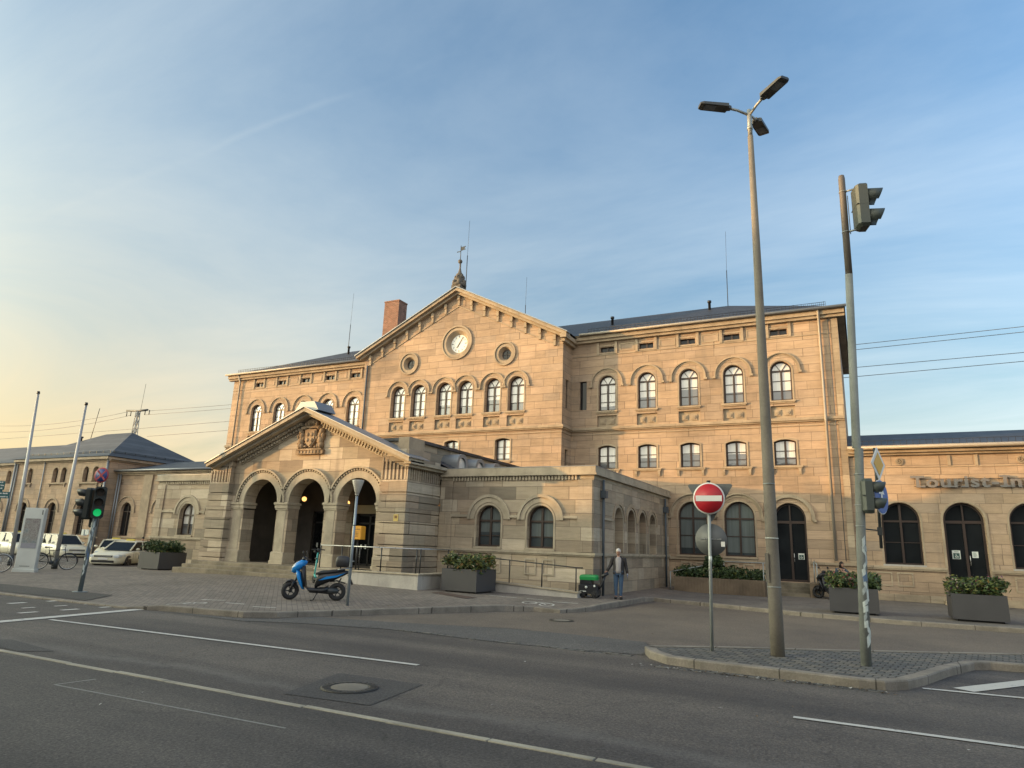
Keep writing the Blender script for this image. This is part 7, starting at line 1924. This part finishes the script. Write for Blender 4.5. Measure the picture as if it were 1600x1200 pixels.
def torso_clothes(t, shirt_mat, jacket_mat, J, hem=0.84, belly=0.03, gap=62):
    # closed shirt under an open jacket, both lofted round the trunk; sleeves follow the arms
    rr = [(0.875, 0.172, 0.128), (0.99, 0.165, 0.125), (1.10, 0.165, 0.125), (1.22, 0.168, 0.12), (1.32, 0.172, 0.11), (1.39, 0.150, 0.095), (1.435, 0.085, 0.075)]
    b = MB(); n = 20
    b.loft([[(rx * math.cos(2 * PI * k / n), (ry + (belly if math.sin(2 * PI * k / n) < 0 else 0) * (1 if z < 1.25 else 0.4)) * math.sin(2 * PI * k / n) - 0.005, z) for k in range(n)] for z, rx, ry in rr])
    b.build("shirt", shirt_mat, t, world=False)
    b = MB(); m = 22; rings = []
    g0 = R(-90 + gap / 2); g1 = R(270 - gap / 2)
    jr = [(hem, 0.205, 0.155), (0.92, 0.200, 0.155), (1.05, 0.190, 0.150), (1.18, 0.192, 0.145), (1.30, 0.205, 0.135), (1.385, 0.195, 0.115), (1.425, 0.125, 0.098), (1.46, 0.085, 0.085)]
    P = []
    for i, (z, rx, ry) in enumerate(jr):
        gg = 0.35 if i >= 6 else 0
        for k in range(m):
            a = (g0 - gg * 0.2) + (g1 - g0 + gg * 0.4) * k / (m - 1); w_ = 1 + 0.025 * math.sin(a * 5 + z * 9) * (1 if i < 5 else 0)
            P.append((rx * w_ * math.cos(a), ry * w_ * math.sin(a) - (belly * 0.8 if math.sin(a) < -0.3 and z < 1.25 else 0), z))
    b.add(P, [(i * m + k, i * m + k + 1, (i + 1) * m + k + 1, (i + 1) * m + k) for i in range(len(jr) - 1) for k in range(m - 1)], True)
    for q in ('l', 'r'):
        S, E2, W2 = (Vector(J[x + q][0]) for x in 'sew'); sg = -1 if q == 'l' else 1
        b.tube([S + Vector((-sg * 0.06, 0, 0.005)), S + Vector((sg * 0.005, 0, -0.02)), S.lerp(E2, 0.5), E2, E2.lerp(W2, 0.55), W2.lerp(E2, 0.05)], [0.06, 0.082, 0.070, 0.060, 0.054, 0.046], 12)
    b.build("jacket", jacket_mat, t, world=False)
torso_clothes(man, SHIRT, JACKET, J)
tr_ = sub(J, ['pel', 'hl', 'kl', 'al', 'hr', 'kr', 'ar'], 1.22); tr_['pel'] = (J['pel'][0], (0.145, 0.11))
bake(skinned("jeans", tr_, [('pel', 'hl'), ('hl', 'kl'), ('kl', 'al'), ('pel', 'hr'), ('hr', 'kr'), ('kr', 'ar')], JEANS, man))
b = MB()
for s, tx in ((-1, -0.10), (1, 0.095)): b.ellipsoid((tx, -0.06, 0.045), 0.052, 0.14, 0.05, 12, 8); b.box(tx - 0.045, tx + 0.045, -0.17, 0.05, 0.0, 0.025)
b.build("shoe", SHOE, man, world=False)
head(man, (0, -0.05, 1.60), R(-4), WHAIR, tilt=R(18))
hand(man, (-0.40, -0.12, 0.93), (-0.35, -0.3, -0.9), (0.6, 0.2, -0.3), SKIN, 1.0)
hand(man, (0.31, -0.06, 0.88), (0.15, -0.15, -1), (0.2, -1, 0.1), plain("pale_glove", (0.22, 0.24, 0.32), 0.7), 0.5)
# litter vacuum machine
GRN = plain("machine_green", (0.010, 0.24, 0.06), 0.4, var=0.06)
vx, vy = -8.72, 23.4
vz = gh(vx, vy)
vm = thing("litter_vacuum", "black wheeled litter vacuum with bright green lid behind the ramp end", "vacuum machine", (vx, vy, vz), rz=R(10))
b = MB(); b.bbox(-0.34, 0.34, -0.28, 0.28, 0.14, 0.46, 0.04); b.bbox(-0.30, 0.12, -0.26, 0.26, 0.46, 0.62, 0.03); b.bbox(0.10, 0.38, -0.24, 0.24, 0.10, 0.30, 0.03); b.build("body", SCK, vm, world=False)
b = MB(); b.loft([[(x * k, y * k2, z) for x, y in ((-0.30, -0.26), (0.26, -0.26), (0.33, -0.18), (0.33, 0.18), (0.26, 0.26), (-0.30, 0.26))] for z, k, k2 in ((0.60, 1.0, 1.0), (0.70, 1.02, 1.02), (0.76, 0.92, 0.92), (0.775, 0.8, 0.8))], smooth=False); b.build("lid", GRN, vm, world=False)
for x in (-0.22, 0.24):
    for s in (-1, 1):
        b = MB(); b.torus((x, s * 0.27, 0.12), 0.085, 0.035, 'y', 18, 7); b.disc((x, s * 0.27, 0.12), 0.07, 'y', 0.05, 14); b.build("wheel", RUBBER, vm, world=False)
b = MB(); b.disc((-0.06, -0.285, 0.36), 0.045, 'y', 0.02, 14); b.box(-0.28, -0.06, -0.288, -0.28, 0.21, 0.235); b.box(0.2, 0.26, -0.286, -0.28, 0.38, 0.45); b.build("badge", STICK, vm, world=False)
b = MB(); P = [(0.30, -0.05, 0.28), (0.40, -0.06, 0.38), (0.48, -0.04, 0.56), (0.54, 0.0, 0.74)]
b.tube(P, [0.05, 0.045, 0.045, 0.05], 10); b.tube([(0.44, -0.02, 0.72), (0.66, 0.03, 0.86)], [0.075, 0.055], 10); b.build("hose", SCK, vm, world=False)
# seated woman
wom = thing("person", "dark haired woman in blue denim jacket sitting behind a planter by the wall", "person", (-0.98, 33.4, 0.20), rz=R(20))
J2 = {'pel': ((0, 0, 0.56), (0.15, 0.12)), 'wst': ((0, -0.03, 0.74), (0.13, 0.10)), 'chs': ((0, -0.06, 0.95), (0.145, 0.105)), 'nck': ((0.01, -0.09, 1.10), 0.055), 'hdb': ((0.02, -0.12, 1.18), 0.05),
      'hl': ((-0.10, -0.06, 0.54), 0.09), 'kl': ((-0.13, -0.48, 0.58), 0.065), 'al': ((-0.12, -0.50, 0.10), 0.042), 'tl': ((-0.13, -0.64, 0.05), 0.034),
      'hr': ((0.10, -0.06, 0.54), 0.09), 'kr': ((0.13, -0.48, 0.58), 0.065), 'ar': ((0.12, -0.52, 0.10), 0.042), 'tr': ((0.13, -0.66, 0.05), 0.034),
      'sl': ((-0.17, -0.05, 1.06), 0.058), 'el': ((-0.22, -0.20, 0.84), 0.044), 'wl': ((0.00, -0.36, 0.86), 0.032), 'sr': ((0.17, -0.06, 1.06), 0.058), 'er': ((0.28, -0.24, 0.90), 0.044), 'wr': ((0.12, -0.40, 0.93), 0.032)}
bake(skinned("body", J2, E_, SKIN, wom))
DENIM = plain("blue_denim_jacket", (0.035, 0.060, 0.085), 0.85, var=0.3, scale=10)
bake(skinned("jacket", sub(J2, ['pel', 'wst', 'chs', 'sl', 'el', 'wl', 'sr', 'er', 'wr'], 1.15), [('pel', 'wst'), ('wst', 'chs'), ('chs', 'sl'), ('sl', 'el'), ('el', 'wl'), ('chs', 'sr'), ('sr', 'er'), ('er', 'wr')], DENIM, wom))
bake(skinned("trousers", sub(J2, ['pel', 'hl', 'kl', 'al', 'hr', 'kr', 'ar'], 1.12), [('pel', 'hl'), ('hl', 'kl'), ('kl', 'al'), ('pel', 'hr'), ('hr', 'kr'), ('kr', 'ar')], JACKET, wom))
b = MB()
for s in (-1, 1): b.ellipsoid((s * 0.125, -0.58, 0.045), 0.045, 0.13, 0.045, 10, 7)
b.build("shoe", SHOE, wom, world=False)
head(wom, (0.02, -0.14, 1.26), R(28), DHAIR, hairlen=0.14, tilt=R(8))
hand(wom, (0.0, -0.36, 0.86), (0.8, -0.2, 0.2), (0.1, 0.3, 0.9), SKIN, 0.7); hand(wom, (0.12, -0.40, 0.93), (-0.8, -0.1, 0.1), (0.1, 0.3, 0.9), SKIN, 0.7)
st_b = thing("stone_bench", "plain stone block seat under the seated woman, hidden by the planter", "bench", (-0.95, 33.6, 0))
b = MB(); b.bbox(-0.5, 0.5, -0.22, 0.25, 0.0, 0.62, 0.02); b.build("seat", CONC, st_b, world=False); b = MB(); b.box(-0.46, 0.46, -0.18, 0.2, -0.05, 0.001); b.build("base", CONC, st_b, world=False)
# dark clothed person standing at the taxi door
pt = thing("person", "person in black clothes standing beside the estate taxi behind the planter", "person", (-39.7, 28.0, gh(-39.7, 28.0)), rz=R(60))
J3 = dict(J); J3['wl'] = ((-0.28, -0.25, 1.02), 0.032); J3['el'] = ((-0.27, -0.03, 1.12), 0.046)
bake(skinned("body", J3, E_, SKIN, pt))
torso_clothes(pt, JACKET, JACKET, J3, gap=30)
bake(skinned("trousers", sub(J3, ['pel', 'hl', 'kl', 'al', 'hr', 'kr', 'ar'], 1.13), [('pel', 'hl'), ('hl', 'kl'), ('kl', 'al'), ('pel', 'hr'), ('hr', 'kr'), ('kr', 'ar')], JACKET, pt))
b = MB()
for tx in (-0.10, 0.095): b.ellipsoid((tx, -0.06, 0.045), 0.05, 0.14, 0.05, 10, 7)
b.build("shoe", SHOE, pt, world=False)
head(pt, (0, -0.04, 1.60), 0, DHAIR, tilt=R(20))
hand(pt, (-0.28, -0.25, 1.02), (0, -1, -0.2), (1, 0, 0), SKIN, 0.8); hand(pt, (0.31, -0.06, 0.88), (0.15, -0.15, -1), (0.2, -1, 0.1), SKIN, 0.5)

# ---------------------------------------------------------------- town houses across the street, behind the viewer: they shade the square
HOUSEW = trimstone("rendered_house_wall", (0.34, 0.30, 0.25), grime=0.2)
def house(x0, x1, y0, y1, h, label):
    t = thing("town_house", label, "house", ((x0 + x1) / 2, (y0 + y1) / 2, 0), group="town houses across the street")
    cx_, cy_ = (x0 + x1) / 2, (y0 + y1) / 2
    eav = h - 1.6
    hs = []
    n = max(2, int((x1 - x0) / 2.6)); fl = max(1, int(eav / 3))
    for i in range(n):
        for k in range(fl):
            xx = x0 - cx_ + (x1 - x0) * (i + 0.5) / n; hs.append(rect(xx - 0.5, xx + 0.5, 1.0 + k * 3, 2.5 + k * 3))
    b = MB()
    T = lambda u, v, w: (u, y1 - cy_ - w, v)
    b.wall([(x0 - cx_, 0), (x1 - cx_, 0), (x1 - cx_, eav), (x0 - cx_, eav)], hs, 0.2, T)
    b.box(x0 - cx_, x1 - cx_, y0 - cy_, y1 - cy_ - 0.21, -0.2, eav - 0.01); b.build("wall", HOUSEW, t, world=False)
    b = MB()
    for q in hs: b.box(q[0][0], q[1][0], y1 - cy_ - 0.2, y1 - cy_ - 0.17, q[0][1], q[2][1])
    b.build("window", PANE_LOW, t, world=False)
    b = MB(); b.prism([(y0 - cy_ - 0.3, eav), (y1 - cy_ + 0.3, eav), (0, h)], x0 - cx_, x1 - cx_, lambda u, v, w: (w, u, v)); b.build("roof", SLATE, t, world=False)
x = -170
for wd, h in HOUSES:
    house(x, x + wd - 0.02, -25, -15, h, "rendered town house with tiled roof in the row across the street behind the viewer")
    x += wd
